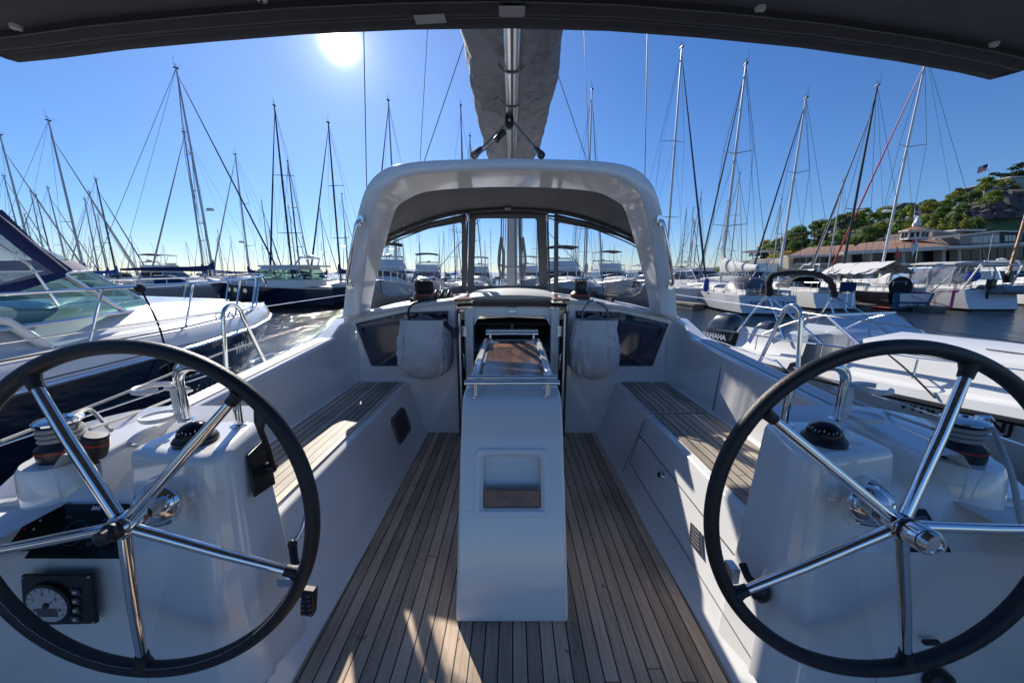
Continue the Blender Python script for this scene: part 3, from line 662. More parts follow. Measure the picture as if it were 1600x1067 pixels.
    e = e + V((s * .055, .03, 0))
    b.box(e + V((0, 0, .06)), (.03, .018, .13)); b.tube(arc(e + V((s * .075, -.01, .125)), (1, 0, 0), (0, 1, 0), .055, 30, 330, 24), .008, 8, sq=1.3)
    b.tube([e + V((0, 0, .12)), e + V((s * .03, -.01, .125))], .009, 8); b.tube([e + V((0, 0, .12)), e + V((-s * .06, -.01, .125))], .008, 8)
    b.lathe([(.001, 0), (.055, 0), (.06, .008), (.06, .018), (.054, .018), (.052, .010), (.001, .010)], e + V((s * .07, -.01, .0)), (0, 0, 1), 28); b.build('cup_holder', parent=pd)
    # console outboard of the pedestal
    def cz(x, y):
        y = y - .03
        z = (lerp(-.04, .525, (y - .93) / .02) if y < .95 else lerp(.525, .665, (y - .95) / .11) if y < 1.06 else lerp(.665, .80, (y - 1.06) / .22) if y < 1.28 else lerp(.80, .832, (y - 1.28) / .12))
        return z - (0 if x < 1.5 else (x - 1.5) ** 1.4 * .30 * max(0, min(1, (z + .04) / .5)))
    xs = [1.05, 1.3, 1.4, 1.5, 1.58, 1.66, 1.74, 1.82, 1.88]; ys = [.96, .98, 1.01, 1.05, 1.09, 1.13, 1.20, 1.31, 1.40, 1.46]
    b = MB().mat(GEL); b.loft([[V((s * x, y, cz(x, y))) for x in xs] for y in ys], closed=False); cs = b.build('helm_console', parent=Y, smooth_=30, bevel=.008, seg=3)
    b = MB().mat(GEL); b.prism([V((s * 1.88, .93, .50)), V((s * 1.88, .93, -.1)), V((s * 1.88, -1.3, -.1)), V((s * 1.88, -1.3, .5))], (s * .02, 0, 0)); b.build('quarter_panel', parent=Y)
    # winch with its plinth
    wc = P(102 if s < 0 else 1497, 700, z=.79); wc.z = .748
    b = MB().mat(GEL); b.lathe([(.125, -.12), (.115, .0), (.105, .012), (.001, .012)], wc, (0, 0, 1), 36); b.build('winch_plinth', parent=Y)
    w2 = wc + V((0, 0, .012)); winch(Y, w2, .068, .150, 3, rope=ROPEM)
    if s < 0:
        b = MB().mat(BLACK); p = P(145, 705, z=.82); b.lathe([(.035, -.03), (.036, .02), (.033, .055), (.028, .06), (.001, .06)], p, (.3, .1, 1), 24); b.mat(RED).lathe([(.0362, .03), (.0355, .036)], p, (.3, .1, 1), 24); b.build('sheet_clutch', parent=Y)
    b = MB().mat(ROPEW)
    if s < 0:
        q0 = w2 + V((.07, -.01, .15))
        b.tube(catmull([q0, P(140, 640, d=1.42), P(170, 668, d=1.4), P(196, 690, d=1.32), P(212, 697, d=1.22)]), .0075, 8)
    else:
        q0 = w2 + V((.07, 0, .145)); b.tube(catmull([q0, P(1552, 672, d=1.25), P(1580, 740, d=1.12), P(1600, 830, d=1.05), P(1640, 930, d=1.0)]), .0075, 8)
    b.tube([w2 + V((-s * .04, .05, .08)), P(px(228), 640, x=s * 1.62), P(px(300), 610, x=s * 1.75)], .0065, 8)
    b.build('sheet_tail', parent=Y)
    # pushpit gate hoop and lifelines
    b = MB().mat(CHROME); hx = s * 1.84
    pa, pb_, pt = P(px(350), 500, x=hx), P(px(384), 500, x=hx), P(px(366), 476, x=hx)
    yl, yr = P(px(347), 490, x=hx).y, P(px(378), 490, x=hx).y
    z0, z1 = .60, pt.z; r = (yr - yl) / 2; cy = (yl + yr) / 2
    pts = [V((s * 1.86, cy - r - .03, z0)), V((hx, cy - r, z1 - r))] + [V((hx, cy - r * math.cos(t), z1 - r + r * math.sin(t))) for t in [math.pi * k / 10 for k in range(1, 10)]] + [V((hx, cy + r, z1 - r)), V((s * 1.86, cy + r + .25, z0))]
    b.tube(pts, .0125, 12); b.lathe([(.03, 0), (.03, .01), (.014, .02)], pts[0], (0, 0, 1)); b.lathe([(.03, 0), (.03, .01), (.014, .02)], pts[-1], (0, 0, 1))
    b.tube(arc((hx, cy - r - .03, z1 - r + .02), (0, 1, 0), (0, 0, 1), .022, 20, 330, 10), .004, 6); b.tube(arc((hx, cy + r + .03, z1 - r + .02), (0, 1, 0), (0, 0, 1), .022, 200, 510, 10), .004, 6)
    gt = b.build('gate_hoop', parent=Y)
    b = MB().mat(CHROME)
    for dz in (-.04, -.40):
        b.tube([V((hx, cy + r, z1 + dz)), V((s * 1.9, 4.6, z1 + dz + .02))], .0035, 6); b.tube([V((hx, cy - r, z1 + dz)), V((s * 1.85, .2, z1 + dz - .02)), V((s * 1.85, -1.0, z1 + dz - .02))], .0035, 6)
    b.build('lifeline', parent=Y)
    b = MB().mat(CHROME); b.tube([V((s * 1.89, 4.6, .62)), V((s * 1.9, 4.6, z1))], .0125, 8); b.tube([V((s * 1.5, 7, .7)), V((s * 1.4, 7, z1))], .0125, 8); b.build('stanchion', parent=Y)

PL = [V((-1.245, 1.05, .85)), V((-.945, .985, .85)), V((-.90, .87, -.04))]
# chartplotter, autopilot keypad and engine panel on the port console; small display to starboard
slope0 = V((-1.4, .98, .525)); sn = V((0, -.14, .11)).normalized(); sup = V((0, .11, .14)).normalized()
def SL(px, py, off=.004): return P(px, py, plane=(slope0, sn)) + sn * off
q = [SL(105, 787), SL(200, 787), SL(197, 873), SL(44, 873)]
b = MB().mat(GLOSSB); b.prism([SL(108, 787, .001), SL(205, 787, .001), SL(197, 872, .001), SL(46, 872, .001)], sn * .016); cpz = b.build('chartplotter', parent=Y, bevel=.003)
SCR = mat('dim_screen', (.006, .009, .012), .25, spec=.12); SCRL = mat('screen_lines', (.10, .22, .26), .4)
b = MB().mat(SCR); b.prism([SL(112, 800, .018), SL(188, 800, .018), SL(186, 860, .018), SL(76, 860, .018)], sn * .0006)
b.mat(SCRL)
cc = SL(126, 832, .0195); b.tube(arc(cc, (1, 0, 0), sup, .036, 0, 360, 30), .0007, 4)
for x, y, t in ((118, 808, '8.4'), (95, 850, '12.6'), (150, 849, '0.0'), (170, 826, 'N'), (176, 812, '215')): b.text(t, SL(x, y, .019), (1, 0, 0), sup, .014)
b.mat(LBL).text('B&G', SL(160, 794, .0175), (1, 0, 0), sup, .016, .0006); b.build('screen', parent=cpz)
b = MB().mat(GLOSSB); b.prism([SL(64, 794, .001), SL(100, 793, .001), SL(60, 860, .001), SL(13, 862, .001)], sn * .014); kp = b.build('autopilot_keypad', parent=Y, bevel=.003)
b = MB().mat(LBL).text('B&G', SL(76, 800, .0155), (1, 0, 0), sup, .014, .0006)
for x, y, m_ in ((58, 813, RED), (72, 813, LBL), (48, 826, RED), (62, 826, LBL), (38, 840, RED)): b.mat(m_).prism(rrect(SL(x, y, .0155), (1, 0, 0), sup, .007, .007, .003), sn * .001)
b.build('key', parent=kp)
FY = V((0, -1, 0)); fac = V((0, .93, 0))
def FP(px, py, off=.003): p = P(px, py, y=.958); p.y -= off; return p
b = MB().mat(BLACK); b.prism([FP(41, 893), FP(152, 891), FP(159, 968), FP(46, 971)], (0, -.012, 0)); ep = b.build('engine_panel', parent=Y, bevel=.005)
dc = FP(83, 933, .016) + V((.014, 0, 0)); r = (FP(118, 933).x - FP(50, 933).x) / 2 * .92
b = MB().mat(BLACK); b.lathe([(r * 1.1, 0), (r * 1.1, .008), (r, .01)], dc, FY, 40); b.mat(DIALW).lathe([(r * .97, .0102), (r * .97, .0112), (.001, .0112)], dc, FY, 40)
b.mat(GREYP); b.prism([dc + V((-.034, -.0118, -.012)), dc + V((.028, -.0118, -.012)), dc + V((.028, -.0118, -.042)), dc + V((-.034, -.0118, -.042))], (0, -.001, 0))
b.mat(BLACK); b.lathe([(.009, .011), (.008, .016), (.001, .016)], dc, FY, 16); b.tube([dc + V((0, -.014, 0)), dc + V((.022, -.014, .014))], .0014, 5)
for k in range(13):
    t = D2R(220 - k * 21.6); d = V((math.cos(t), 0, math.sin(t))); b.tube([dc + d * r * .82 + V((0, -.0118, 0)), dc + d * r * .95 + V((0, -.0118, 0))], .0009, 4)
for k, t in enumerate('01234'): an = D2R(205 - k * 57); b.text(t, dc + V((math.cos(an) * r * .66, -.0116, math.sin(an) * r * .66)), (1, 0, 0), (0, 0, 1), .016, .0004)
b.build('tachometer', parent=ep)
b = MB()
for k in range(4):
    p = FP(128, 917 + 14 * k, .016); b.mat(GREYP).prism(rrect(p, (1, 0, 0), (0, 0, 1), .026, .022, .004), (0, -.003, 0)); b.mat(LBL).prism(rrect(p + V((0, -.0035, 0)), (1, 0, 0), (0, 0, 1), .010, .009, .002), (0, -.001, 0))
for x, y in ((45, 896), (147, 895), (154, 965)): b.mat(CHROME).lathe([(.004, 0), (.003, .003), (.001, .003)], FP(x, y, .014), FY, 10)
b.build('panel_button', parent=ep)
def SR(px, py, off=.004): return P(px, py, plane=(V((1.4, .98, .525)), sn)) + sn * off
b = MB().mat(GLOSSB); b.prism([SR(1408, 795, .001), SR(1440, 795, .001), SR(1480, 862, .001), SR(1405, 862, .001)], sn * .014); sdp = b.build('wind_display', parent=Y, bevel=.003)
b = MB().mat(GREYP); b.prism([SR(1418, 806, .0155), SR(1440, 806, .0155), SR(1455, 842, .0155), SR(1418, 842, .0155)], sn * .0008)
for k in range(5): b.mat(SCRL).prism(rrect(SR(1416 + 13 * k, 854, .0155), (1, 0, 0), sup, .006, .004, .001), sn * .0008)
b.build('display_face', parent=sdp)
# throttle on the inboard face of the port pedestal
t1, t2, t3 = V((-.915, 1.06, .85)), V((-.975, 1.285, .85)), V((-.775, 1.14, -.04)); n2 = (t2 - t1).cross(t3 - t1).normalized(); n2 = n2 if n2.x > 0 else -n2
def SIDE(px, py, off=.002): return P(px, py, plane=(t1, n2)) + n2 * off
b = MB().mat(BLACK); b.prism([SIDE(383, 712), SIDE(413, 683), SIDE(427, 757), SIDE(394, 778)], n2 * .008); th = b.build('throttle_plate', parent=Y, bevel=.004)
pv = SIDE(412, 733, .02)
b = MB().mat(BLACK); b.lathe([(.022, -.012), (.022, .012), (.018, .018), (.001, .018)], pv, n2, 20)
h1 = P(404, 632, d=1.20); h2 = P(407, 672, d=1.19); b.tube([pv + n2 * .012, pv.lerp(h2, .5) + n2 * .01, h2, h2.lerp(h1, .35), h1], [.010, .009, .010, .017, .015], 12); b.sphere(h1, .016, n=6)
b.mat(RED).cyl(pv + n2 * .016, pv + n2 * .026, .007); b.build('throttle_lever', parent=th)
# foot-brace lever and remote on the port side, handle cup to starboard
b = MB().mat(CHROME); p1, p2, p3 = P(476, 806, d=1.35), P(470, 828, d=1.33), P(457, 850, d=1.30)
b.tube([p1, p2, p3], .010, 10); b.mat(BLACK); b.sphere(p3, .017, n=7); b.tube([p3, P(460, 875, d=1.27), P(465, 895, d=1.24)], [.014, .013, .015], 10); b.mat(CHROME).box(P(448, 905, d=1.22), (.05, .03, .03)); b.build('brace_lever', parent=Y)
b = MB().mat(BLACK); q = P(483, 938, d=1.20); b.box(q, (.045, .03, .10), Matrix.Rotation(.15, 3, 'Y')); rc = b.build('windlass_remote', parent=Y, bevel=.006)
b = MB().mat(GREYP)
for i in range(5):
    for j in range(2): b.box(q + V((-.012 + .022 * j, -.017, .036 - .018 * i)), (.010, .004, .009))
b.build('remote_keys', parent=rc)
sp1, sp2, sp3 = V((.915, 1.06, .85)), V((.90, .87, -.04)), V((.80, .93, -.04)); n3 = (sp2 - sp1).cross(sp3 - sp1).normalized(); n3 = n3 if n3.x < 0 else -n3
cpt = P(1188, 925, d=1.17)
b = MB().mat(BLACK); b.sphere(cpt, .032, (1, .8, 1.1), 9); b.tube([P(1160, 880, d=1.22), P(1168, 900, d=1.19), cpt], [.014, .013, .018], 10); b.mat(ALU).box(P(1143, 893, d=1.27), (.03, .05, .06)); b.build('brace_lever', parent=Y, bevel=.004)
b = MB().mat(BLACK); b.lathe([(.045, 0), (.045, .02), (.03, .035), (.001, .035)], P(1462, 1060, y=.958), (0, -1, 0), 20); b.box(P(1455, 1003, y=.95), (.05, .012, .012)); b.mat(CHROME)
b.build('shower_fitting', parent=Y)

# bimini overhead
fe = [(-40, 70), (0, 88), (30, 100), (100, 93), (200, 80), (330, 68), (480, 56), (640, 49), (797, 47), (950, 51), (1100, 62), (1250, 77), (1400, 98), (1500, 116), (1546, 127), (1578, 118), (1625, 92)]
def bz(x): return 1.965 - .045 * (x / 1.25) ** 2
pts = []
for px, py in fe:
    p = P(px, py, z=1.93)
    for _ in range(6): p = P(px, py, z=bz(p.x))
    pts.append(p)
b = MB().mat(CANVAS); rows = []
for k, f in enumerate((0, .08, .16, .3, .6, 1.0, 1.5, 2.2)): rows.append([V((p.x * (1 + .02 * min(f, 1)), p.y - f, p.z + .04 * smooth(f / .5) + .012)) for p in pts])
b.loft(rows, closed=False); b.loft([[p + V((0, 0, .02)) for p in r] for r in rows], closed=False); bim = b.build('bimini_top', parent=Y, smooth_=60)
b = MB().mat(CANVASH)
core = pts[1:-1]
for i, (f0, f1, dz) in enumerate(((0.0, .045, .006), (.045, .085, .0))):
    b.loft([[V((p.x, p.y - f0, p.z + dz * .4)), V((p.x, p.y - (f0 + f1) / 2, p.z - .008 + dz)), V((p.x, p.y - f1, p.z + .002 + dz)), V((p.x, p.y - f1, p.z + .02)), V((p.x, p.y - f0, p.z + .02))] for p in core])
b.build('bimini_hem', parent=bim)
b = MB().mat(ROPEG)
for f in (.043, .088): b.tube([V((p.x, p.y - f, p.z - .001)) for p in core], .0016, 4)
b.build('bimini_seam', parent=bim)
b = MB().mat(CHROME)
for px, py in ((27, 44), (1187, 15), (1550, 71), (408, -3)):
    p = P(px, py, z=1.985)
    for _ in range(6): p = P(px, py, z=bz(p.x) + .012 + .04 * smooth(.12 / .5) - .004)
    b.mat(WHITEP).lathe([(.001, -.006), (.004, -.007), (.011, -.004), (.0125, .004)], p, (0, 0, 1), 18); b.mat(BLACK).lathe([(.0036, -.0075), (.001, -.0075)], p, (0, 0, 1), 8)
b.build('snap_fastener', parent=bim)
b = MB().mat(WHTC); p = P(672, 27, z=1.958); b.box(p + V((0, 0, -.004)), (.068, .028, .002), Matrix.Rotation(-.05, 3, 'Y')); b.mat(ALU); q = P(800, 18, z=1.955); b.box(q, (.055, .03, .004)); b.build('fabric_patch', parent=bim, bevel=.001)
b = MB().mat(CHROME)
for s in (-1, 1): b.tube(catmull([V((s * 1.30, .99, 1.90)), V((s * 1.42, .93, 1.86)), V((s * 1.55, .6, 1.5)), V((s * 1.80, .1, .6))]), .0125, 10)
b.build('bimini_frame', parent=Y)

# boom, sail in its cover, mast and own rigging
BZ = 3.0
b = MB().mat(ALU)
b.loft([[V((math.copysign(abs(math.cos(q)) ** .6, math.cos(q)) * .062, y, BZ + math.copysign(abs(math.sin(q)) ** .6, math.sin(q)) * .095)) for q in [2 * math.pi * k / 20 for k in range(20)]] for y in (1.95, 5.45)])
bo = b.build('boom', parent=Y)
b = MB().mat(GREYP); b.box((0, 3.7, BZ - .0955), (.022, 3.5, .004)); b.mat(BLACK).box((0, 3.7, BZ - .098), (.006, 3.5, .002)); b.build('boom_groove', parent=bo)
b = MB().mat(SAILBAG); secs = []; NY = 150; NQ = 60
for i in range(NY + 1):
    y = lerp(2.15, 5.4, i / NY); hw = .345 + .02 * math.sin(y * 2.1) + .075 * (i / NY); r = []
    for k in range(NQ):
        q = 2 * math.pi * k / NQ; cx, czz = math.cos(q), math.sin(q)
        x = hw * math.copysign(abs(cx) ** .8, cx); z = BZ + .17 + math.copysign(abs(czz), czz) * (.24 if czz < 0 else .55) + .04
        wv = noise.noise(V((q * 2.2, y * 2.6 + abs(cx) * 4 + q * 2, 3.3))) * .040 + noise.noise(V((q * 1.6, y * 9 + abs(cx) * 3, 8))) * .035 * (1 - abs(cx) ** 3) + 2.4 * (1 - abs(cx) ** 3) * (abs(noise.noise(V((q * 5, y * 11 + abs(cx) * 9, 1.1)))) - .2) * .030 + noise.noise(V((q * 1.1, y * 1.7, 7))) * .04
        r.append(V((x + cx * wv, y, z + czz * wv)))
    secs.append(r)
b.loft(secs); b.build('sail_cover', parent=bo, smooth_=80)
b = MB().mat(ROPEG)
def loopb(y, tail):
    b.tube(arc((0, y, BZ + .01), (1, 0, 0), (0, .12, 1), .112, -190, 10, 20), .007, 7); b.sphere((.10 * tail, y, BZ + .04), .016, n=5)
    b.tube(catmull([V((.10 * tail, y, BZ + .04)), V((.13 * tail, y - .03, BZ - .03)), V((.17 * tail, y - .04, BZ - .05))]), .006, 6)
loopb(3.0, 1); loopb(3.55, -1); b.build('reefing_line', parent=bo)
blk = P(796, 190, y=3.75)
b = MB().mat(BLACK); b.loft([rrect(blk + V((0, o, 0)), (1, 0, 0), (0, 0, 1), .085 * k, .14 * k, .04 * k) for o, k in ((-.03, .85), (-.022, 1), (.022, 1), (.03, .85))]); b.mat(CHROME).tube([blk + V((0, 0, .06)), blk + V((0, 0, .16))], .006, 6); b.lathe([(.012, -.034), (.001, -.036)], blk, (0, 1, 0), 12)
aL, aR = P(741, 243, y=2.83), P(846, 243, y=2.83)
for p in (aL, aR): b.mat(BLACK).tube([p, p.lerp(blk, .14)], [.03, .022], 10)
b.tube([blk + V((-.06, -.02, -.10)), blk + V((-.13, -.06, -.19))], [.035, .028], 10)
b.build('mainsheet_block', parent=Y)
b = MB().mat(ROPEB)
b.mat(ROPEG); b.tube([aL, blk + V((-.03, 0, -.02))], .008, 7); b.tube([aL + V((.01, 0, -.01)), blk + V((-.12, -.06, -.18)), blk + V((-.04, -.02, -.08))], .008, 7); b.tube([aR, blk + V((.035, 0, 0))], .009, 7); b.build('mainsheet', parent=Y)
b = MB().mat(MASTM); b.loft([[V((math.cos(q) * .085, 5.62 + math.sin(q) * .13, z)) for q in [2 * math.pi * k / 24 for k in range(24)]] for z in (.9, 17)]); ms = b.build('mast', parent=Y)
b = MB()
for x, m_, r in ((-.16, ROPEB, .010), (-.13, ROPEG, .008), (-.10, ROPEW, .008), (.10, ROPEW, .009), (.115, ROPEB, .008), (.13, ROPEG, .010), (.15, ROPEB, .007), (.02, ROPEW, .010), (.045, ROPEG, .008), (-.055, ROPEG, .007)):
    b.mat(m_); b.tube([V((x * 1.3, 5.42, 1.02)), V((x, 5.46, 2.0)), V((x * .9, 5.47, 3.4))], r, 5)
b.build('mast_halyard', parent=ms)
b = MB().mat(MASTM); b.tube([V((-.2, 5.45, 1.55)), V((0, 5.5, 1.5)), V((.2, 5.45, 1.55))], .02, 8)
for s in (-1, 1): b.mat(ROPEG).tube(catmull([V((s * .16, 5.40, 1.95)), V((s * .20, 5.38, 1.6)), V((s * .15, 5.38, 1.35)), V((s * .12, 5.4, 1.6)), V((s * .16, 5.40, 1.95))]), .02, 7)
b.build('rope_coil', parent=ms)
for (x1, y1), (x2, y2), yy, r in (((573, 300), (568, 30), 5.0, .006), ((1007, 300), (1012, 30), 5.0, .006), ((655, 275), (669, 30), 5.3, .004), ((921, 275), (912, 30), 5.3, .004), ((640, 320), (738, 30), 4.2, .0045), ((930, 290), (866, 100), 4.6, .0045), ((668, 440), (742, 352), 6.4, .006), ((938, 450), (846, 352), 6.4, .006)):
    b = MB().mat(WIRE); a_, b_ = P(x1, y1, y=yy), P(x2, y2, y=yy); b.tube([a_ - (b_ - a_) * .15, b_ + (b_ - a_) * .6], r, 6); b.build('shroud', parent=Y)

# mesh rope bags hung on the bulkhead (they lift off)
for s, lab in ((-1, 'pale mesh rope bag hung left of the companionway, winch handle sticking out'), (1, 'pale mesh rope bag hung right of the companionway, rope ends hanging in')):
    x0, x1 = (622, 700) if s < 0 else (893, 968)
    cx = (x0 + x1) / 2; top = P(cx, 500, y=2.86); lo = P(cx, 592, y=2.86); hw = (P(x1, 530, y=2.86).x - P(x0, 530, y=2.86).x) / 2; H = top.z - lo.z
    t = thing('rope_bag', (top.x, 2.9, lo.z), lab, 'rope bag', 'mesh rope bags on the bulkhead')
    b = MB().mat(MESHBAG); secs = []; N = 72
    for i in range(31):
        f = i / 30; z = top.z - H * f; kx = (.86 + .14 * smooth(f * 2.2)) * (1 if f < .66 else (max(0, 1 - ((f - .66) / .345) ** 3.0)) ** .6) ; dp = (.085 + .055 * math.sin(math.pi * min(f * .9, 1))) * (1 if f < .7 else math.sqrt(max(.0, 1 - ((f - .7) / .305) ** 2)))
        r = []
        for k in range(N):
            q = 2 * math.pi * k / N; c_, s_ = math.cos(q), math.sin(q); ex = .65
            x = math.copysign(abs(c_) ** ex, c_) * hw * kx; yv = math.copysign(abs(s_) ** ex, s_) * dp
            wr = noise.noise(V((q * 3.2 + s * 5, f * 1.6, 2))) * .034 * min(1, f * 4) * (1 - f * .45) + noise.noise(V((q * 7 + f * 3, f * 6, s))) * .012 + noise.noise(V((q * 1.5, f * 9, s + 3))) * .006
            r.append(V((top.x + x + c_ * wr, 2.965 - .10 + yv * .8 - (abs(wr) * 1.2 + .022 * noise.noise(V((x * 16, f * 2.5, s * 4))) * min(1, f * 5) * min(1, (1.02 - f) * 4) + .010 * noise.noise(V((x * 30 + f * 8, f * 9, s)))) * (s_ < 0) + (.012 if s_ > 0 else 0), z)))
        secs.append(r)
    b.loft([secs[0]] + secs, cap=False); b.add(secs[-1], [tuple(range(N))]); bg_ = b.build('bag', parent=t, smooth_=80)
    b = MB().mat(MESHBAG); b.loft([[p + (p - V((top.x, 2.865, p.z))).normalized() * .006 + V((0, 0, dz)) for p in secs[0]] for dz in (.004, -.045)], cap=False); b.loft([[p * 1 + V((0, 0, dz)) for p in secs[0]] for dz in (.005, -.2)], cap=False); b.build('collar', parent=t)
    b = MB().mat(ROPEB if s < 0 else ROPEG); cx0 = top.x
    b.tube(catmull([V((cx0 - .02 * s, 2.9, 1.2)), V((cx0 - .09, 2.86, 1.16)), V((cx0 - .11, 2.84, 1.06)), V((cx0 - .03, 2.86, .98))]), .009, 7)
    if s > 0: b.tube(catmull([V((cx0 + .02, 2.93, 1.18)), V((cx0 + .08, 2.86, 1.14)), V((cx0 + .10, 2.84, 1.05)), V((cx0 + .09, 2.86, .97))]), .009, 7)
    b.mat(ROPEG)
    for k in range(4): b.tube(arc((cx0 + .02 * k, 2.87, top.z - .01 - .01 * k), (1, 0, .2 * k), (0, .6, .5), .07 - .01 * k, 0, 360, 14), .012, 6)
    b.build('rope_tail', parent=t)
h = thing('winch_handle', P(715, 525, y=2.85), 'black winch handle leaning out of the left mesh bag', 'winch handle')
b = MB().mat(BLACK); g0, g1, g2 = P(672, 505, y=2.86), P(686, 497, y=2.86), P(709, 518, y=2.80); b.tube([g0, g1, g2], [.020, .022, .017], 10); b.build('arm', parent=h)
b = MB().mat(BLACK); b.tube([g2 + V((.0, -.0, .03)), g2 + V((.012, -.02, -.05))], [.027, .024], 12); b.mat(RED).lathe([(.0275, 0), (.0275, .008)], g2 + V((.003, 0, .005)), (.1, -.2, -1), 14); b.build('knob', parent=h)

# ------------------------------------------------------------------ water
wmat = bpy.data.materials.new('harbour_water'); wmat.use_nodes = True; t = wmat.node_tree; b_ = t.nodes['Principled BSDF']
b_.inputs['Base Color'].default_value = (.006, .016, .028, 1); b_.inputs['Roughness'].default_value = .06; b_.inputs['IOR'].default_value = 1.33
tc = t.nodes.new('ShaderNodeTexCoord')
def wnoise(sc, stretch, det):
    mp = t.nodes.new('ShaderNodeMapping'); mp.inputs['Scale'].default_value = stretch; n = t.nodes.new('ShaderNodeTexNoise'); n.inputs['Scale'].default_value = sc; n.inputs['Detail'].default_value = det
    t.links.new(tc.outputs['Object'], mp.inputs[0]); t.links.new(mp.outputs[0], n.inputs['Vector']); return n.outputs[0]
n1, n2_ = wnoise(2.2, (1, .8, 1), 5), wnoise(9.0, (1, .7, 1), 4)
ad = t.nodes.new('ShaderNodeMath'); ad.operation = 'MULTIPLY_ADD'; ad.inputs[1].default_value = .30; t.links.new(n2_, ad.inputs[0]); t.links.new(n1, ad.inputs[2])
bp = t.nodes.new('ShaderNodeBump'); bp.inputs['Strength'].default_value = .8; bp.inputs['Distance'].default_value = .14; t.links.new(ad.outputs[0], bp.inputs['Height']); t.links.new(bp.outputs[0], b_.inputs['Normal'])
structure(MB().quad((-2500, -60, WATER), (2500, -60, WATER), (2500, 4500, WATER), (-2500, 4500, WATER)).build('water', wmat))

# ------------------------------------------------------------------ generic boats of the harbour
def rotz(v, a): return V((v.x * math.cos(a) + v.y * math.sin(a), -v.x * math.sin(a) + v.y * math.cos(a), v.z))
class Parts(dict):
    def __getitem__(s, k):
        if k not in s: dict.__setitem__(s, k, MB())
        return dict.__getitem__(s, k)
def finish(parts, root_name, loc, head, label, cat, group=None, flat=False, subs={}):
    if flat:
        m = MB()
        for k, p in parts.items():
            for f, mi in zip(p.f, p.m): pass
            o = len(m.v); m.v += p.v
            for q in p.mats:
                if q not in m.mats: m.mats.append(q)
            m.f += [tuple(i + o for i in f) for f in p.f]; m.m += [m.mats.index(p.mats[q]) for q in p.m]
        o = m.build(root_name); tag(o, label, cat, group)
    else:
        o = thing(root_name, (0, 0, 0), label, cat, group); made = {}
        for k, p in parts.items():
            if '/' in k: continue
            made[k] = p.build(k.split('#')[0], parent=o)
        for k, p in parts.items():
            if '/' in k: a, c = k.split('/'); p.build(c.split('#')[0], parent=made[a])
    o.location = loc; o.rotation_euler = (0, 0, -head); return o

FT = [(0, .80), (.12, .90), (.3, .98), (.45, 1), (.6, .93), (.72, .78), (.84, .52), (.93, .26), (1, .015)]
def hull(parts, L, B, fb, hm, bm=BOTTOM, t0=.58, rise=.28, rake=.5, stern=.35, deckm=DECKW):
    a = []; bt = []
    for t, f in FT:
        y = -t0 * L + L * t; hb = B / 2 * f; z = fb * (1 + rise * t * t); fl = .93 - .25 * t
        ry = -rake * t ** 6; rs = stern * (1 - t) ** 8
        row = [V((s * hb * k, y + (ry if kz < .3 else ry * .5 if kz < .7 else 0) + (rs if kz > .7 else rs * .5 if kz > .3 else 0) * (1), zz)) for s, k, kz, zz in
               ((-1, 1, 1, z), (-1, (1 + fl) / 2 + .02, .5, z * .5), (-1, fl, 0, .12))]
        row2 = [V((-p.x, p.y, p.z)) for p in row[::-1]]
        a.append((row, row2)); bt.append([row[-1], V((-hb * fl * .55, y + ry, -.35)), V((hb * fl * .55, y + ry, -.35)), row2[0]])
    h = parts['hull'].mat(hm); h.loft([r for r, _ in a], closed=False); h.loft([r for _, r in a], closed=False)
    tr = a[0][0] + a[0][1]; h.add(tr, [tuple(range(len(tr)))])
    h.mat(bm).loft(bt, closed=False); h.add(bt[0], [(0, 1, 2, 3)])
    d = parts['deck'].mat(deckm); d.loft([[r[0] + V((.02 * r[0].x * -1 * .2, 0, -.02)), V((0, r[0].y, r[0].z + .04)), q[-1] + V((0, 0, -.02))] for r, q in a], closed=False)
    def zd(y): t = (y + t0 * L) / L; return fb * (1 + rise * t * t) + .02
    def hb(y):
        t = max(0, min(1, (y + t0 * L) / L))
        for (t1, f1), (t2, f2) in zip(FT, FT[1:]):
            if t <= t2: return B / 2 * lerp(f1, f2, (t - t1) / (t2 - t1))
        return 0
    return zd, hb
def trunk(p, zd, y0, y1, w0, w1, h, m, n=7, slope=.35):
    secs = []
    for k in range(n + 1):
        t = k / n; y = lerp(y0, y1, t); w_ = lerp(w0, w1, t ** 1.6); hh = h * (1 if t < .55 else 1 - ((t - .55) / .45) ** 2 * .85); z = zd(y)
        secs.append([V((-w_ - .06, y, z)), V((-w_, y, z + hh * .75)), V((-w_ * .82, y, z + hh)), V((0, y, z + hh * 1.12)), V((w_ * .82, y, z + hh)), V((w_, y, z + hh * .75)), V((w_ + .06, y, z))])
    p.mat(m).loft(secs, closed=False); p.add(secs[0], [tuple(range(7))]); p.add(secs[-1], [tuple(range(7))])
def rails(parts, zd, hb, y0, y1, n, h=.62, r=.012, m=CHROME, two=True, name='lifelines'):
    p = parts[name].mat(m)
    for s in (-1, 1):
        tops = []
        for k in range(n + 1):
            y = lerp(y0, y1, k / n); x = s * max(0.05, hb(y) - .08); z = zd(y); p.tube([(x, y, z), (x, y, z + h)], r, 5); tops.append(V((x, y, z + h)))
        p.tube(tops, r * .8, 5)
        if two: p.tube([q - V((0, 0, h * .5)) for q in tops], r * .5, 4)
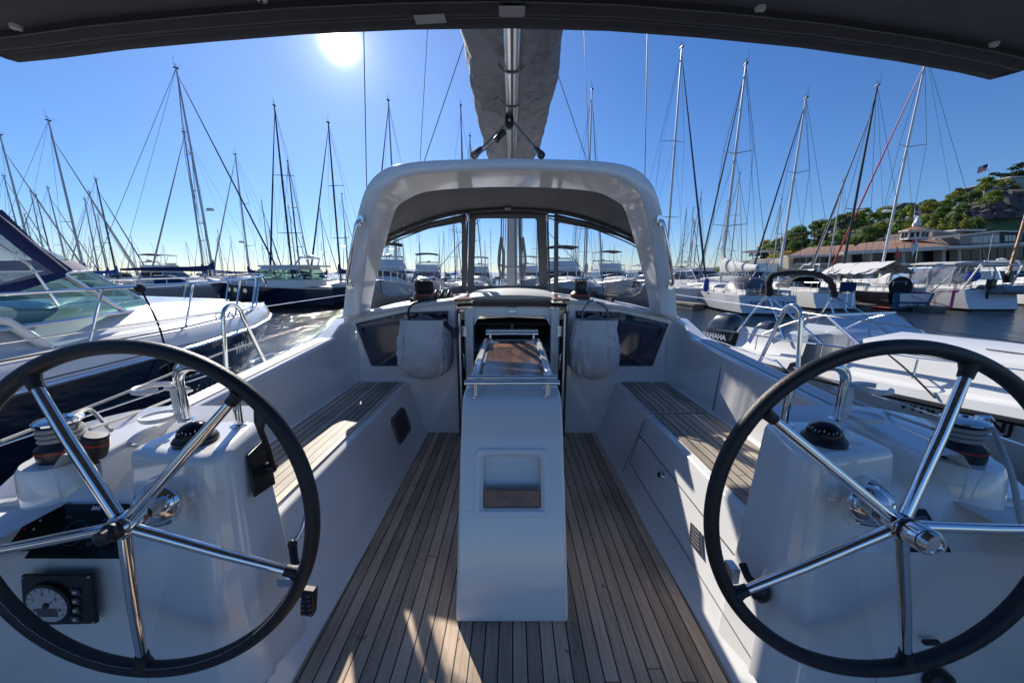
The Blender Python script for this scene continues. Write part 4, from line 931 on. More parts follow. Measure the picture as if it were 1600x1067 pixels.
def sailboat(loc, head, L=10.5, B=3.3, fb=1.0, H=15, hm=HULLW, cover=NAVYC, furl=WHTC, mastm=MASTM, spread=2, hood=None, label='', cat='sailboat', group=None, flat=False, wire=.012, lod=1, boomy=.36, rake=.02, extra=None, name='moored_sailboat', covk=1.0, radar=0, stripe=None, bimini=None, dark_stay=None):
    P_ = Parts(); zd, hb = hull(P_, L, B, fb, hm)
    if stripe:
        q = P_['hull_stripe'].mat(stripe)
        for s in (-1, 1):
            q.loft([[V((s * (hb(y) + .012), y, zd(y) - .10)), V((s * (hb(y) + .012), y, zd(y) - .18))] for y in [lerp(-.57 * L, .38 * L, k / 10) for k in range(11)]], closed=False)
    trunk(P_['cabin'], zd, -.16 * L, .24 * L, B * .30, B * .16, .42, DECKW)
    cb = P_['cabin/window'].mat(DKWIN)
    for s in (-1, 1):
        for a, c in ((-.13, -.03), (-.01, .08), (.10, .16)):
            w0 = lerp(B * .30, B * .16, max(0, (a + .16) / .4) ** 1.6) + .035; w1 = lerp(B * .30, B * .16, max(0, (c + .16) / .4) ** 1.6) + .035
            cb.quad((s * w0, a * L, zd(a * L) + .12), (s * w1, c * L, zd(c * L) + .12), (s * (w1 - .03), c * L, zd(c * L) + .26), (s * (w0 - .03), a * L, zd(a * L) + .27))
    if lod:
        ck = P_['cockpit'].mat(DECKW)
        for s in (-1, 1): ck.box((s * B * .30, -.36 * L, zd(-.3 * L) + .12), (.12, .38 * L, .26))
        ck.mat(GREYP).box((0, -.36 * L, zd(-.3 * L) + .012), (B * .5, .36 * L, .03))
        ck.mat(BLACK).tube(arc((0, -.44 * L, zd(0) + .55), (1, 0, 0), (0, .2, 1), .45, 0, 360, 18), .018, 5)
        pl = P_['pulpit'].mat(CHROME); y1 = .40 * L
        pl.tube(catmull([V((-hb(y1 - .7), y1 - .7, zd(y1) + .62)), V((-.18, y1 + .1, zd(y1) + .66)), V((.18, y1 + .1, zd(y1) + .66)), V((hb(y1 - .7), y1 - .7, zd(y1) + .62))]), .014, 6)
        ys = -.56 * L; pl.tube([V((-hb(ys), ys + 1.2, zd(ys) + .62)), V((-hb(ys) * .9, ys, zd(ys) + .64)), V((-.3, ys, zd(ys) + .64))], .014, 6); pl.tube([V((hb(ys), ys + 1.2, zd(ys) + .62)), V((hb(ys) * .9, ys, zd(ys) + .64)), V((.3, ys, zd(ys) + .64))], .014, 6)
        for s in (-1, 1):
            for f in (.9, .3): pl.tube([V((s * hb(ys) * f, ys + .02, zd(ys))), V((s * hb(ys) * f, ys, zd(ys) + .64))], .012, 5)
        rails(P_, zd, hb, -.52 * L, .34 * L, 6)
        bl = P_['bow_roller'].mat(ALU); bl.box((0, .42 * L, zd(.42 * L)), (.14, .3, .06))
    # mast, spreaders, wires
    zt = H; mz = fb + .35
    P_['mast'].mat(mastm).tube([V((0, 0, mz)), V((0, -rake * H * .5, H * .6)), V((0, -rake * H, zt))], [.085, .082, .05], 10)
    tip = V((0, -rake * H, zt)); mh = P_['mast/masthead_gear'].mat(BLACK)
    mh.tube([tip, tip + V((0, 0, .35))], .012, 4); mh.tube([tip + V((-.05, .35, .22)), tip + V((.02, -.2, .24))], .010, 4); mh.tube([tip + V((.06, -.1, 0)), tip + V((.06, -.1, .75))], .008, 4); mh.box(tip + V((0, 0, .03)), (.16, .3, .07))
    if radar: P_['mast/radar_dome'].mat(WHITEP).lathe([(.001, 0), (.24, .02), (.28, .1), (.22, .2), (.001, .24)], (0, .42, H * radar), n=14); P_['mast/radar_dome'].box((0, .2, H * radar), (.08, .3, .05))
    hs = [.46] if spread == 1 else [.36, .66] if spread == 2 else [.28, .5, .74]
    sp = P_['spreader'].mat(mastm if mastm is MASTB else MASTM); sh = P_['shroud'].mat(WIRE)
    for s in (-1, 1):
        x0 = s * B * .44; last = V((x0, -.25, zd(0))); low = last
        for i, f in enumerate(hs):
            m_ = V((0, -rake * H * f, H * f)); tp = m_ + V((s * B * (.30 - .05 * i), -.35, .06)); sp.tube([m_, tp], [.035, .022], 5); sh.tube([last, tp], wire, 4); sh.tube([low, m_ - V((0, 0, .1))], wire * .8, 4); last = tp; low = tp
        sh.tube([last, V((0, -rake * H * .97, H * .97))], wire, 4)
    bow = V((0, .40 * L, zd(.4 * L) + .1)); st = P_['forestay'].mat(furl)
    top = V((0, -rake * H * .97 + .05, H * (.97 if spread > 1 else .9)))
    st.tube([bow, bow.lerp(top, .06), bow.lerp(top, .12), bow.lerp(top, .6), bow.lerp(top, .93), top], [wire, .05, .075, .055, .03, wire], 7)
    P_['backstay'].mat(WIRE).tube([V((0, -.57 * L, zd(-.57 * L))), tip], wire, 4)
    # boom and covered sail
    bl = boomy * L; bz0 = fb + 1.35; bm = P_['boom'].mat(mastm if mastm is not MASTB else MASTB); bm.tube([V((0, -.1, bz0)), V((0, -bl, bz0 + .08))], .075, 8)
    if cover:
        c = P_['boom/sail_cover'].mat(cover); secs = []; rnd_ = random.random() * 50
        for k in range(15):
            t = k / 14; y = lerp(.12, -bl - .05, t); hh = lerp(.62, .16, t ** .55) * covk + .05 * noise.noise(V((k * .6, rnd_, 0))); ww = lerp(.17, .10, t) * (1 + .35 * noise.noise(V((k * .7, rnd_, 4))))
            if k == 0: hh *= 1.6
            zc = bz0 + .08 * t; secs.append([V((math.cos(q) * ww, y, zc - .09 + hh * (.5 + .5 * math.sin(q)))) for q in [2 * math.pi * j / 10 for j in range(10)]])
        c.loft(secs)
    P_['boom/topping_lift'].mat(WIRE).tube([V((0, -bl, bz0 + .1)), tip], wire * .7, 4)
    if hood:
        c = P_['sprayhood'].mat(hood); y0 = -.13 * L; secs = []
        for k in range(6):
            t = k / 5; y = y0 - t * .16 * L; hh = .75 * math.sin(math.pi / 2 * min(1, .25 + t * 1.1)); z = zd(y) + .2
            secs.append([V((-B * .33 * math.cos(a_), y, z + hh * math.sin(a_) ** .6)) for a_ in [math.pi * j / 10 for j in range(11)]])
        c.loft(secs, closed=False); w_ = P_['sprayhood/hood_window'].mat(DKWIN)
        for a0, a1 in ((2, 4), (6, 8)):
            q = [secs[0][a0].lerp(secs[2][a0], .25), secs[0][a1].lerp(secs[2][a1], .25), secs[2][a1], secs[2][a0]]; w_.quad(*[p_ + V((0, .02, .03)) for p_ in q])
    if bimini:
        c = P_['bimini'].mat(bimini); ya, yb = -.34 * L, -.54 * L; zb = fb + 2.05
        c.loft([[V((x * B * .38, y, zb + .12 * (1 - x * x))) for x in (-1, -.5, 0, .5, 1)] + [V((x * B * .38, y, zb - .06 + .12 * (1 - x * x))) for x in (1, .5, 0, -.5, -1)] for y in (ya, (ya + yb) / 2, yb)])
        f = P_['bimini/bimini_frame'].mat(CHROME)
        for s in (-1, 1):
            for y in (ya, yb): f.tube([V((s * B * .38, y, zb)), V((s * B * .42, (ya + yb) / 2, fb))], .014, 5)
    if extra: extra(P_, zd, hb)
    return finish(P_, name, loc, head, label, cat, group, flat)

def motoryacht(loc, head, L=11, B=3.6, fb=1.25, hm=HULLW, fly=1, label='', group=None, flat=False, hard=True, canvas=None, arch=True, name='moored_motor_yacht', cat='motor yacht', wm_=DKWIN, extra=None, open_=False, ports=True):
    P_ = Parts(); zd, hb = hull(P_, L, B, fb, hm, rise=.5, rake=1.0, stern=0, t0=.5)
    P_['rub_rail'].mat(ALU)
    for s in (-1, 1): P_['rub_rail'].tube([V((s * (hb(y) + .01), y, zd(y) - .06)) for y in [lerp(-.5 * L, .49 * L, k / 14) for k in range(15)]], .03, 5)
    trunk(P_['foredeck_cabin'], zd, .0, .36 * L, B * .34, B * .12, .45, DECKW)
    ya, yb = -.30 * L, .12 * L; h = 1.15; z0 = zd(0) + .1; w0 = B * .38
    # house: sides, raked windscreen, roof
    def ring(z, inset, fr, af): return [V((-w0 + inset, ya + af, z)), V((-w0 + inset, yb - fr - .5, z)), V((-w0 * .55, yb - fr, z)), V((w0 * .55, yb - fr, z)), V((w0 - inset, yb - fr - .5, z)), V((w0 - inset, ya + af, z))]
    r0, r1, r2, r3 = ring(z0 - .35, 0, -.25, 0), ring(z0 + .25, .02, 0, 0), ring(z0 + .95, .14, .85, .3), ring(z0 + h, .16, 1.0, .3)
    hs = P_['deckhouse'].mat(hm if hm in (HULLW, HULLG) else HULLW); hs.loft([r0, r1], closed=True, cap=False)
    P_['deckhouse/window'].mat(wm_).loft([[p * 1 for p in r1], r2], closed=True, cap=False)
    rf = P_['roof'].mat(HULLW); rr = [V((p.x * 1.06, p.y + (.18 if p.y > 0 else -.8 if hard else -.1), p.z)) for p in r3]; rf.loft([r2, r3, [p + V((0, 0, .0)) for p in rr], [p + V((0, 0, .10)) for p in rr]], closed=True)
    mu = P_['deckhouse/mullion'].mat(HULLW)
    for a_, c_ in zip(r1, r2): mu.tube([a_ * 1.004, c_ * 1.004], .04, 5)
    for t in (.35, .68):
        for i, j in ((0, 1), (4, 5)): mu.tube([r1[i].lerp(r1[j], t) * 1.003, r2[i].lerp(r2[j], t) * 1.003], .03, 5)
    zr = z0 + h + .1
    if fly:
        fb_ = P_['flybridge'].mat(HULLW); w1 = w0 * .85; fb_.loft([[V((-w1, ya + .2, z)), V((-w1, yb - 1.6 - o, z)), V((-w1 * .5, yb - 1.1 - o, z)), V((w1 * .5, yb - 1.1 - o, z)), V((w1, yb - 1.6 - o, z)), V((w1, ya + .2, z))] for z, o in ((zr, 0), (zr + .55, .35))], closed=True, cap=False)
        P_['flybridge/windscreen'].mat(CLEARG).loft([[V((-w1, yb - 2.2, z)), V((-w1 * .5, yb - 1.5 - o, z)), V((w1 * .5, yb - 1.5 - o, z)), V((w1, yb - 2.2, z))] for z, o in ((zr + .55, 0), (zr + .85, .25))], closed=False)
        cv = canvas or BLKC; bt = P_['bimini'].mat(cv); bt.loft([[V((x * w1, y, zr + 1.75 + .12 * (1 - x * x))) for x in (-1, -.5, 0, .5, 1)] + [V((x * w1, y, zr + 1.68 + .12 * (1 - x * x))) for x in (1, .5, 0, -.5, -1)] for y in (ya + .3, yb - 1.9)])
        fr = P_['bimini/bimini_frame'].mat(CHROME)
        for s in (-1, 1):
            for y, q in ((ya + .4, ya + .6), (ya + 1.5, ya + .9), (yb - 2.0, yb - 2.1)): fr.tube([V((s * w1, y, zr + 1.7)), V((s * w1, q, zr + .5))], .02, 5)
    if arch:
        ar = P_['radar_arch'].mat(HULLW); y = ya + .5; zz = zr + (.9 if fly else .5)
        ar.tube([V((-w0 * .9, y, zr)), V((-w0 * .75, y - .3, zz)), V((w0 * .75, y - .3, zz)), V((w0 * .9, y, zr))], .07, 6); ar.lathe([(.001, 0), (.26, .02), (.28, .12), (.001, .22)], (0, y - .3, zz + .05), n=12); ar.tube([V((w0 * .6, y - .3, zz)), V((w0 * .6, y - .5, zz + 2.2))], .015, 4); ar.tube([V((-w0 * .6, y - .3, zz)), V((-w0 * .6, y - .5, zz + 1.8))], .015, 4)
    rails(P_, zd, hb, .0 * L, .47 * L, 7, h=.6, r=.018, two=False, name='bow_rail')
    if ports and hm is not HULLW:
        pt = P_['porthole'].mat(CHROME)
        for s in (-1, 1):
            for f in (.16, .22, .08): y = f * L; pt.lathe([(.15, 0), (.15, .02), (.11, .02)], (s * (hb(y) - .01), y, zd(y) * .72), (s, 0, 0), 14)
    ck = P_['cockpit_well'].mat(GREYP); ck.box((0, -.40 * L, zd(-.4 * L) + .02), (B * .6, .16 * L, .04)); ck.mat(HULLW).box((0, -.49 * L, zd(-.4 * L) + .1), (B * .7, .1, .3))
    if extra: extra(P_, zd, hb)
    return finish(P_, name, loc, head, label, cat, group, flat)

def top_at(px, py, H):      # where a mast stands, from its seen top and its height over the water
    d = ray(px, py); t = (WATER + H - 1.4) / d.z; q = CAM + d * t; return V((q.x, q.y, WATER))
def toward(loc, tx, ty): return math.atan2(tx - loc.x, ty - loc.y)

# ------------------------------------------------------------------ the row to starboard
def aim(p, L, px):          # heading that puts the stern in the direction of a pixel column
    u = (px - 800) / F; best = 0
    for k in range(-60, 61):
        a = k * .01; x, y = p.x - .58 * L * math.sin(a), p.y - .58 * L * math.cos(a); e = abs(x - u * (y * CP + 2.15 * SP)); 
        if k == -60 or e < be: be = e; best = a
    return best
def ns_extra(P_, zd, hb):
    L = 11.; ys = -.58 * L - .012
    q = P_['hull/name'].mat(NAVYC)
    for t, x, z, sz in (('NORTH STAR', .1, .62, .36), ('SEATTLE', .1, .34, .15)): q.text(t, (x, ys + .12 * (1 - z), z), (1, 0, 0), (0, .25, 1), sz, .004, .05)
    q.mat(GREYP)
    for y0 in (-1.2, 1.0):
        for s in (-1,):
            pts = [V((s * (hb(y0 + a) + .015), y0 + a, z)) for a, z in ((-.45, .60), (-.42, .85), (-.15, .92), (.1, .72), (.25, .35), (.7, .12))]
            q.tube(catmull(pts), .055, 5, sq=.3); q.tube(catmull([pts[0], pts[0] + V((0, .2, -.12)), pts[0] + V((0, .25, .05))]), .06, 5, sq=.3)
    f = P_['blue_fender'].mat(BLUEC); f.lathe([(.02, .9), (.14, .8), (.16, .4), (.14, .1), (.02, 0)], (-hb(-2.4) - .05, -2.4, zd(0) - .1), n=10)
    d = P_['cockpit_tent'].mat(GREYP); d.loft([[V((-B_ * math.cos(a), y, zd(y) + .15 + .85 * k * math.sin(a))) for a in [math.pi * j / 8 for j in range(9)]] for y, k, B_ in ((-4.9, .2, 1.0), (-4.4, .8, 1.15), (-3.8, 1.05, 1.2), (-3.2, .9, 1.1), (-2.8, .3, 1.0))], closed=False)
p = top_at(1162, 105, 15.2); NS = sailboat(p, aim(p, 11, 1200), 11, 3.6, 1.05, 15.2, HULLG, WHTC, WIRE, MASTM, 2, None, 'pale grey racing sailboat with black curl marks on its side', wire=.013, extra=ns_extra, covk=2.1, boomy=.42)
def sc_extra(P_, zd, hb):
    ys = -.58 * 10.4 - .03; q = P_['hull/name'].mat(NAVYC)
    q.text('SCREAMIN', (-hb(-2.6) * .985 - .04, -2.6, .66), (0, -1, 0), (0, 0, 1), .42, .03, .03); q.text('YAWL', (-hb(-3.2) * .98 - .04, -3.3, .38), (0, -1, 0), (0, 0, 1), .30, .03, .03)
    q.text('SEATTLE', (-.2, ys, .55), (1, 0, 0), (0, .25, 1), .16, .0, .04)
    l = P_['boarding_ladder'].mat(CHROME)
    for x in (.5, .85): l.tube([(x, ys - .05, .15), (x, ys + .05, 1.2)], .02, 5)
    for z in (.3, .5, .7, .9): l.tube([(.5, ys - .04, z), (.85, ys - .04, z)], .016, 5)
    P_['stern_net'].mat(NAVYC).box((.6, ys + .2, zd(-5) + .35), (.9, .06, .6))
p = top_at(1255, 157, 14.4); SC = sailboat(p, aim(p, 10.4, 1306), 10.4, 3.0, 1.05, 14.4, HULLW, BLKC, NAVYC, MASTW, 2, BLKC, 'white sailboat with dark lettering between the pale grey racer and black-hulled boat', wire=.013, extra=sc_extra, covk=.7)
def ho_extra(P_, zd, hb):
    ys = -.58 * 10.2; q = P_['stern_panel'].mat(mat('blue_transom_paint', (.02, .08, .20), .3)); q.prism([V((-hb(ys) * .98, ys - .02, zd(ys) * .97)), V((hb(ys) * .98, ys - .02, zd(ys) * .97)), V((hb(ys) * .85, ys + .10, .14)), V((-hb(ys) * .85, ys + .10, .14))], (0, -.03, 0))
    q.mat(HULLW).prism([V((-hb(ys) * .7, ys - .055, zd(ys) * .93)), V((hb(ys) * .8, ys - .055, zd(ys) * .93)), V((hb(ys) * .72, ys - .02, .55)), V((-hb(ys) * .6, ys - .02, .55))], (0, -.02, 0))
    q.mat(LBL).text('SEATTLE, WA', (0, ys - .02, .34), (1, 0, 0), (0, -.1, 1), .24, .01, .06)
    P_['hull/name'].mat(LBL).text('Hooligan', (-hb(-2.4) - .05, -2.4, .86), (0, -1, 0), (0, 0, 1), .46, .012, .03)
    P_['hull/red_stripe'].mat(BOTRED)
    for s in (-1, 1): P_['hull/red_stripe'].loft([[V((s * (hb(y) * .93 + .02), y, .20)), V((s * (hb(y) * .935 + .02), y, .13))] for y in [lerp(ys, 3.5, k / 10) for k in range(11)]], closed=False)
    w_ = P_['round_cover'].mat(BLKC); w_.lathe([(.62, -.05), (.66, 0), (.62, .05), (.001, .08)], (-.55, ys + .25, zd(ys) + .30), (0, -1, .1), 28)
    q = P_['stern_ensign'].mat(WHTC); q.tube([(.9, ys, zd(ys)), (1.25, ys - .5, zd(ys) + 1.0)], .03, 5)
p = top_at(1365, 138, 15); HO = sailboat(p, aim(p, 10.2, 1422), 10.2, 2.8, 1.1, 15, HULLB, None, WIRE, MASTB, 1, None, 'black-hulled sailboat with blue stern panel and dark mast under a striped boom tent', wire=.014, extra=ho_extra)
# boom tent lies over Hooligan's boom
t = thing('boom_tent', p, 'pale grey striped canvas tent draped over the boom of the black-hulled sailboat', 'boom tent')
b = MB().mat(WHTC); hh = HO.rotation_euler.z
def loc2(x, y, z): c, s_ = math.cos(hh), math.sin(hh); return V((p.x + x * c - y * s_, p.y + x * s_ + y * c, WATER + z))
for s in (-1, 1):
    b.loft([[loc2(0, y, 3.05), loc2(s * .6, y, 2.72 + .03 * math.sin(y * 9)), loc2(s * 1.25, y, 2.25 + .05 * math.sin(y * 7))] for y in [.6 - k * .35 for k in range(15)]], closed=False)
b.mat(GREYP)
for s in (-1, 1):
    for y in (-.2, -.9, -1.4, -2.3, -3.2, -3.6): b.quad(loc2(0, y, 3.06), loc2(s * 1.25, y, 2.28), loc2(s * 1.25, y - .12, 2.28), loc2(0, y - .12, 3.06))
b.mat(CHROME)
for y in (.5, -4.2): b.tube([loc2(-1.25, y, 2.28), loc2(-1.4, y, 1.3)], .015, 4); b.tube([loc2(1.25, y, 2.28), loc2(1.4, y, 1.3)], .015, 4)
b.build('tent_canvas', parent=t)
# white yacht with enclosure
def wy_extra(P_, zd, hb):
    L = 12.5; c = P_['cockpit_enclosure'].mat(WHTC)
    def arcs(y, k, w_, h): return [V((-w_ * math.cos(a), y, zd(y) + .15 + h * math.sin(a) ** .5 * k)) for a in [math.pi * j / 12 for j in range(13)]]
    c.loft([arcs(-.4, .15, 1.2, 1.2), arcs(-1.5, .8, 1.3, 1.2), arcs(-2.0, .95, 1.3, 1.2)], closed=False)
    c.loft([[V((x * 1.3, y, zd(y) + 1.62 + .12 * (1 - x * x))) for x in (-1, -.5, 0, .5, 1)] + [V((x * 1.3, y, zd(y) + 1.54 + .12 * (1 - x * x))) for x in (1, .5, 0, -.5, -1)] for y in (-3.3, -5.9)])
    e = P_['cockpit_enclosure/frame'].mat(WHTC)
    for y in (-2.1, -3.4, -4.6, -5.9): e.tube([V((-1.35, y, zd(y) + .15)), V((-1.3, y, zd(y) + 1.2)), V((-1.0, y, zd(y) + 1.6)), V((1.0, y, zd(y) + 1.6)), V((1.3, y, zd(y) + 1.2)), V((1.35, y, zd(y) + .15))], .05, 5)
    v = P_['cockpit_enclosure/vinyl_window'].mat(PVC2)
    for s in (-1, 1):
        v.quad((s * 1.32, -2.0, zd(0) + .3), (s * 1.32, -5.9, zd(0) + .2), (s * 1.2, -5.9, zd(0) + 1.5), (s * 1.2, -2.0, zd(0) + 1.2))
    ys = -.58 * L; q = P_['stern_arch'].mat(HULLW)
    q.tube([V((-1.4, ys + .6, zd(ys))), V((-1.25, ys + .1, zd(ys) + 1.5)), V((1.25, ys + .1, zd(ys) + 1.5)), V((1.4, ys + .6, zd(ys)))], .06, 8)
    P_['blue_bag'].mat(BLUEC).sphere((-.6, ys + .9, zd(ys) + .8), .38, (1, .8, .9), 8)
    P_['outboard_motor'].mat(BLACK).loft([rrect((.55, ys + .1, z), (1, 0, 0), (0, 1, 0), w_, .3, .06) for z, w_ in ((1.7, .2), (1.95, .3), (2.3, .28), (2.4, .15))])
    f = P_['stern_seat_frame'].mat(CHROME)
    for x in (-1.1, -.8, -.4): f.tube([(x, ys + 1.6, zd(ys)), (x + .1, ys + 1.5, zd(ys) + 1.4), (x + .3, ys + 1.0, zd(ys) + .9)], .03, 5)
    f2 = P_['fender'].mat(BLUEC); f2.lathe([(.02, .7), (.12, .62), (.13, .3), (.12, .06), (.02, 0)], (-hb(-1) - .12, -1., .35), n=10)
p = top_at(1446, 92, 17.5); p = V((p.x * .99 + .0, p.y, WATER)); WY = sailboat(p, aim(p, 12.5, 1552), 12.5, 3.9, 1.25, 17.5, HULLG, None, RED, MASTW, 2, None, 'white yacht with clear-windowed cockpit canvas, white mast and red furled headsail', wire=.015, extra=wy_extra, boomy=.42, radar=.40)
d = thing('inflatable_dinghy', P(1575, 452, d=22.5), 'grey inflatable dinghy hung across the stern of the white yacht', 'dinghy')
b = MB().mat(mat('grey_hypalon', (.16, .20, .24), .6, var=.1)); c = P(1585, 452, d=21.5)
for s in (-.45, .45): b.tube(catmull([c + V((-1.5, s, 0)), c + V((-.5, s, -.05)), c + V((1.0, s, 0)), c + V((1.7, s * .2, .2))]), [.10] + [.26] * 30 if False else .24, 12)
b.mat(HULLG).box(c + V((0, 0, -.12)), (2.6, .8, .1)); b.build('tubes', parent=d)
b = MB().mat(BLACK); b.box(c + V((-1.5, 0, .35)), (.35, .3, .5)); b.box(c + V((-1.55, 0, -.2)), (.12, .12, .8)); b.build('outboard', parent=d, bevel=.05)
# pontoon with pink mooring line on the outer finger
def dock(x0, y0, x1, y1, w_, label, piles=2, z=-.52):
    a, c = V((x0, y0, 0)), V((x1, y1, 0)); dr = (c - a).normalized(); n = V((dr.y, -dr.x, 0)) * w_ / 2; t = thing('floating_dock', (x0, y0, WATER), label, 'dock', 'floating docks')
    b = MB().mat(DOCKM); b.prism([V((q.x, q.y, z)) for q in (a - n, a + n, c + n, c - n)], (0, 0, .12)); b.build('deck_boards', parent=t)
    b = MB().mat(DOCKF); k = int((c - a).length / 2.5) + 1
    for i in range(k): q = a.lerp(c, (i + .5) / k); b.prism([V((r.x, r.y, WATER - .2)) for r in (q - n * .9 - dr * .9, q + n * .9 - dr * .9, q + n * .9 + dr * .9, q - n * .9 + dr * .9)], (0, 0, z - WATER + .19))
    b.build('float', parent=t)
    for i in range(piles): b = MB().mat(PILE); q = a.lerp(c, (i + 1) / (piles + 1)) + n * 1.25; b.tube([V((q.x, q.y, WATER - 1)), V((q.x, q.y, 1.3))], .14, 10); b.build('pile', parent=t)
    for i in range(2 if w_ > 1 and w_ < 1.9 else 0): q = a.lerp(c, .3 + .4 * i) - n * .6; b = MB().mat(WHITEP).box((q.x, q.y, z + .36), (.6, .45, .5)); b.build('dock_box', parent=t, bevel=.03)
    return t
DOCKM = mat('grey_dock_boards', (.22, .19, .16), .85, var=.3, vscale=6, bump=.3); DOCKF = mat('concrete_float', (.16, .15, .14), .9, var=.3); PILE = mat('dark_pile', (.035, .03, .028), .8)
dock(12.0, 22.5, 10.2, 33, .9, 'dark finger dock left of the pale grey racing sailboat', 0); dock(17.6, 22.5, 16.2, 31, .9, 'finger dock between the pale grey racer and the white lettered sailboat', 0)
dock(22.4, 22, 21.2, 31, .9, 'finger dock left of the black-hulled sailboat', 0); dock(25.0, 20.5, 25.4, 31, 1.0, 'finger dock right of the black-hulled sailboat with a pink line on it', 0)
dock(8, 33, 60, 33.5, 2.2, 'long walkway dock behind the row of sterns on the right', 2)
dock(-13, 27.5, -5.2, 28, 1.4, 'low dock with white boxes left of the cockpit arch', 1)
dock(-34, 28, -14, 28, 2.0, 'walkway dock behind the navy motor yacht', 0); dock(-19.5, 16.5, -18.5, 27, .9, 'finger dock left of the navy motor yacht', 0)
dock(2.75, -1, 2.80, 6.5, .6, 'finger dock between the cockpit and the outboard runabout', 0)
PINK = mat('pink_rope', (.8, .10, .28), .7); rp = MB().mat(PINK); q = P(1491, 455, d=20.5)
rp.tube([q, q + V((.02, 0, -.95))], .07, 6); rp.tube([q + V((0, 0, -.9)), P(1440, 468, d=21), P(1405, 455, d=22)], .025, 5); rp.tube([q, P(1450, 457, d=21), P(1405, 455, d=22)], .02, 5); rp.tube([q + V((-.2, 0, 0)), q + V((.2, 0, 0))], .08, 6)
tag(rp.build('mooring_line'), 'pink mooring line wound round a post behind the black-hulled sailboat', 'rope')

# ------------------------------------------------------------------ mid-distance boats to port
def ov_extra(P_, zd, hb):
    ys = -.58 * 12.5; P_['hull/name'].mat(NAVYC).text('Overtime', (-.2, ys + .02, .8), (1, 0, 0), (0, -.1, 1), .42, .0, .06)
    P_['outboard_motor'].mat(NAVY).loft([rrect((-1.2, ys - .05, z), (1, 0, 0), (0, 1, 0), w_, .45, .1) for z, w_ in ((1.5, .25), (1.75, .45), (2.2, .42), (2.3, .2))])
p = top_at(285, 110, 17.5); p0 = P(210, 475, z=WATER)
sailboat(p, toward(V((p0.x, p0.y, 0)), p.x, p.y), 12.5, 3.9, 1.15, 17.5, HULLBG, NAVYC, NAVYC, MASTM, 2, NAVYC, 'beige-hulled sailboat with navy canvas and long covered boom, left of the navy motor yacht', wire=.015, extra=ov_extra, radar=.42, covk=1.1, boomy=.42)
c = P(415, 479, z=WATER); c.y += 1.2
motoryacht(c, D2R(-84 + 0), 10.6, 3.5, 1.3, NAVY, 0, 'navy blue motor yacht with white hardtop and three round portholes', wm_=TINTG)
for (px, py, H, hd, hm, cov, fu, mm, hood, lab) in (
    (80, 190, 14, 20, HULLW, GREENC, WHTC, MASTM, None, 'white sailboat with dark green covered sail, seen over the near cruiser at far left'),
    (284, 206, 15, -150, HULLW, BLUEC, WHTC, MASTM, BLUEC, 'white sailboat whose mast stands just left of the tall mast with a radar'),
    (152, 281, 12.5, 15, HULLW, BLUEC, BLUEC, MASTB, BLUEC, 'sailboat with royal blue sail cover and black wheel cover, far left'),
    (77, 294, 13, 10, HULLW, WHTC, WHTC, MASTM, None, 'white sailboat with pale cover behind the canvas of the near cruiser'),
    (45, 299, 13.5, -160, HULLW, NAVYC, WHTC, MASTM, NAVYC, 'sailboat with leaning-looking pale mast beside the near cruiser top'),
    (4, 212, 14, 12, HULLW, NAVYC, WHTC, MASTM, None, 'sailboat whose mast rises at the left border of the view'),
    (130, 311, 12, -165, HULLW, NAVYC, WHTC, MASTM, None, 'small sailboat with slim mast between two taller ones, far left'),
    (142, 301, 12.5, 15, HULLW, GREENC, WHTC, MASTM, None, 'small sailboat with green sail cover, far left of the beige hull'),
    (365, 241, 15, -160, HULLW, NAVYC, WHTC, MASTM, NAVYC, 'white sailboat behind the navy motor yacht, mast above its bow'),
    (427, 164, 16.5, 170, HULLW, NAVYC, NAVYC, MASTB, NAVYC, 'sailboat with tall dark mast directly behind the navy motor yacht hardtop'),
    (452, 323, 13, 12, HULLW, NAVYC, WHTC, MASTM, None, 'sailboat with short mast right of the tall dark mast'),
    (511, 191, 15.5, -170, HULLW, NAVYC, NAVYC, MASTB, NAVYC, 'sailboat with furled navy headsail left of the cockpit arch, navy sail hanging'),
    (535, 304, 14, 10, HULLW, BLUEC, WHTC, MASTM, None, 'sailboat with thin mast closest to the left leg of the arch'),
    (605, 156, 17, -170, HULLW, NAVYC, NAVYC, MASTM, NAVYC, 'sailboat whose tall mast rises above the left corner of the arch'),
    (720, 164, 17, 170, HULLW, NAVYC, WHTC, MASTB, None, 'sailboat whose dark mast rises left of the grey sail cover'),
    (735, 214, 15.5, 10, HULLW, BLUEC, WHTC, MASTM, None, 'sailboat with mast top just left of the sail cover base'),
    (926, 139, 17, 175, HULLW, WHTC, WHTC, MASTM, WHTC, 'white sailboat seen in right hood window with pale loose sail cover'),
    (1068, 72, 18.5, 172, HULLW, NAVYC, NAVYC, MASTM, NAVYC, 'white sloop right of the arch with dark furled headsail and tall mast'),
    (1157, 271, 14.5, -170, HULLW, NAVYC, WHTC, MASTM, None, 'sailboat with mast just right of the pale grey racer mast, farther back'),
    (1095, 302, 14, 8, HULLW, NAVYC, WHTC, MASTM, None, 'sailboat with short mast right of the tall sloop, farther back'),
    (1137, 315, 14, 12, HULLW, BLUEC, WHTC, MASTM, None, 'sailboat behind the pale grey racer with a thin short mast'),
    (1222, 312, 13, -165, HULLW, NAVYC, WHTC, MASTM, None, 'sailboat with low mast in front of the wooded hill foot'),
    (1316, 284, 14, 10, HULLW, BLKC, WHTC, MASTM, None, 'sailboat with pale mast in front of the brown-roofed clubhouse')):
    p = top_at(px, py, H); L = H * .68
    sailboat(p, D2R(hd), L, L * .31, 1.0, H, hm, cov, fu, mm, 2 if H > 14 else 1, hood, lab, wire=.010 if p.y < 40 else .013, rake=.01, radar=(.38 if px in (605, 365, 926) else 0))
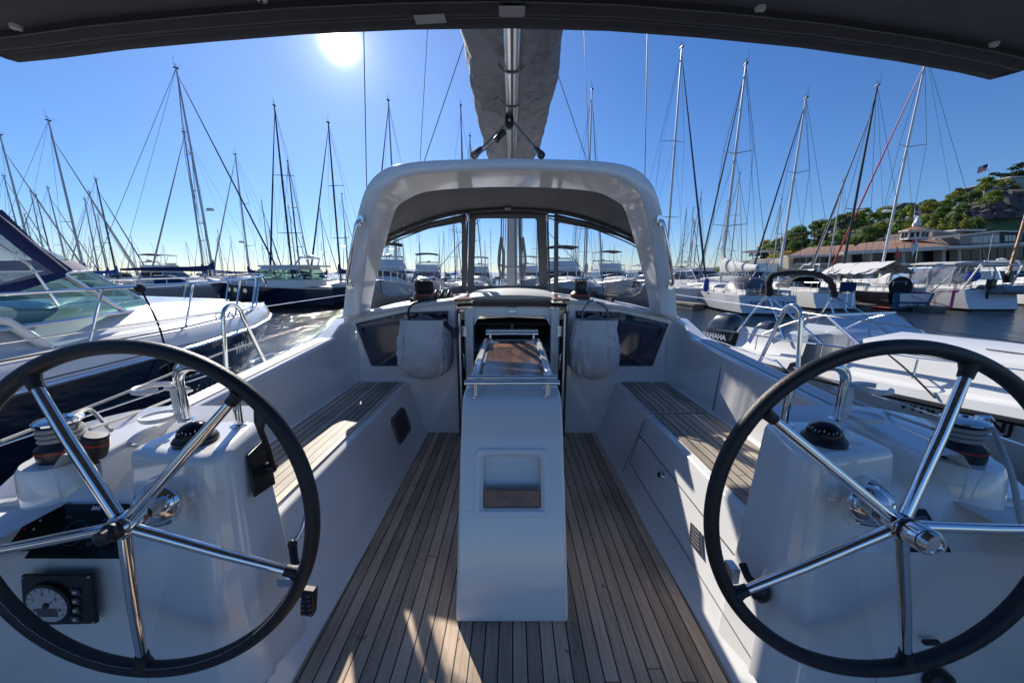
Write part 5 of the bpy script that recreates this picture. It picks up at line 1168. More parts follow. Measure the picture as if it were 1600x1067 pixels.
for (px, py, d_, hd, L, fly, hm, cv, lab) in (
    (606, 445, 27, 165, 11.5, 1, HULLW, BLKC, 'white flybridge motor yacht seen at left edge of the left hood window'),
    (668, 440, 40, 170, 12, 1, HULLW, NAVYC, 'white flybridge yacht in the middle of the left hood window'),
    (880, 446, 30, 178, 12.5, 1, HULLW, BLKC, 'white flybridge yacht with black top seen through the right hood window'),
    (955, 442, 36, 175, 11, 1, HULLW, BLKC, 'white motor yacht with dark bimini, right half of the right hood window'),
    (1100, 445, 30, 172, 9.5, 0, HULLW, BLKC, 'white hardtop motor boat left of the pale grey racing sailboat'),
    (1170, 440, 36, -120, 12.5, 1, HULLW, WHTC, 'large white flybridge yacht behind the mast of the pale grey racer'),
    (1232, 440, 38, -100, 9.5, 0, HULLW, BLKC, 'white motor boat with black canvas in front of the hill trees'),
    (1590, 450, 27, -150, 9.5, 0, HULLW, BLKC, 'white motor boat with radar arch at the right border'),
    (118, 432, 46, 150, 11, 0, HULLW, NAVYC, 'white cabin boat with a row of windows at far left'),
    (1010, 442, 42, 175, 9.5, 0, HULLW, NAVYC, 'white motor boat beside the right leg of the arch'),
    (750, 442, 48, 175, 11, 1, HULLW, BLUEC, 'blue-topped flybridge yacht left of the masts in the centre hood window'),
    (828, 442, 46, 175, 10.5, 1, HULLW, WHTC, 'pale-topped motor yacht right of the masts in the centre hood window')):
    c = P(px, py, d=d_); c.z = WATER
    motoryacht(c, D2R(hd), L, L * .33, 1.25, hm, fly, lab, canvas=cv, flat=(d_ > 38))
# the crowd of masts farther out: individual boats, copies of eight kinds
rs = random.Random(11); protos = []
for k, (H, cov, hm) in enumerate(((13, NAVYC, HULLW), (14.5, BLUEC, HULLW), (12, GREENC, HULLW), (15.5, WHTC, HULLW), (13.5, NAVYC, NAVY), (16.5, BLKC, HULLW), (12.5, BLUEC, HULLBG), (14, WHTC, HULLW))):
    protos.append((H, sailboat((0, 0, 0), 0, H * .68, H * .21, 1.0, H, hm, cov, WHTC if k % 2 else NAVYC, MASTB if k in (1, 5) else MASTM, 1 + k % 2, cov if k % 3 == 0 else None, 'x', flat=True, wire=.013, lod=0, rake=.008, name='distant_sailboat')))
mproto = motoryacht((0, 0, 0), 0, 11, 3.6, 1.25, HULLW, 1, 'x', flat=True, name='distant_motor_yacht', canvas=NAVYC); mproto2 = motoryacht((0, 0, 0), 0, 9, 3.2, 1.1, HULLW, 0, 'x', flat=True, name='distant_motor_yacht', canvas=NAVYC)
def zone(px):
    return ('left of the arch' if px < 545 else 'through left hood window' if px < 728 else 'through centre hood window' if px < 855 else 'through right hood window' if px < 1005 else 'right of the arch')
used = {}
nS = 0
for row, (yy, n) in enumerate(((48, 6), (60, 9), (74, 11), (90, 13), (108, 15), (130, 18), (155, 20))):
    for k in range(n):
        u = lerp(-1.5, .60 if yy < 90 else .5, (k + rs.uniform(.1, .9)) / n); x = u * yy; px = 800 + 550 * u
        motor = rs.random() < .24
        if u < -.35 and not motor and rs.random() < .35: continue
        H, pr = rs.choice(protos)
        if motor: pr = rs.choice((mproto, mproto2))
        o = pr if pr.name not in used else pr.copy()
        if pr.name in used: COL.objects.link(o)
        used[pr.name] = 1
        o.location = (x, yy + rs.uniform(-3, 3), WATER); o.rotation_euler = (0, 0, D2R(rs.choice((0, 180)) + rs.uniform(-14, 14) + (0 if row % 2 else 90 * (rs.random() < .25))))
        sc1 = rs.uniform(.88, 1.12); o.scale = (1, 1, sc1) if not motor else (1, 1, 1)
        dist = 'nearer' if yy < 60 else 'middle' if yy < 100 else 'farthest'
        tag(o, ('distant motor yacht in the %s rows %s' if motor else 'distant bare-masted sailboat in the %s rows %s') % (dist, zone(px)), 'motor yacht' if motor else 'sailboat', ('distant motor yachts ' if motor else 'distant sailboats ') + dist + ' ' + zone(px))

# ------------------------------------------------------------------ the big cruiser in the next berth to port
CX = -5.6
T_ = thing('motor_cruiser', (CX, 2.5, WATER), 'large motor cruiser with navy hull, white topsides, blue canvas, moored close on the left', 'motor cruiser')
ST = [(-4, 1.62, .42), (-2, 1.66, .43), (0, 1.68, .44), (2.5, 1.64, .46), (4.5, 1.48, .48), (6, 1.14, .50), (7, .72, .52), (7.6, .36, .545), (7.98, .03, .56)]
def cst(y):
    for (a, h1, z1), (c, h2, z2) in zip(ST, ST[1:]):
        if y <= c: t = (y - a) / (c - a); return lerp(h1, h2, t), lerp(z1, z2, t)
    return ST[-1][1:]
ysc = [-4, -2, 0, 1.2, 2.5, 3.5, 4.5, 5.3, 6, 6.5, 7, 7.3, 7.6, 7.8, 7.98]
b = MB().mat(NAVY)
for s in (-1, 1): b.loft([[V((CX + s * h, y, z)), V((CX + s * h * .93, y - .1 * max(0, y - 5), z - .45)), V((CX + s * h * .80, y - .28 * max(0, y - 5), z - .85)), V((CX + s * h * .5, y - .5 * max(0, y - 5), WATER - .35))] for y in ysc for h, z in (cst(y),)], closed=False)
b.build('hull', parent=T_)
b = MB().mat(HULLW)
for s in (-1, 1):
    # topsides above the rub rail, side deck and the moulded cabin side
    b.loft([[V((CX + s * (h + .005), y, z + .03)), V((CX + s * h * .985, y, z + .10)), V((CX + s * max(0, h - .06), y, z + .22)), V((CX + s * max(0, h - .12), y, z + .25)), V((CX + s * max(0, h - .34), y, z + .25)), V((CX + s * max(0, h - .42), y, z + .29)), V((CX + s * max(0, (h - .55)), y, z + .25 + kk * .62)), V((CX + s * max(0, (h - .80) * .9), y, z + .25 + kk * .80)), V((CX, y, z + .27 + kk * .90))] for y in ysc for h, z in (cst(y),) for kk in ((.42 if y <= 4.8 else .42 * (1 - ((y - 4.8) / 3.2) ** 1.2)),)], closed=False)
b.build('deck_moulding', parent=T_, smooth_=50)
b = MB().mat(ALU)
for s in (-1, 1): b.tube([V((CX + s * (h + .015), y, z + .01)) for y in ysc for h, z in (cst(y),)], .028, 8)
b.build('rub_rail', parent=T_)
b = MB().mat(BLACK)
for s in (-1, 1): b.tube([V((CX + s * (h - .10), y, z + .262)) for y in ysc[:11] for h, z in (cst(y),)], .008, 5); b.tube([V((CX + s * (h * .992 + .006), y, z + .06)) for y in ysc for h, z in (cst(y),)], .006, 5)
b.build('pin_stripe', parent=T_)
# windscreen, its frames, dash
W = lambda s, x, y, z: V((CX + s * x, y, z))
B0 = {}
sb = [(1.20, -1.5, .90), (1.20, 1.0, .92), (1.18, 3.0, .94), (.98, 4.2, .97), (.60, 4.98, .96), (.0, 5.3, .95)]
stp = [(1.06, -1.5, 1.10), (1.05, 1.5, 1.10), (1.03, 3.0, 1.20), (.94, 3.7, 1.42), (.55, 4.3, 1.45), (.0, 4.52, 1.46)]
fullb = [W(1, *q) for q in sb] + [W(-1, *q) for q in sb[::-1][1:]]; fullt = [W(1, *q) for q in stp] + [W(-1, *q) for q in stp[::-1][1:]]
fb2, ft2 = catmull(fullb, 4), catmull(fullt, 4)
b = MB().mat(TINTG); b.loft([fb2, ft2], closed=False); ws = b.build('windscreen', parent=T_, smooth_=80)
b = MB().mat(ALU); b.tube(fb2, .022, 6); b.tube(ft2, .024, 6)
for i in (12, 18, 22, 28): b.tube([fb2[i], ft2[i]], .028, 6)
b.build('windscreen_frame', parent=ws)
DASH = mat('dash_moulding', (.20, .30, .28), .5); b = MB().mat(DASH)
b.loft([[W(-1, .95 * math.cos(a), y, .72 + hh * math.sin(a) ** .5) for a in [math.pi * k / 10 for k in range(11)]] for y, hh in ((4.9, .12), (4.3, .26), (3.6, .34), (3.05, .36), (3.02, .1))], closed=False); dsh = b.build('dashboard', parent=T_)
b = MB().mat(GREYP)
for k in range(6): b.lathe([(.07, 0), (.075, -.015), (.06, -.02), (.001, -.02)], W(1, .95 - .18 * k, 3.0, .97), (0, 1, -.3), 16)
b.mat(CHROME)
for k in range(6): b.tube(arc(W(1, .95 - .18 * k, 2.98, .98), (1, 0, 0), (0, .3, 1), .072, 0, 360, 16), .006, 4)
b.build('gauge', parent=dsh)
b = MB().mat(WHTC); b.box(W(1, .45, 1.6, .85), (.55, .5, .7)); b.box(W(-1, .45, 1.6, .85), (.55, .5, .7)); b.build('seat', parent=T_, bevel=.08)
# blue canvas and clear vinyl over the cockpit
def topx(y, dz=0): return [W(1, x, y, 1.96 + dz + .14 * (1 - (x / 1.05) ** 2)) for x in [1.05 * (q / 8) for q in range(-8, 9)]]
b = MB().mat(NAVYC)
b.loft([topx(y, .05 * math.sin((y + 1.8) * 1.7) * 0) for y in (-1.8, 0, 1.4, 3.2)], closed=False); b.loft([topx(y, -.05) for y in (-1.8, 0, 1.4, 3.2)], closed=False)
b.tube(topx(3.22, -.02), .065, 10)
for s in (-1, 1):
    b.loft([[W(s, 1.06, 3.30, 1.97), W(s, 1.08, 3.06, 1.97)], [W(s, 1.02, 3.52, 1.68), W(s, 1.05, 3.36, 1.62)], [W(s, .95, 3.80, 1.46), W(s, 1.0, 3.62, 1.36)]], closed=False)
    b.tube([W(s, 1.06, 3.22, 1.95), W(s, 1.03, 3.46, 1.68), W(s, .96, 3.72, 1.44)], .03, 6)
    b.loft([[W(s, 1.09, -1.8, 2.02), W(s, 1.09, -1.8, 1.86)], [W(s, 1.09, 3.2, 2.0), W(s, 1.09, 3.2, 1.88)]], closed=False)
    b.loft([[W(s, 1.09, -1.5, 1.16), W(s, 1.13, -1.5, 1.08)], [W(s, 1.08, 1.5, 1.17), W(s, 1.12, 1.5, 1.08)], [W(s, 1.06, 3.0, 1.27), W(s, 1.10, 3.0, 1.17)], [W(s, .97, 3.72, 1.50), W(s, 1.01, 3.68, 1.38)]], closed=False)
fr_ = catmull([W(1, x, y, 1.45 + .03 * (1 - abs(x))) for x, y in ((.96, 3.72), (.78, 4.05), (.52, 4.32), (0, 4.52), (-.52, 4.32), (-.78, 4.05), (-.96, 3.72))], 3)
b.loft([[p + V((0, .01, 0)) for p in fr_], [p + V((0, -.14, .10)) for p in fr_]], closed=False)
cv = b.build('canvas_top', parent=T_, smooth_=60)
tp_ = [W(1, 1.02 - 2.04 * k / (len(fr_) - 1), 3.24, 1.97 + .12 * (1 - (2 * k / (len(fr_) - 1) - 1) ** 2)) for k in range(len(fr_))]
b = MB().mat(PVC2); nn_ = 8
b.loft([[(p + V((0, -.14, .10))).lerp(q, t / nn_) + V((0, .02 * noise.noise(V((i * .6, t * .5, 1))), .03 * noise.noise(V((i * .5, t * .6, 9))))) for i, (p, q) in enumerate(zip(fr_, tp_))] for t in range(nn_ + 1)], closed=False)
for s in (-1, 1): b.quad(W(s, 1.07, 3.05, 1.93), W(s, 1.05, 3.56, 1.42), W(s, 1.08, 2.9, 1.24), W(s, 1.09, -1.5, 1.15), W(s, 1.08, -1.5, 1.93))
b.build('clear_vinyl_panel', parent=cv, smooth_=80)
b = MB().mat(CHROME)
for s in (-1, 1): b.tube([W(s, 1.0, 3.0, 1.92), W(s, 1.04, 3.4, 1.5), W(s, 1.1, 3.5, 1.1)], .013, 6); b.tube([W(s, 1.0, 1.2, 1.92), W(s, 1.12, 2.6, 1.12)], .013, 6); b.tube([W(s, 1.02, 2.2, 1.92), W(s, 1.1, 2.9, 1.15)], .02, 6)
b.build('canvas_frame', parent=cv)
# bow rail
b = MB().mat(CHROME); pts = []; 
for y in (.0, 1.2, 2.4, 3.6, 4.8, 6.0, 6.9, 7.5, 7.9):
    h, z = cst(y); pts.append((y, max(0, h - .10), z + .25, z + .25 + lerp(.50, .60, max(0, y) / 8)))
tops = {s: [V((CX + s * x, y + (.08 if y > 7 else 0), zt)) for y, x, zb, zt in pts] for s in (-1, 1)}
b.tube(catmull(tops[-1] + [V((CX, 8.12, 1.16))] + tops[1][::-1], 4), .0155, 8)
b.build('bow_rail', parent=T_)
b = MB().mat(CHROME)
for s in (-1, 1):
    for k, (y, x, zb, zt) in enumerate(pts): b.tube([V((CX + s * x, y - .22, zb)), V((CX + s * x, y, zt))], .0125, 6)
b.build('rail_stanchion', parent=T_)
for s in (-1, 1):
    for y, w_ in ((4.4, .62), (1.9, .62)):
        h, z = cst(y); h2, z2 = cst(y + .6); d = V((s * (h2 - h), .6, 0)).normalized(); c = V((CX + s * (h * .965), y, z - .24)); u2 = V((-s * .12, 0, 1)).normalized(); nn = d.cross(u2) * (1 if d.cross(u2).x * s > 0 else -1)
        nn.normalize(); ov = [d * (w_ / 2 * math.cos(q)) + u2 * (.12 * math.sin(q)) for q in [2 * math.pi * k / 28 for k in range(28)]]
        b = MB().mat(CHROME); b.tube([c + nn * .03 + o for o in ov], .02, 8, loop=True); pt = b.build('portlight', parent=T_); b = MB().mat(GLOSSB); b.add([c + nn * .025 + o for o in ov], [tuple(range(28))]); b.build('portlight_glass', parent=pt)
h, z = cst(5.75); h2, z2 = cst(6.3); d = V(((h2 - h) * 1.0, .55, .03)).normalized()
b = MB().mat(LBL); c = V((CX + .955 * h, 5.75, z - .20)); u2 = V((.18, 0, 1)).normalized(); dn = V((-(h - h2), .55, 0)).normalized()
b.text('WN 3680 AB', c + V((.10, 0, 0)), dn, u2, .23, .008, .02); b.mat(BLUEC).prism([c + V((.12, -.62, -.08)), c + V((.12, -.50, -.08)), c + V((.12, -.50, .08)), c + V((.12, -.62, .08))], (.012, 0, 0)); b.build('registration_number', parent=T_)
b = MB().mat(CHROME)
for y in (5.5, 5.72, 1.0): h, z = cst(y); b.tube([V((CX + h - .2, y - .05, z + .26)), V((CX + h - .2, y, z + .31)), V((CX + h - .2, y + .05, z + .26))], .014, 6)
b.build('deck_cleat', parent=T_)
b = MB().mat(HULLW); p = P(40, 530, x=-4.45); b.tube([p + V((0, -.5, .30)), p + V((0, -.1, .18)), p + V((.05, .1, -.1))], .045, 10); b.mat(ALU).lathe([(.09, 0), (.09, .02), (.05, .03)], p + V((.05, .1, -.12)), (.1, 0, 1)); b.build('grab_rail', parent=T_)
r1 = MB().mat(ROPEB); h, z = cst(4.0); a0 = V((CX + h - .10, 4.0, z + .78)); r1.tube(catmull([a0, a0 + V((.12, .02, -.5)), a0 + V((.16, 0, -1.3))]), .010, 6); r1.sphere(a0, .05, n=5)
tag(r1.build('fender_line'), 'black line tied round the bow rail of the near left cruiser', 'rope')
for lab, pts in (('white mooring line running low along the navy hull of the near left cruiser', [P(0, 690, x=-2.9), P(180, 620, x=-3.0), P(345, 552, x=-3.0), P(470, 512, x=-3.4)]), ):
    tag(MB().mat(ROPEW).tube(pts, .010, 6).build('mooring_line'), lab, 'rope')

# ------------------------------------------------------------------ the runabout to starboard
RX = 5.12
T_ = thing('outboard_runabout', (RX, 3.5, WATER), 'white cuddy runabout with folded black bimini and outboards, moored close on the right', 'runabout')
SR_ = [(6.4, 1.12, -.02), (5, 1.18, -.01), (3.6, 1.20, .04), (2.4, 1.16, .13), (1.2, .95, .22), (.2, .55, .30), (-.5, .04, .36)]
def rst(y):
    for (a, h1, z1), (c, h2, z2) in zip(SR_, SR_[1:]):
        if y >= c: t = (y - a) / (c - a); return lerp(h1, h2, t), lerp(z1, z2, t)
    return SR_[-1][1:]
yr = [6.4, 5.8, 5.2, 4.6, 4.0, 3.4, 2.8, 2.2, 1.6, 1.0, .5, 0, -.3, -.5]
b = MB().mat(HULLBG2 if False else HULLW)
for s in (-1, 1): b.loft([[V((RX + s * h, y, z - .03)), V((RX + s * h * .94, y, z - .25)), V((RX + s * h * .82, y, z - .55)), V((RX + s * h * .4, y, WATER - .3))] for y in yr for h, z in (rst(y),)], closed=False)
b.prism([V((RX - 1.1, 6.38, -.02)), V((RX + 1.1, 6.38, -.02)), V((RX + .9, 6.38, WATER - .2)), V((RX - .9, 6.38, WATER - .2))], (0, .03, 0)); b.build('hull', parent=T_)
b = MB().mat(BLACK)
for s in (-1, 1): b.tube([V((RX + s * (h + .01), y, z)) for y in yr for h, z in (rst(y),)], .035, 8)
b.build('rub_stripe', parent=T_)
b = MB().mat(HULLW)
for s in (-1, 1):
    rows = []
    for y in yr:
        h, z = rst(y); k = 1 if y < 4.6 else .86; front = max(0, 1 - max(0, (1.6 - y)) / 2.1)
        rows.append([V((RX + s * h, y, z + .03)), V((RX + s * max(.0, h - .05), y, z + .12)), V((RX + s * max(0, h - .20), y, z + .13)), V((RX + s * max(0, h - .24), y, z + .15)), V((RX + s * max(0, h - .34), y, z + .15 + (.36 - (z + .02) * .5) * front ** .8))] + ([V((RX + s * max(0, h - .46), y, z + .15 + (.42 - (z + .02) * .5) * front ** .8)), V((RX, y, z + .17 + (.47 - (z + .02) * .5) * front ** .8))] if y < 4.7 else [V((RX + s * max(0, h - .50), y, z + .18 + .22)), V((RX + s * max(0, h - .52), y, z - .3))]))
    b.loft([r for r in rows if len(r) == 7 and r[0].y >= 4.7], closed=False); b.loft([r for r in rows if r[0].y < 4.7], closed=False)
b.box((RX, 5.5, -.25), (1.5, 1.8, .04)); b.build('deck_moulding', parent=T_, smooth_=50)
A, Bn, Ca, Dn = P(1273, 493, x=4.38), P(1308, 542, x=4.25), P(1425, 493, y=P(1273, 493, x=4.38).y), P(1467, 529, x=5.75)
Ba, Db = P(1190, 522, x=4.24), P(1345, 526, x=5.92)
b = MB().mat(CLEARG); b.quad(A, Ca, Dn, Bn); b.add([A, Bn, Ba], [(0, 1, 2)]); b.add([Ca, Dn, Db], [(0, 1, 2)]); b.quad(Bn, Dn, Dn + V((0, 0, -.05)), Bn + V((0, 0, -.05))); wsr = b.build('windscreen', parent=T_, smooth_=0)
b = MB().mat(ALU); b.tube([Bn, A, Ca, Dn, Bn], .022, 6); b.tube(catmull([A, A.lerp(Ba, .5) + V((0, 0, .05)), Ba]), .018, 6); b.tube(catmull([Ca, Ca.lerp(Db, .5) + V((0, 0, .06)), Db]), .018, 6); b.tube([(Bn + Dn) / 2, (A + Ca) / 2], .012, 5); b.build('windscreen_frame', parent=wsr)
b = MB().mat(HULLW); c = P(1345, 520, x=5.2); b.box((5.35, 4.75, .32), (1.0, .5, .30)); b.mat(BLACK).tube(arc((5.45, 5.05, .52), (1, 0, 0), (0, .4, 1), .17, 0, 360, 18), .015, 6); b.build('helm_console', parent=T_, bevel=.06)
b = MB().mat(WHTC); b.box((5.55, 5.5, .25), (.45, .45, .5)); b.box((4.75, 5.5, .25), (.45, .45, .5)); b.build('seat', parent=T_, bevel=.07)
zt = P(1275, 430, x=5.12).z; yb = P(1275, 440, x=5.15).y
bp_ = [P(1207, 462, y=yb), P(1206, 440, y=yb), P(1215, 430, y=yb), P(1260, 426, y=yb), P(1300, 428, y=yb), P(1328, 438, y=yb), P(1338, 450, y=yb), P(1343, 466, y=yb)]
b = MB().mat(BLKC); q = catmull(bp_, 6); b.tube(q, [.055 + .007 * math.sin(i * 1.3) + .004 * math.sin(i * 3.1) for i in range(len(q))], 12, sq=.8); bmr = b.build('bimini_roll', parent=T_, smooth_=60)
b = MB().mat(CHROME)
for p_, qx in ((bp_[0], 4.22), (bp_[-1], 6.02)):
    z_ = .38; b.tube([p_, V((qx, yb - .55, z_))], .016, 8); b.tube([p_ + V((0, .05, 0)), V((qx, yb + .35, z_))], .016, 8); b.tube([p_, V((qx, yb - 1.1, z_ + .05))], .013, 8)
b.tube([P(1328, 460, y=yb), V((5.7, yb - .35, .35))], .016, 8); b.build('bimini_frame', parent=bmr)
for cx, cy, k in ((4.38, 6.85, 1.0), (5.5, 6.95, .72)):
    b = MB().mat(mat('engine_cowl', (.03, .036, .048), .22, coat=.7)); secs = []
    for z, w_, l_, dy in ((-.62, .14, .2, .0), (-.15, .16, .25, 0), (-.05, .36, .5, 0), (.05, .44, .64, .0), (.28, .44, .66, .02), (.48, .40, .60, .05), (.62, .30, .46, .09), (.68, .16, .26, .12)): secs.append([V((p.x, p.y, p.z)) for p in rrect((cx, cy - dy, z * k - (1 - k) * .05), (1, 0, 0), (0, 1, 0), w_ * k, l_ * k, min(w_, l_) * .42 * k, 5)])
    b.loft(secs); eg = b.build('outboard_engine', parent=T_, smooth_=60)
    if k == 1: b = MB().mat(LBL).text('YAMAHA', (cx - .228, cy - .03, .24), (0, -1, 0.02), (0, 0, 1), .135, .006, .01); b.build('engine_lettering', parent=eg); b = MB().mat(BLACK).box((cx - .7, cy - .05, -.1), (.3, .16, .12)); b.build('tiller_cover', parent=eg, bevel=.03)
b = MB().mat(BLACK).text('WN1168NJ', P(1392, 646, x=RX - 1.165), (0, -1, .045), (-.06, 0, 1), .17, .004, .02); b.build('registration_number', parent=T_)
b = MB().mat(CHROME)
pr = [(5.9, .40), (4.9, .44), (3.9, .47), (2.9, .54)]
b.tube([V((RX - .98, y, z)) for y, z in pr] , .013, 6)
for y, z in pr: b.tube([V((RX - .98, y, z)), V((RX - 1.0, y, z - .24))], .010, 5)
rr = [P(1300, 520, x=6.2), P(1480, 536, x=6.25), P(1600, 548, x=6.15), V((6.0, 1.6, .95)), V((5.5, .2, 1.0)), V((5.12, -.4, 1.0))]
b.tube([V((6.2, 3.9, .55)), V((6.2, 3.2, .72)), V((6.05, 2.0, .82)), V((5.6, .4, .88)), V((5.12, -.3, .88)), V((4.6, .4, .88)), V((4.15, 1.6, .82)), V((4.02, 2.5, .72))], .013, 6)
for x, y, z in ((6.2, 3.2, .72), (6.05, 2.0, .82), (4.15, 1.6, .82)): b.tube([V((x, y, z)), V((x, y - .15, z - .5))], .011, 5)
b.build('side_rails', parent=T_)
b = MB().mat(GREYP)
b.tube([V((RX - .55, 3.6, .617)), V((RX - .45, 1.9, .60)), V((RX + .45, 1.9, .60)), V((RX + .55, 3.6, .617))], .008, 5); b.tube([V((RX - h_ + .33, y_, z_ + .48 - (z_ + .02) * .5)) for y_ in (4.4, 3.4, 2.4, 1.6) for h_, z_ in (rst(y_),)], .006, 5)
b.build('deck_seam', parent=T_)
b = MB().mat(mat('hatch_smoked', (.03, .035, .04), .1, coat=1)); b.prism(rrect((RX, 2.7, .65), (1, 0, 0), (0, 1, 0), .5, .5, .06), (0, 0, .025)); b.mat(ALU).tube(rrect((RX, 2.7, .66), (1, 0, 0), (0, 1, 0), .52, .52, .06), .014, 6, loop=True); b.build('deck_hatch', parent=T_)
b = MB().mat(BLACK); q0 = P(1322, 577, x=RX - .80); b.prism([q0 + V((0, .20, .04)), q0 + V((0, -.20, .05)), q0 + V((0, -.20, -.06)), q0 + V((0, .20, -.06))], (-.03, 0, 0)); b.mat(CHROME); b.lathe([(.03, 0), (.03, .03), (.001, .04)], V((RX - .95, 2.5, .28)), (0, 0, 1), 14); b.build('cuddy_window', parent=T_)
RM = Matrix.Translation((RX + .55, 3.75, 0)) @ Matrix.Rotation(D2R(14), 4, 'Z') @ Matrix.Translation((-RX, -3.5, 0)); T_.location = (RX + .55, 3.75, WATER); T_.rotation_euler = (0, 0, D2R(14))
tag(MB().mat(ROPEB).tube([RM @ q for q in catmull([V((4.13, 4.25, .52)), V((4.0, 3.9, .34)), V((3.93, 3.6, .12))])], .010, 6).build('fender_line'), 'black line hanging down the side of the white runabout', 'rope')
tag(MB().mat(ROPEW).tube([P(1120, 515, x=3.1), P(1160, 520, x=3.9), P(1200, 527, x=4.1)], .012, 6).build('mooring_line'), 'pale mooring line leading to the stern cleat of the runabout', 'rope')

# ------------------------------------------------------------------ shore, hill, trees, houses
RIDGE = [(0.44, 0.5), (.55, 3), (.65, 6.5), (.72, 9), (.80, 13), (.90, 18), (1.0, 21), (1.12, 23.5), (1.22, 27), (1.30, 31), (1.38, 32), (1.5, 34), (1.8, 40), (2.6, 46)]
def ridge(u):
    if u <= RIDGE[0][0]: return 0.3
    for (a, h1), (c, h2) in zip(RIDGE, RIDGE[1:]):
        if u <= c: return lerp(h1, h2, smooth((u - a) / (c - a)))
    return RIDGE[-1][1]
def hgt(x, y):
    u = x / max(y, 1); D = y; base = .35
    if u < .3: return base
    t = smooth((D - 84) / 56); return base + ridge(u) * t + (noise.noise(V((x * .04, y * .04, 0))) * 2.0 * t)
SOIL = mat('hill_soil', (.08, .12, .03), .95, var=.5, vscale=.2, bump=.6, bscale=1.0)
b = MB().mat(SOIL); xs_ = [14 + 6 * k for k in range(80)]; rows = []
for j in range(34):
    y = 60 + j * 4 if j < 28 else 168 + (j - 28) * 40
    rows.append([V((x if x > 20 else 20, y, hgt(x, y) if not (x < 30) else (hgt(x, y) if j and x > 24 else -1.2))) for x in xs_])
rows.insert(0, [V((p.x, p.y - .5, -1.5)) for p in rows[0]])
structure(b.loft(rows, closed=False).build('hillside', smooth_=80))
b = MB().mat(SOIL); structure(b.loft([[V((-10, 205, -1)), V((-10, 206, .4)), V((-10, 400, 1))], [V((420, 205, -1)), V((420, 206, .4)), V((420, 400, 1))]], closed=False).build('far_shore'))
QUAY = mat('quay_concrete', (.22, .21, .19), .9, var=.3); b = MB().mat(QUAY); b.prism([V((33, 47, -1.2)), V((130, 47, -1.2)), V((130, 47, .25)), V((33, 47, .25))], (0, 14, 0)); structure(b.build('quay'))
LAWN = mat('lawn_grass', (.10, .20, .03), .9, var=.4, vscale=2); b = MB().mat(LAWN); b.quad((60, 48.5, .256), (90, 48.5, .256), (90, 54, .256), (60, 54, .256)); structure(b.build('lawn'))
# olympic-like far range
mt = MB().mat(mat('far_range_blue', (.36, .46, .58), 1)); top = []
N_ = 90
for k in range(N_ + 1): x = lerp(-1800, 2400, k / N_); top.append(V((x, 3600, 10 + 75 * max(0, noise.noise(V((k * .11, 2.2, 0))) + .35) + 18 * noise.noise(V((k * .5, 0, 0))))))
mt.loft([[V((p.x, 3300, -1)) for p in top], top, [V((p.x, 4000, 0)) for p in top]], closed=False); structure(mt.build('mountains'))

def leafm(nm, c):
    m = mat(nm, c, .6, var=.45, vscale=.6); t = m.node_tree; b_ = t.nodes['Principled BSDF']; o_ = t.nodes['Material Output']
    tr = t.nodes.new('ShaderNodeBsdfTranslucent'); mx = t.nodes.new('ShaderNodeMixShader'); mx.inputs[0].default_value = .45
    t.links.new(b_.inputs['Base Color'].links[0].from_socket, tr.inputs[0]); t.links.new(b_.outputs[0], mx.inputs[1]); t.links.new(tr.outputs[0], mx.inputs[2]); t.links.new(mx.outputs[0], o_.inputs[0]); return m
LEAF = [leafm('leaf_dark_green', (.085, .15, .026)), leafm('leaf_mid_green', (.16, .23, .03)), leafm('leaf_yellow', (.42, .33, .02)), leafm('leaf_rust', (.16, .055, .02)), leafm('leaf_conifer', (.025, .05, .018)), leafm('leaf_olive', (.22, .24, .04))]
BARK = mat('bark', (.08, .055, .035), .9)
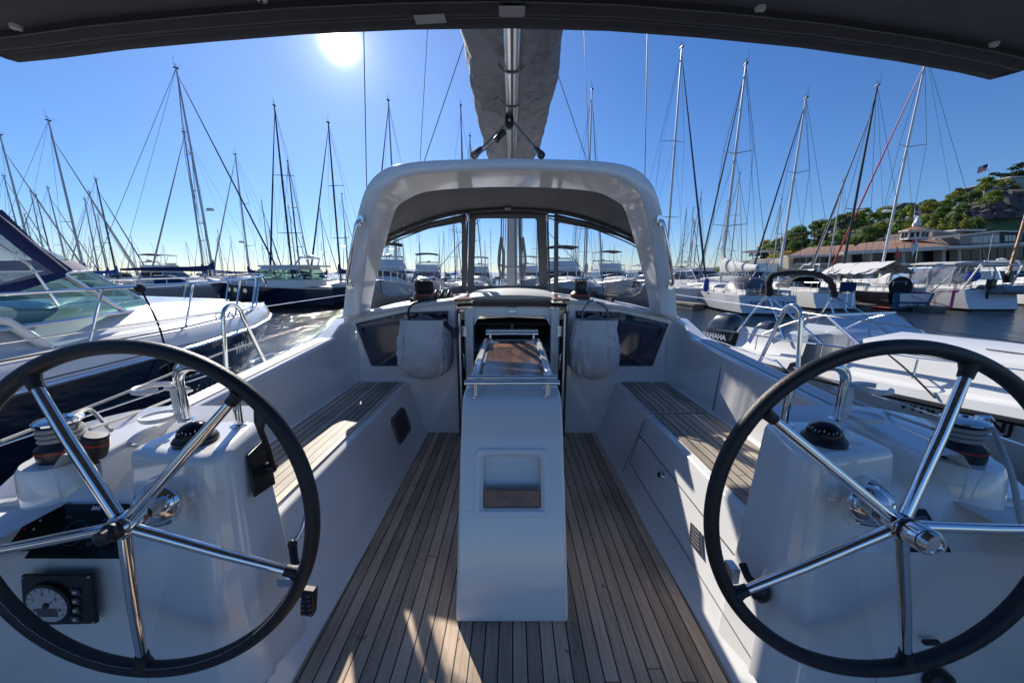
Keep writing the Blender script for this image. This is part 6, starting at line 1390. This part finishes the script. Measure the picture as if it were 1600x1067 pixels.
def tree_proto(kind, seed, lm, name):
    r = random.Random(seed); t = thing(name, (0, 0, 0), 'x', 'tree')
    H = 8.0; b = MB().mat(BARK); lobes = []
    if kind == 'pine':
        b.tube([V((0, 0, -.5)), V((.15, 0, 4)), V((.3, .1, H * .92))], [.28, .2, .06], 6)
        for k in range(11): a = r.uniform(0, 6.28); h = r.uniform(.5, 1) * H; q = V((math.cos(a) * (2.4 - h * .1) * r.uniform(.4, 1), math.sin(a) * 2.2 * r.uniform(.4, 1), h)); lobes.append((q, 1.25, .38)); b.tube([V((.2, 0, h - .7)), q], [.08, .03], 4)
    elif kind == 'poplar':
        b.tube([V((0, 0, -.5)), V((0, 0, H * .9))], [.2, .04], 6)
        for k in range(12): h = lerp(.12, 1.0, k / 11) * H; w_ = 1.3 * math.sin(math.pi * min(1, .25 + .72 * k / 11)); lobes.append((V((r.uniform(-.35, .35), r.uniform(-.35, .35), h)), max(.35, w_), .9))
    else:
        b.tube([V((0, 0, -.5)), V((.1, 0, 2.2)), V((.0, .1, 4.5))], [.26, .2, .1], 6)
        for k in range(16):
            a = r.uniform(0, 6.28); e = r.uniform(-.3, 1.3); R_ = r.uniform(1.2, 2.7); q = V((math.cos(a) * math.cos(e) * R_, math.sin(a) * math.cos(e) * R_, 4.6 + math.sin(e) * 2.4)); lobes.append((q, r.uniform(.8, 1.4), .8))
            if k < 7: b.tube([V((.05, 0, 2.6)), q], [.10, .03], 4)
    b.build('trunk', parent=t)
    b = MB().mat(lm)
    for q, R_, fl in lobes:
        for _ in range(int(120 * R_)):
            d = V((r.gauss(0, 1), r.gauss(0, 1), r.gauss(0, 1))).normalized(); p = q + V((d.x, d.y, d.z * fl)) * R_ * r.uniform(.45, 1.0) ** .8 * r.choice((.9, 1.0, 1.0, 1.18)); s_ = r.uniform(.13, .26) * (1 if kind != 'pine' else .9)
            u_ = V((r.gauss(0, 1), r.gauss(0, 1), r.gauss(0, .6))).normalized(); v_ = d.cross(u_).normalized(); u_ = v_.cross(d + V((r.gauss(0, .4), r.gauss(0, .4), r.gauss(0, .4)))).normalized()
            b.add([p - u_ * s_, p + v_ * s_ * .8, p + u_ * s_, p - v_ * s_ * .8], [(0, 1, 2, 3)])
    b.build('crown', parent=t, smooth_=0); return t
TP = {k: [tree_proto(kd, sd_, LEAF[li], nm) for sd_, li in lst] for k, kd, nm, lst in (('dark', 'round', 'broadleaf_tree', ((1, 0), (2, 0), (22, 1))), ('mid', 'round', 'broadleaf_tree', ((3, 1), (4, 5))), ('yellow', 'round', 'broadleaf_tree', ((5, 2),)), ('rust', 'round', 'broadleaf_tree', ((6, 3),)), ('pine', 'pine', 'pine_tree', ((7, 4), (8, 4))), ('poplar', 'poplar', 'poplar_tree', ((9, 1), (10, 5))))}
usedt = set()
def plant(kind, x, y, sc_, label, group, z=None):
    pr = rs.choice(TP[kind]); o = pr if pr.name not in usedt else copy_tree(pr); usedt.add(pr.name)
    o.location = (x, y, (hgt(x, y) if z is None else z) - .2); o.rotation_euler = (0, 0, rs.uniform(0, 6.28)); o.scale = (sc_ * rs.uniform(.9, 1.15), sc_ * rs.uniform(.9, 1.15), sc_ * rs.uniform(.85, 1.15)); tag(o, label, 'tree', group)
LBT = {'dark': 'dark green round tree', 'mid': 'mid green round tree', 'pine': 'dark pine', 'poplar': 'upright light green poplar', 'yellow': 'yellow autumn tree', 'rust': 'rust-brown autumn tree'}
def tplace(u):
    return 'on the hill above the clubhouse roof' if u < 1.1 else 'on the slope below the bluff at right'
cnt = 0
for D_ in (88, 94, 100, 106, 112, 119, 126, 133, 141):
    u = .74 - (D_ - 88) * .001
    while u < 1.62:
        x = u * D_ + rs.uniform(-1.5, 1.5); y = D_ + rs.uniform(-3, 3)
        rock = 1.27 < u < 1.62 and 104 < D_ < 138
        if not rock:
            kd = rs.choices(('dark', 'mid', 'pine', 'yellow', 'poplar'), (5, 4, .8, .5 if u < .9 else .1, .6))[0]
            if D_ == 88 and u < .95 and rs.random() < .5: kd = 'yellow'
            plant(kd, x, y, rs.uniform(.6, .92) * (.8 if D_ > 138 else 1), LBT[kd] + ' ' + tplace(u), LBT[kd] + 's ' + tplace(u)); cnt += 1
        u += rs.uniform(.032, .052)
for u in [1.05 + k * .03 for k in range(7)]: plant('poplar', u * 104, 104, rs.uniform(1.15, 1.4), 'tall light green poplar in the row above the cupola', 'poplars above the cupola')
for px, py, k in ((1500, 278, 1.0), (1515, 272, 1.1), (1545, 263, 1.3), (1562, 262, 1.2), (1580, 255, 1.5), (1596, 248, 1.6)):
    q = P(px, py + 14, d=141); plant('pine', q.x, q.y, k, 'dark spreading pine on the hill top by the flagpole', 'pines on the hill top')
for px, py in ((1186, 385), (1198, 388), (1222, 380), (1255, 360), (1280, 354)): q = P(px, py + 30, d=100); plant('pine', q.x, q.y, .75, 'dark spreading pine at the low end of the hill', 'pines at the low end of the hill', z=max(.3, q.z - 1.5))
for k in range(34):
    u = .43 + k * .0105 + rs.uniform(-.004, .004); y = 118 + rs.uniform(-6, 8); kd = rs.choice(('rust', 'rust', 'yellow', 'mid', 'dark')); plant(kd, u * y, y, rs.uniform(.42, .6), LBT[kd] + ' in the low line behind the right-hand masts', LBT[kd] + 's of the low shore line', z=.2)
# rock bluff
def onhill(px, py, lift=0.0):
    d = ray(px, py); t = 80
    while t < 200:
        q = CAM + d * t
        if q.z < hgt(q.x, q.y) + lift: return q
        t += .4
    return CAM + d * 138
b = MB().mat(mat('bluff_rock', (.075, .062, .052), .95, var=.5, vscale=.35, bump=1.0, bscale=2.0)); rows = []
for i in range(26):
    r = []
    for j in range(14):
        px = lerp(1508, 1640, i / 25); py = lerp(lerp(316, 296, min(1, (px - 1508) / 70)), 345 - 8 * (px - 1508) / 130, j / 13); q = onhill(px, py, 1.2); q -= ray(px, py) * (1.6 * noise.noise(V((i * .35, j * .5, 0))) + .9 * noise.noise(V((i * 1.3, j * 1.9, 5)))); r.append(q)
    rows.append([P(lerp(1508, 1640, i / 25), 294 + 10 * (1 - i / 25), d=150)] + r + [r[-1] + V((0, 14, -8))])
structure(b.loft(rows, closed=False).build('rock_bluff', smooth_=25))

TAUPE = mat('taupe_cladding', (.30, .26, .23), .8, var=.12, vscale=2); TRIM = mat('white_trim', (.62, .61, .58), .5); BEIGE = mat('beige_wall', (.52, .44, .34), .8, var=.08); SHG = mat('brown_shingles', (.27, .15, .10), .9, var=.35, vscale=3, bump=.5, bscale=8); DARKW = mat('dark_grey_wall', (.05, .05, .055), .8); CLWIN = mat('club_window_glass', (.012, .015, .018), .15, spec=.25)
def Q(px, py, y): return P(px, py, y=y)
CL = thing('clubhouse', (75, 58, .3), 'long low clubhouse with brown shingle roof, dark window band and cupola at the hill foot', 'clubhouse')
YF = 58.0
def band(b, pts_top, pts_bot, y, dep): b.prism([Q(x, yy, y) for x, yy in pts_top] + [Q(x, yy, y) for x, yy in pts_bot[::-1]], (0, dep, 0))
b = MB().mat(BEIGE); band(b, [(1322, 396), (1500, 388), (1640, 380)], [(1322, 436), (1500, 438), (1640, 440)], YF + 1, 12); band(b, [(1232, 402), (1322, 399)], [(1232, 436), (1322, 436)], YF + 3, 10); b.build('wall', parent=CL)
b = MB().mat(TRIM)
band(b, [(1318, 393), (1482, 384)], [(1318, 398), (1482, 390)], YF - 1.2, 1.0); band(b, [(1482, 385), (1645, 376)], [(1482, 389), (1645, 380)], YF - 1.4, 1.0); band(b, [(1318, 411.5), (1480, 411)], [(1318, 414), (1480, 413.5)], YF - .6, 1.5)
band(b, [(1230, 399), (1320, 397)], [(1230, 402), (1320, 400)], YF + 1.8, 1.0); band(b, [(1245, 411), (1318, 411)], [(1245, 414), (1318, 414)], YF + 2.4, .5); b.build('eaves', parent=CL)
b = MB().mat(SHG)
def slope(b, lo, hi, yl, yh):
    n = len(lo); b.loft([[Q(x, y, yl) for x, y in lo], [Q(x, y, yh) for x, y in hi], [Q(x, y, yh) + V((0, 6, -1)) for x, y in hi]], closed=False)
slope(b, [(1230, 400), (1275, 398.5), (1330, 396)], [(1262, 387), (1290, 385), (1335, 382)], YF + 1.8, YF + 11); slope(b, [(1318, 394), (1400, 389), (1482, 385), (1512, 383.5)], [(1345, 380), (1400, 375.5), (1430, 373.5), (1500, 381)], YF - 1.2, YF + 9); b.build('roof', parent=CL)
for x0, x1, t0, t1, yb_, yy in ((1331, 1358, 398.5, 397, 411.5, YF + .9), (1364, 1409, 397, 395, 411.5, YF + .9), (1415, 1472, 394.5, 391.5, 411, YF + .9), (1479, 1495, 391.5, 390.5, 411, YF + .9), (1504, 1531, 390, 388.5, 406, YF + .9), (1535, 1583, 388, 386, 405, YF + .9), (1587, 1640, 386, 383, 405, YF + .9), (1240, 1270, 403.5, 403, 411, YF + 2.9), (1275, 1315, 403, 402, 411, YF + 2.9)):
    b = MB().mat(CLWIN); b.prism([Q(x0, t0, yy), Q(x1, t1, yy), Q(x1, yb_, yy), Q(x0, yb_, yy)], (0, .05, 0)); w_ = b.build('window', parent=CL)
    b = MB().mat(GREYP)
    n = max(1, int((x1 - x0) / 12))
    for k in range(1, n): xx = lerp(x0, x1, k / n); b.tube([Q(xx, t0 + .5, yy - .03), Q(xx, yb_, yy - .03)], .05, 4)
    b.tube([Q(x0, yb_, yy - .03), Q(x1, yb_, yy - .03)], .07, 4); b.build('window_frame', parent=w_)
for x0, x1 in ((1335, 1360), (1366, 1400), (1405, 1440), (1446, 1476), (1482, 1500), (1506, 1560)):
    b = MB().mat(CLWIN); b.prism([Q(x0, 416, YF + .9), Q(x1, 416, YF + .9), Q(x1, 434, YF + .9), Q(x0, 434, YF + .9)], (0, .05, 0)); b.build('ground_floor_window', parent=CL)
for x in (1361, 1412, 1475, 1500):
    b = MB().mat(BEIGE); b.prism([Q(x - 2.6, 391, YF - .5), Q(x + 2.6, 391, YF - .5), Q(x + 2.6, 436, YF - .5), Q(x - 2.6, 436, YF - .5)], (0, 1.2, 0)); b.build('pillar', parent=CL)
b = MB().mat(TAUPE); b.prism([Q(1457, 360, YF + 7), Q(1500, 366.5, YF + 7), Q(1565, 361, YF + 7), Q(1565, 381, YF + 7), Q(1512, 383.5, YF + 7), Q(1457, 373, YF + 7)], (0, 8, 0)); b.prism([Q(1500, 366, YF + 2), Q(1562, 361.5, YF + 2), Q(1562, 381, YF + 2), Q(1500, 382, YF + 2)], (0, 5, 0))
b.mat(DARKW).prism([Q(1562, 361.5, YF + 2.1), Q(1598, 363, YF + 2.1), Q(1640, 364, YF + 2.1), Q(1640, 380, YF + 2.1), Q(1562, 381, YF + 2.1)], (0, 6, 0)); b.build('upper_storey', parent=CL)
b = MB().mat(TRIM); b.tube([Q(1456, 359.5, YF + 6.9), Q(1500, 366, YF + 6.9)], .14, 4); b.prism([Q(1460, 372, YF + 1.8), Q(1564, 360, YF + 1.8), Q(1564, 362, YF + 1.8), Q(1460, 374, YF + 1.8)], (0, .3, 0)); b.prism([Q(1564, 360, YF + 1.8), Q(1640, 363, YF + 1.8), Q(1640, 364.5, YF + 1.8), Q(1564, 362, YF + 1.8)], (0, .3, 0)); b.prism([Q(1494, 358.5, YF + 8), Q(1541, 358, YF + 8), Q(1541, 361, YF + 8), Q(1494, 361, YF + 8)], (0, 4, 0)); b.build('upper_trim', parent=CL)
fr = [(1519, 371), (1561, 367), (1561, 379), (1518, 380)]
b = MB().mat(TRIM); b.prism([Q(x, y, YF + 1.9) for x, y in fr], (0, .1, 0)); wu = b.build('upper_window_band', parent=CL)
b = MB().mat(mat('bright_glass', (.20, .27, .28), .08, coat=.6))
for k in range(5): x0, x1 = 1520.5 + 8.1 * k, 1527 + 8.1 * k; dy = -(k * .75); b.prism([Q(x0, 372.6 + dy, YF + 1.85), Q(x1, 372.2 + dy, YF + 1.85), Q(x1, 379.0 + dy * .2, YF + 1.85), Q(x0, 379.2 + dy * .2, YF + 1.85)], (0, .04, 0))
for k in range(3): x0 = 1570 + 6 * k; b.prism([Q(x0, 367.5, YF + 2.05), Q(x0 + 5, 367.7, YF + 2.05), Q(x0 + 5, 377, YF + 2.05), Q(x0, 377, YF + 2.05)], (0, .03, 0))
b.build('upper_pane', parent=wu)
# cupola
yc = YF + 6; c0 = Q(1428, 373, yc); rr_ = Q(1446, 373, yc).x - c0.x
def oct_(c, r): return [c + V((math.cos(D2R(22.5 + 45 * k)) * r, math.sin(D2R(22.5 + 45 * k)) * r * .9, 0)) for k in range(8)]
zc = lambda py: Q(1428, py, yc).z
b = MB().mat(TRIM); b.loft([oct_(V((c0.x, yc, zc(375))), rr_ * .95), oct_(V((c0.x, yc, zc(362))), rr_ * .95)]); cu_ = b.build('cupola', parent=CL)
b = MB().mat(TRIM); b.loft([oct_(V((c0.x, yc, zc(362))), rr_ * 1.15), oct_(V((c0.x, yc, zc(360.3))), rr_ * 1.15)]); b.lathe([(.6, 0), (.5, .6), (.35, .8), (.3, 1.3), (.05, 1.7)], (c0.x, yc, zc(353.5)), n=8); b.mat(SHG).loft([oct_(V((c0.x, yc, zc(360.2))), rr_ * 1.1), oct_(V((c0.x, yc, zc(353.5))), rr_ * .18)]); b.build('cupola_roof', parent=cu_)
b = MB().mat(CLWIN)
oc0, oc1 = oct_(V((c0.x, yc, zc(372))), rr_ * .965), oct_(V((c0.x, yc, zc(364))), rr_ * .965)
for k in range(8):
    a0, a1, d0, d1 = oc0[k], oc0[(k + 1) % 8], oc1[k], oc1[(k + 1) % 8]
    for f0, f1 in ((.12, .46), (.54, .88)): b.quad(a0.lerp(a1, f0), a0.lerp(a1, f1), d0.lerp(d1, f1), d0.lerp(d1, f0))
b.build('cupola_windows', parent=cu_)
b = MB().mat(TRIM); b.tube([Q(1375, 372.5, yc), Q(1405, 370.5, yc)], .06, 4); b.tube([Q(1450, 371, yc), Q(1458, 371, yc)], .06, 4)
for k in range(8): x = 1375 + 4 * k; b.tube([Q(x, 372.5 - k * .25, yc), Q(x, 377, yc)], .04, 4)
b.build('roof_railing', parent=CL)
FWH, FRD, FBL = mat('flag_white', (.6, .6, .6), .8), mat('flag_red', (.45, .03, .04), .8), mat('flag_blue', (.02, .03, .15), .8)
def usflag(px, py, d_, w_, h_, pole0, pole1, label):
    t = thing('flagpole', P(*pole1, d=d_), label, 'flagpole'); b = MB().mat(WHITEP); b.tube([P(*pole1, d=d_), P(*pole0, d=d_)], [.10, .05], 8); b.sphere(P(*pole0, d=d_), .12, n=5); b.build('pole', parent=t)
    c = P(px, py, d=d_); f = MB()
    for i in range(13):
        f.mat(FRD if i % 2 == 0 else FWH)
        def pt(u, v): return c + V((-u * w_, .25 * math.sin(u * 6) * w_ * .3, -v * h_ - u * .35 * w_))
        f.loft([[pt(k / 8, i / 13), pt(k / 8, (i + 1) / 13)] for k in range(9)], closed=False)
    f.mat(FBL).loft([[pt(k / 8, 0) + V((0, -.04, 0)), pt(k / 8, 7 / 13) + V((0, -.04, 0))] for k in range(4)], closed=False); f.build('flag', parent=t)
usflag(1544, 256, 135, 3.6, 2.4, (1547, 252), (1537, 305), 'white flagpole with striped flag on the bluff top')
usflag(1443, 326, 63, 1.3, .85, (1430, 323), (1427, 354), 'small striped flag on the pole above the cupola') if False else None
t = thing('flagpole', P(1427, 354, d=64), 'small striped flag flying above the cupola', 'flagpole'); b = MB().mat(WHITEP); b.tube([P(1427, 356, y=yc), P(1430, 323, y=yc)], .05, 6); b.build('pole', parent=t)
f = MB(); c = P(1430, 325, y=yc)
for i in range(9): f.mat(FRD if i % 2 == 0 else FWH); f.loft([[c + V((k / 6 * 1.3, 0, -i * .09 - k * .07 + .05 * math.sin(k))), c + V((k / 6 * 1.3, 0, -(i + 1) * .09 - k * .07 + .05 * math.sin(k)))] for k in range(7)], closed=False)
f.mat(FBL).quad(c + V((0, -.03, .02)), c + V((.5, -.03, -.15)), c + V((.5, -.03, -.6)), c + V((0, -.03, -.42))); f.build('flag', parent=t)
t = thing('burgee_staff', P(1430, 411, d=40), 'white flag drooping from a slanted staff in front of the dark club windows', 'flag'); b = MB().mat(WHITEP); b.tube([P(1430, 412, d=40), P(1435, 383, d=40)], .03, 5); b.build('staff', parent=t)
b = MB().mat(FWH); b.loft([[P(1431, 363, d=40), P(1435, 385, d=40)], [P(1427, 375, d=40.1), P(1430, 392, d=39.9)], [P(1423, 382, d=40), P(1426, 402, d=40)]], closed=False); b.mat(FRD).loft([[P(1429, 373, d=39.9), P(1431, 377, d=39.9)], [P(1426, 378, d=39.8), P(1428, 381, d=39.8)]], closed=False); b.build('flag', parent=t)
tag(MB().mat(FRD).loft([[P(1402, 383, d=30), P(1400, 404, d=30)], [P(1405, 395, d=30), P(1405, 404, d=30)], [P(1407, 399, d=30.1), P(1407, 402, d=30.1)]], closed=False).build('pennant'), 'red triangular flag hanging beside the white mast', 'flag')
OR = mat('orange_canvas', (.55, .10, .02), .7)
for k, (px, py) in enumerate(((1447, 421), (1457, 419.5), (1470, 420), (1438, 422))):
    t = thing('parasol', P(px, 436, y=52), 'orange terrace parasol in front of the clubhouse', 'parasol', 'orange parasols on the club terrace'); a_ = P(px, py, y=52)
    b = MB().mat(OR); b.lathe([(1.25, -.5), (.7, -.2), (.02, 0)], a_, n=8); b.build('canopy', parent=t); b = MB().mat(GREYP); b.tube([a_, V((a_.x, a_.y, .25))], .04, 5); b.build('pole', parent=t)
t = thing('wooden_mast', P(1578, 430, d=24), 'varnished wooden mast leaning up at the right border', 'mast'); MB().mat(WOODM).tube([P(1577, 424, d=23), P(1583, 405, d=23), P(1606, 325, d=23)], [.10, .10, .07], 10).build('spar', parent=t)
MB().mat(CHROME).lathe([(.085, 0), (.085, .2)], P(1600, 345, d=23), (.3, 0, 1), n=8).build('band', parent=t)
def house(name, label, px0, px1, py0, py1, d_, rows_, wall, roofm, flat=True):
    t = thing(name, P(px0, py1, d=d_), label, 'house'); y = P(px0, py1, d=d_).y
    b = MB().mat(wall); b.prism([Q(px0, py0, y), Q(px1, py0 - (px1 - px0) * .03, y), Q(px1, py1 + 6, y), Q(px0, py1 + 8, y)], (0, 7, 0)); b.build('wall', parent=t)
    b = MB().mat(roofm); ov = 1.5
    if flat: b.prism([Q(px0 - ov, py0 - 1.2, y - 1), Q(px1 + ov, py0 - 1.2 - (px1 - px0) * .03, y - 1), Q(px1 + ov, py0 + .2 - (px1 - px0) * .03, y - 1), Q(px0 - ov, py0 + .2, y - 1)], (0, 9, 0))
    else: m_ = (px0 + px1) / 2; b.prism([Q(px0 - ov, py0 + .3, y - 1), Q(m_ - 8, py0 - 5, y - 1), Q(m_ + 8, py0 - 5, y - 1), Q(px1 + ov, py0 + .3, y - 1)], (0, 9, 0))
    b.build('roof', parent=t)
    for r_ in range(rows_):
        n = max(2, int((px1 - px0) / 6)); h = (py1 - py0) / rows_
        for k in range(n):
            xa = lerp(px0, px1, (k + .12) / n); xb = lerp(px0, px1, (k + .88) / n); ya = py0 + h * (r_ + .18); yb_ = py0 + h * (r_ + .8); b = MB().mat(BGL if (k + r_) % 3 else DKWIN); b.quad(Q(xa, ya, y - .06), Q(xb, ya, y - .06), Q(xb, yb_, y - .06), Q(xa, yb_, y - .06)); b.build('window', parent=t)
    b = MB().mat(TRIM)
    for r_ in range(rows_): yy = py0 + (py1 - py0) / rows_ * (r_ + .85); b.prism([Q(px0, yy, y - .8), Q(px1, yy, y - .8), Q(px1, yy + .7, y - .8), Q(px0, yy + .7, y - .8)], (0, .7, 0))
    b.build('balcony', parent=t)
BGL = mat('house_glass', (.10, .17, .19), .08, coat=.5); HW = mat('house_white', (.40, .42, .42), .7); HD = mat('house_slate', (.09, .10, .11), .7)
house('hill_house', 'long pale terrace house with balconies on top of the bluff', 1538, 1580, 289, 300, 136, 2, HW, TRIM); house('hill_house', 'glass-fronted house at the upper right border on the bluff', 1580, 1625, 277, 296, 137, 2, HW, TRIM)
house('hill_house', 'low glazed house on the hill left of the white mast', 1318, 1356, 340, 350, 134, 2, HD, HD); house('hill_house', 'dark hip-roofed house on the ridge just right of the white mast', 1405, 1436, 322, 330, 139, 1, HD, HD, False)
house('hill_house', 'dark-roofed house with chimney behind the poplars on the ridge', 1464, 1492, 320, 330, 140, 1, HD, HD, False)
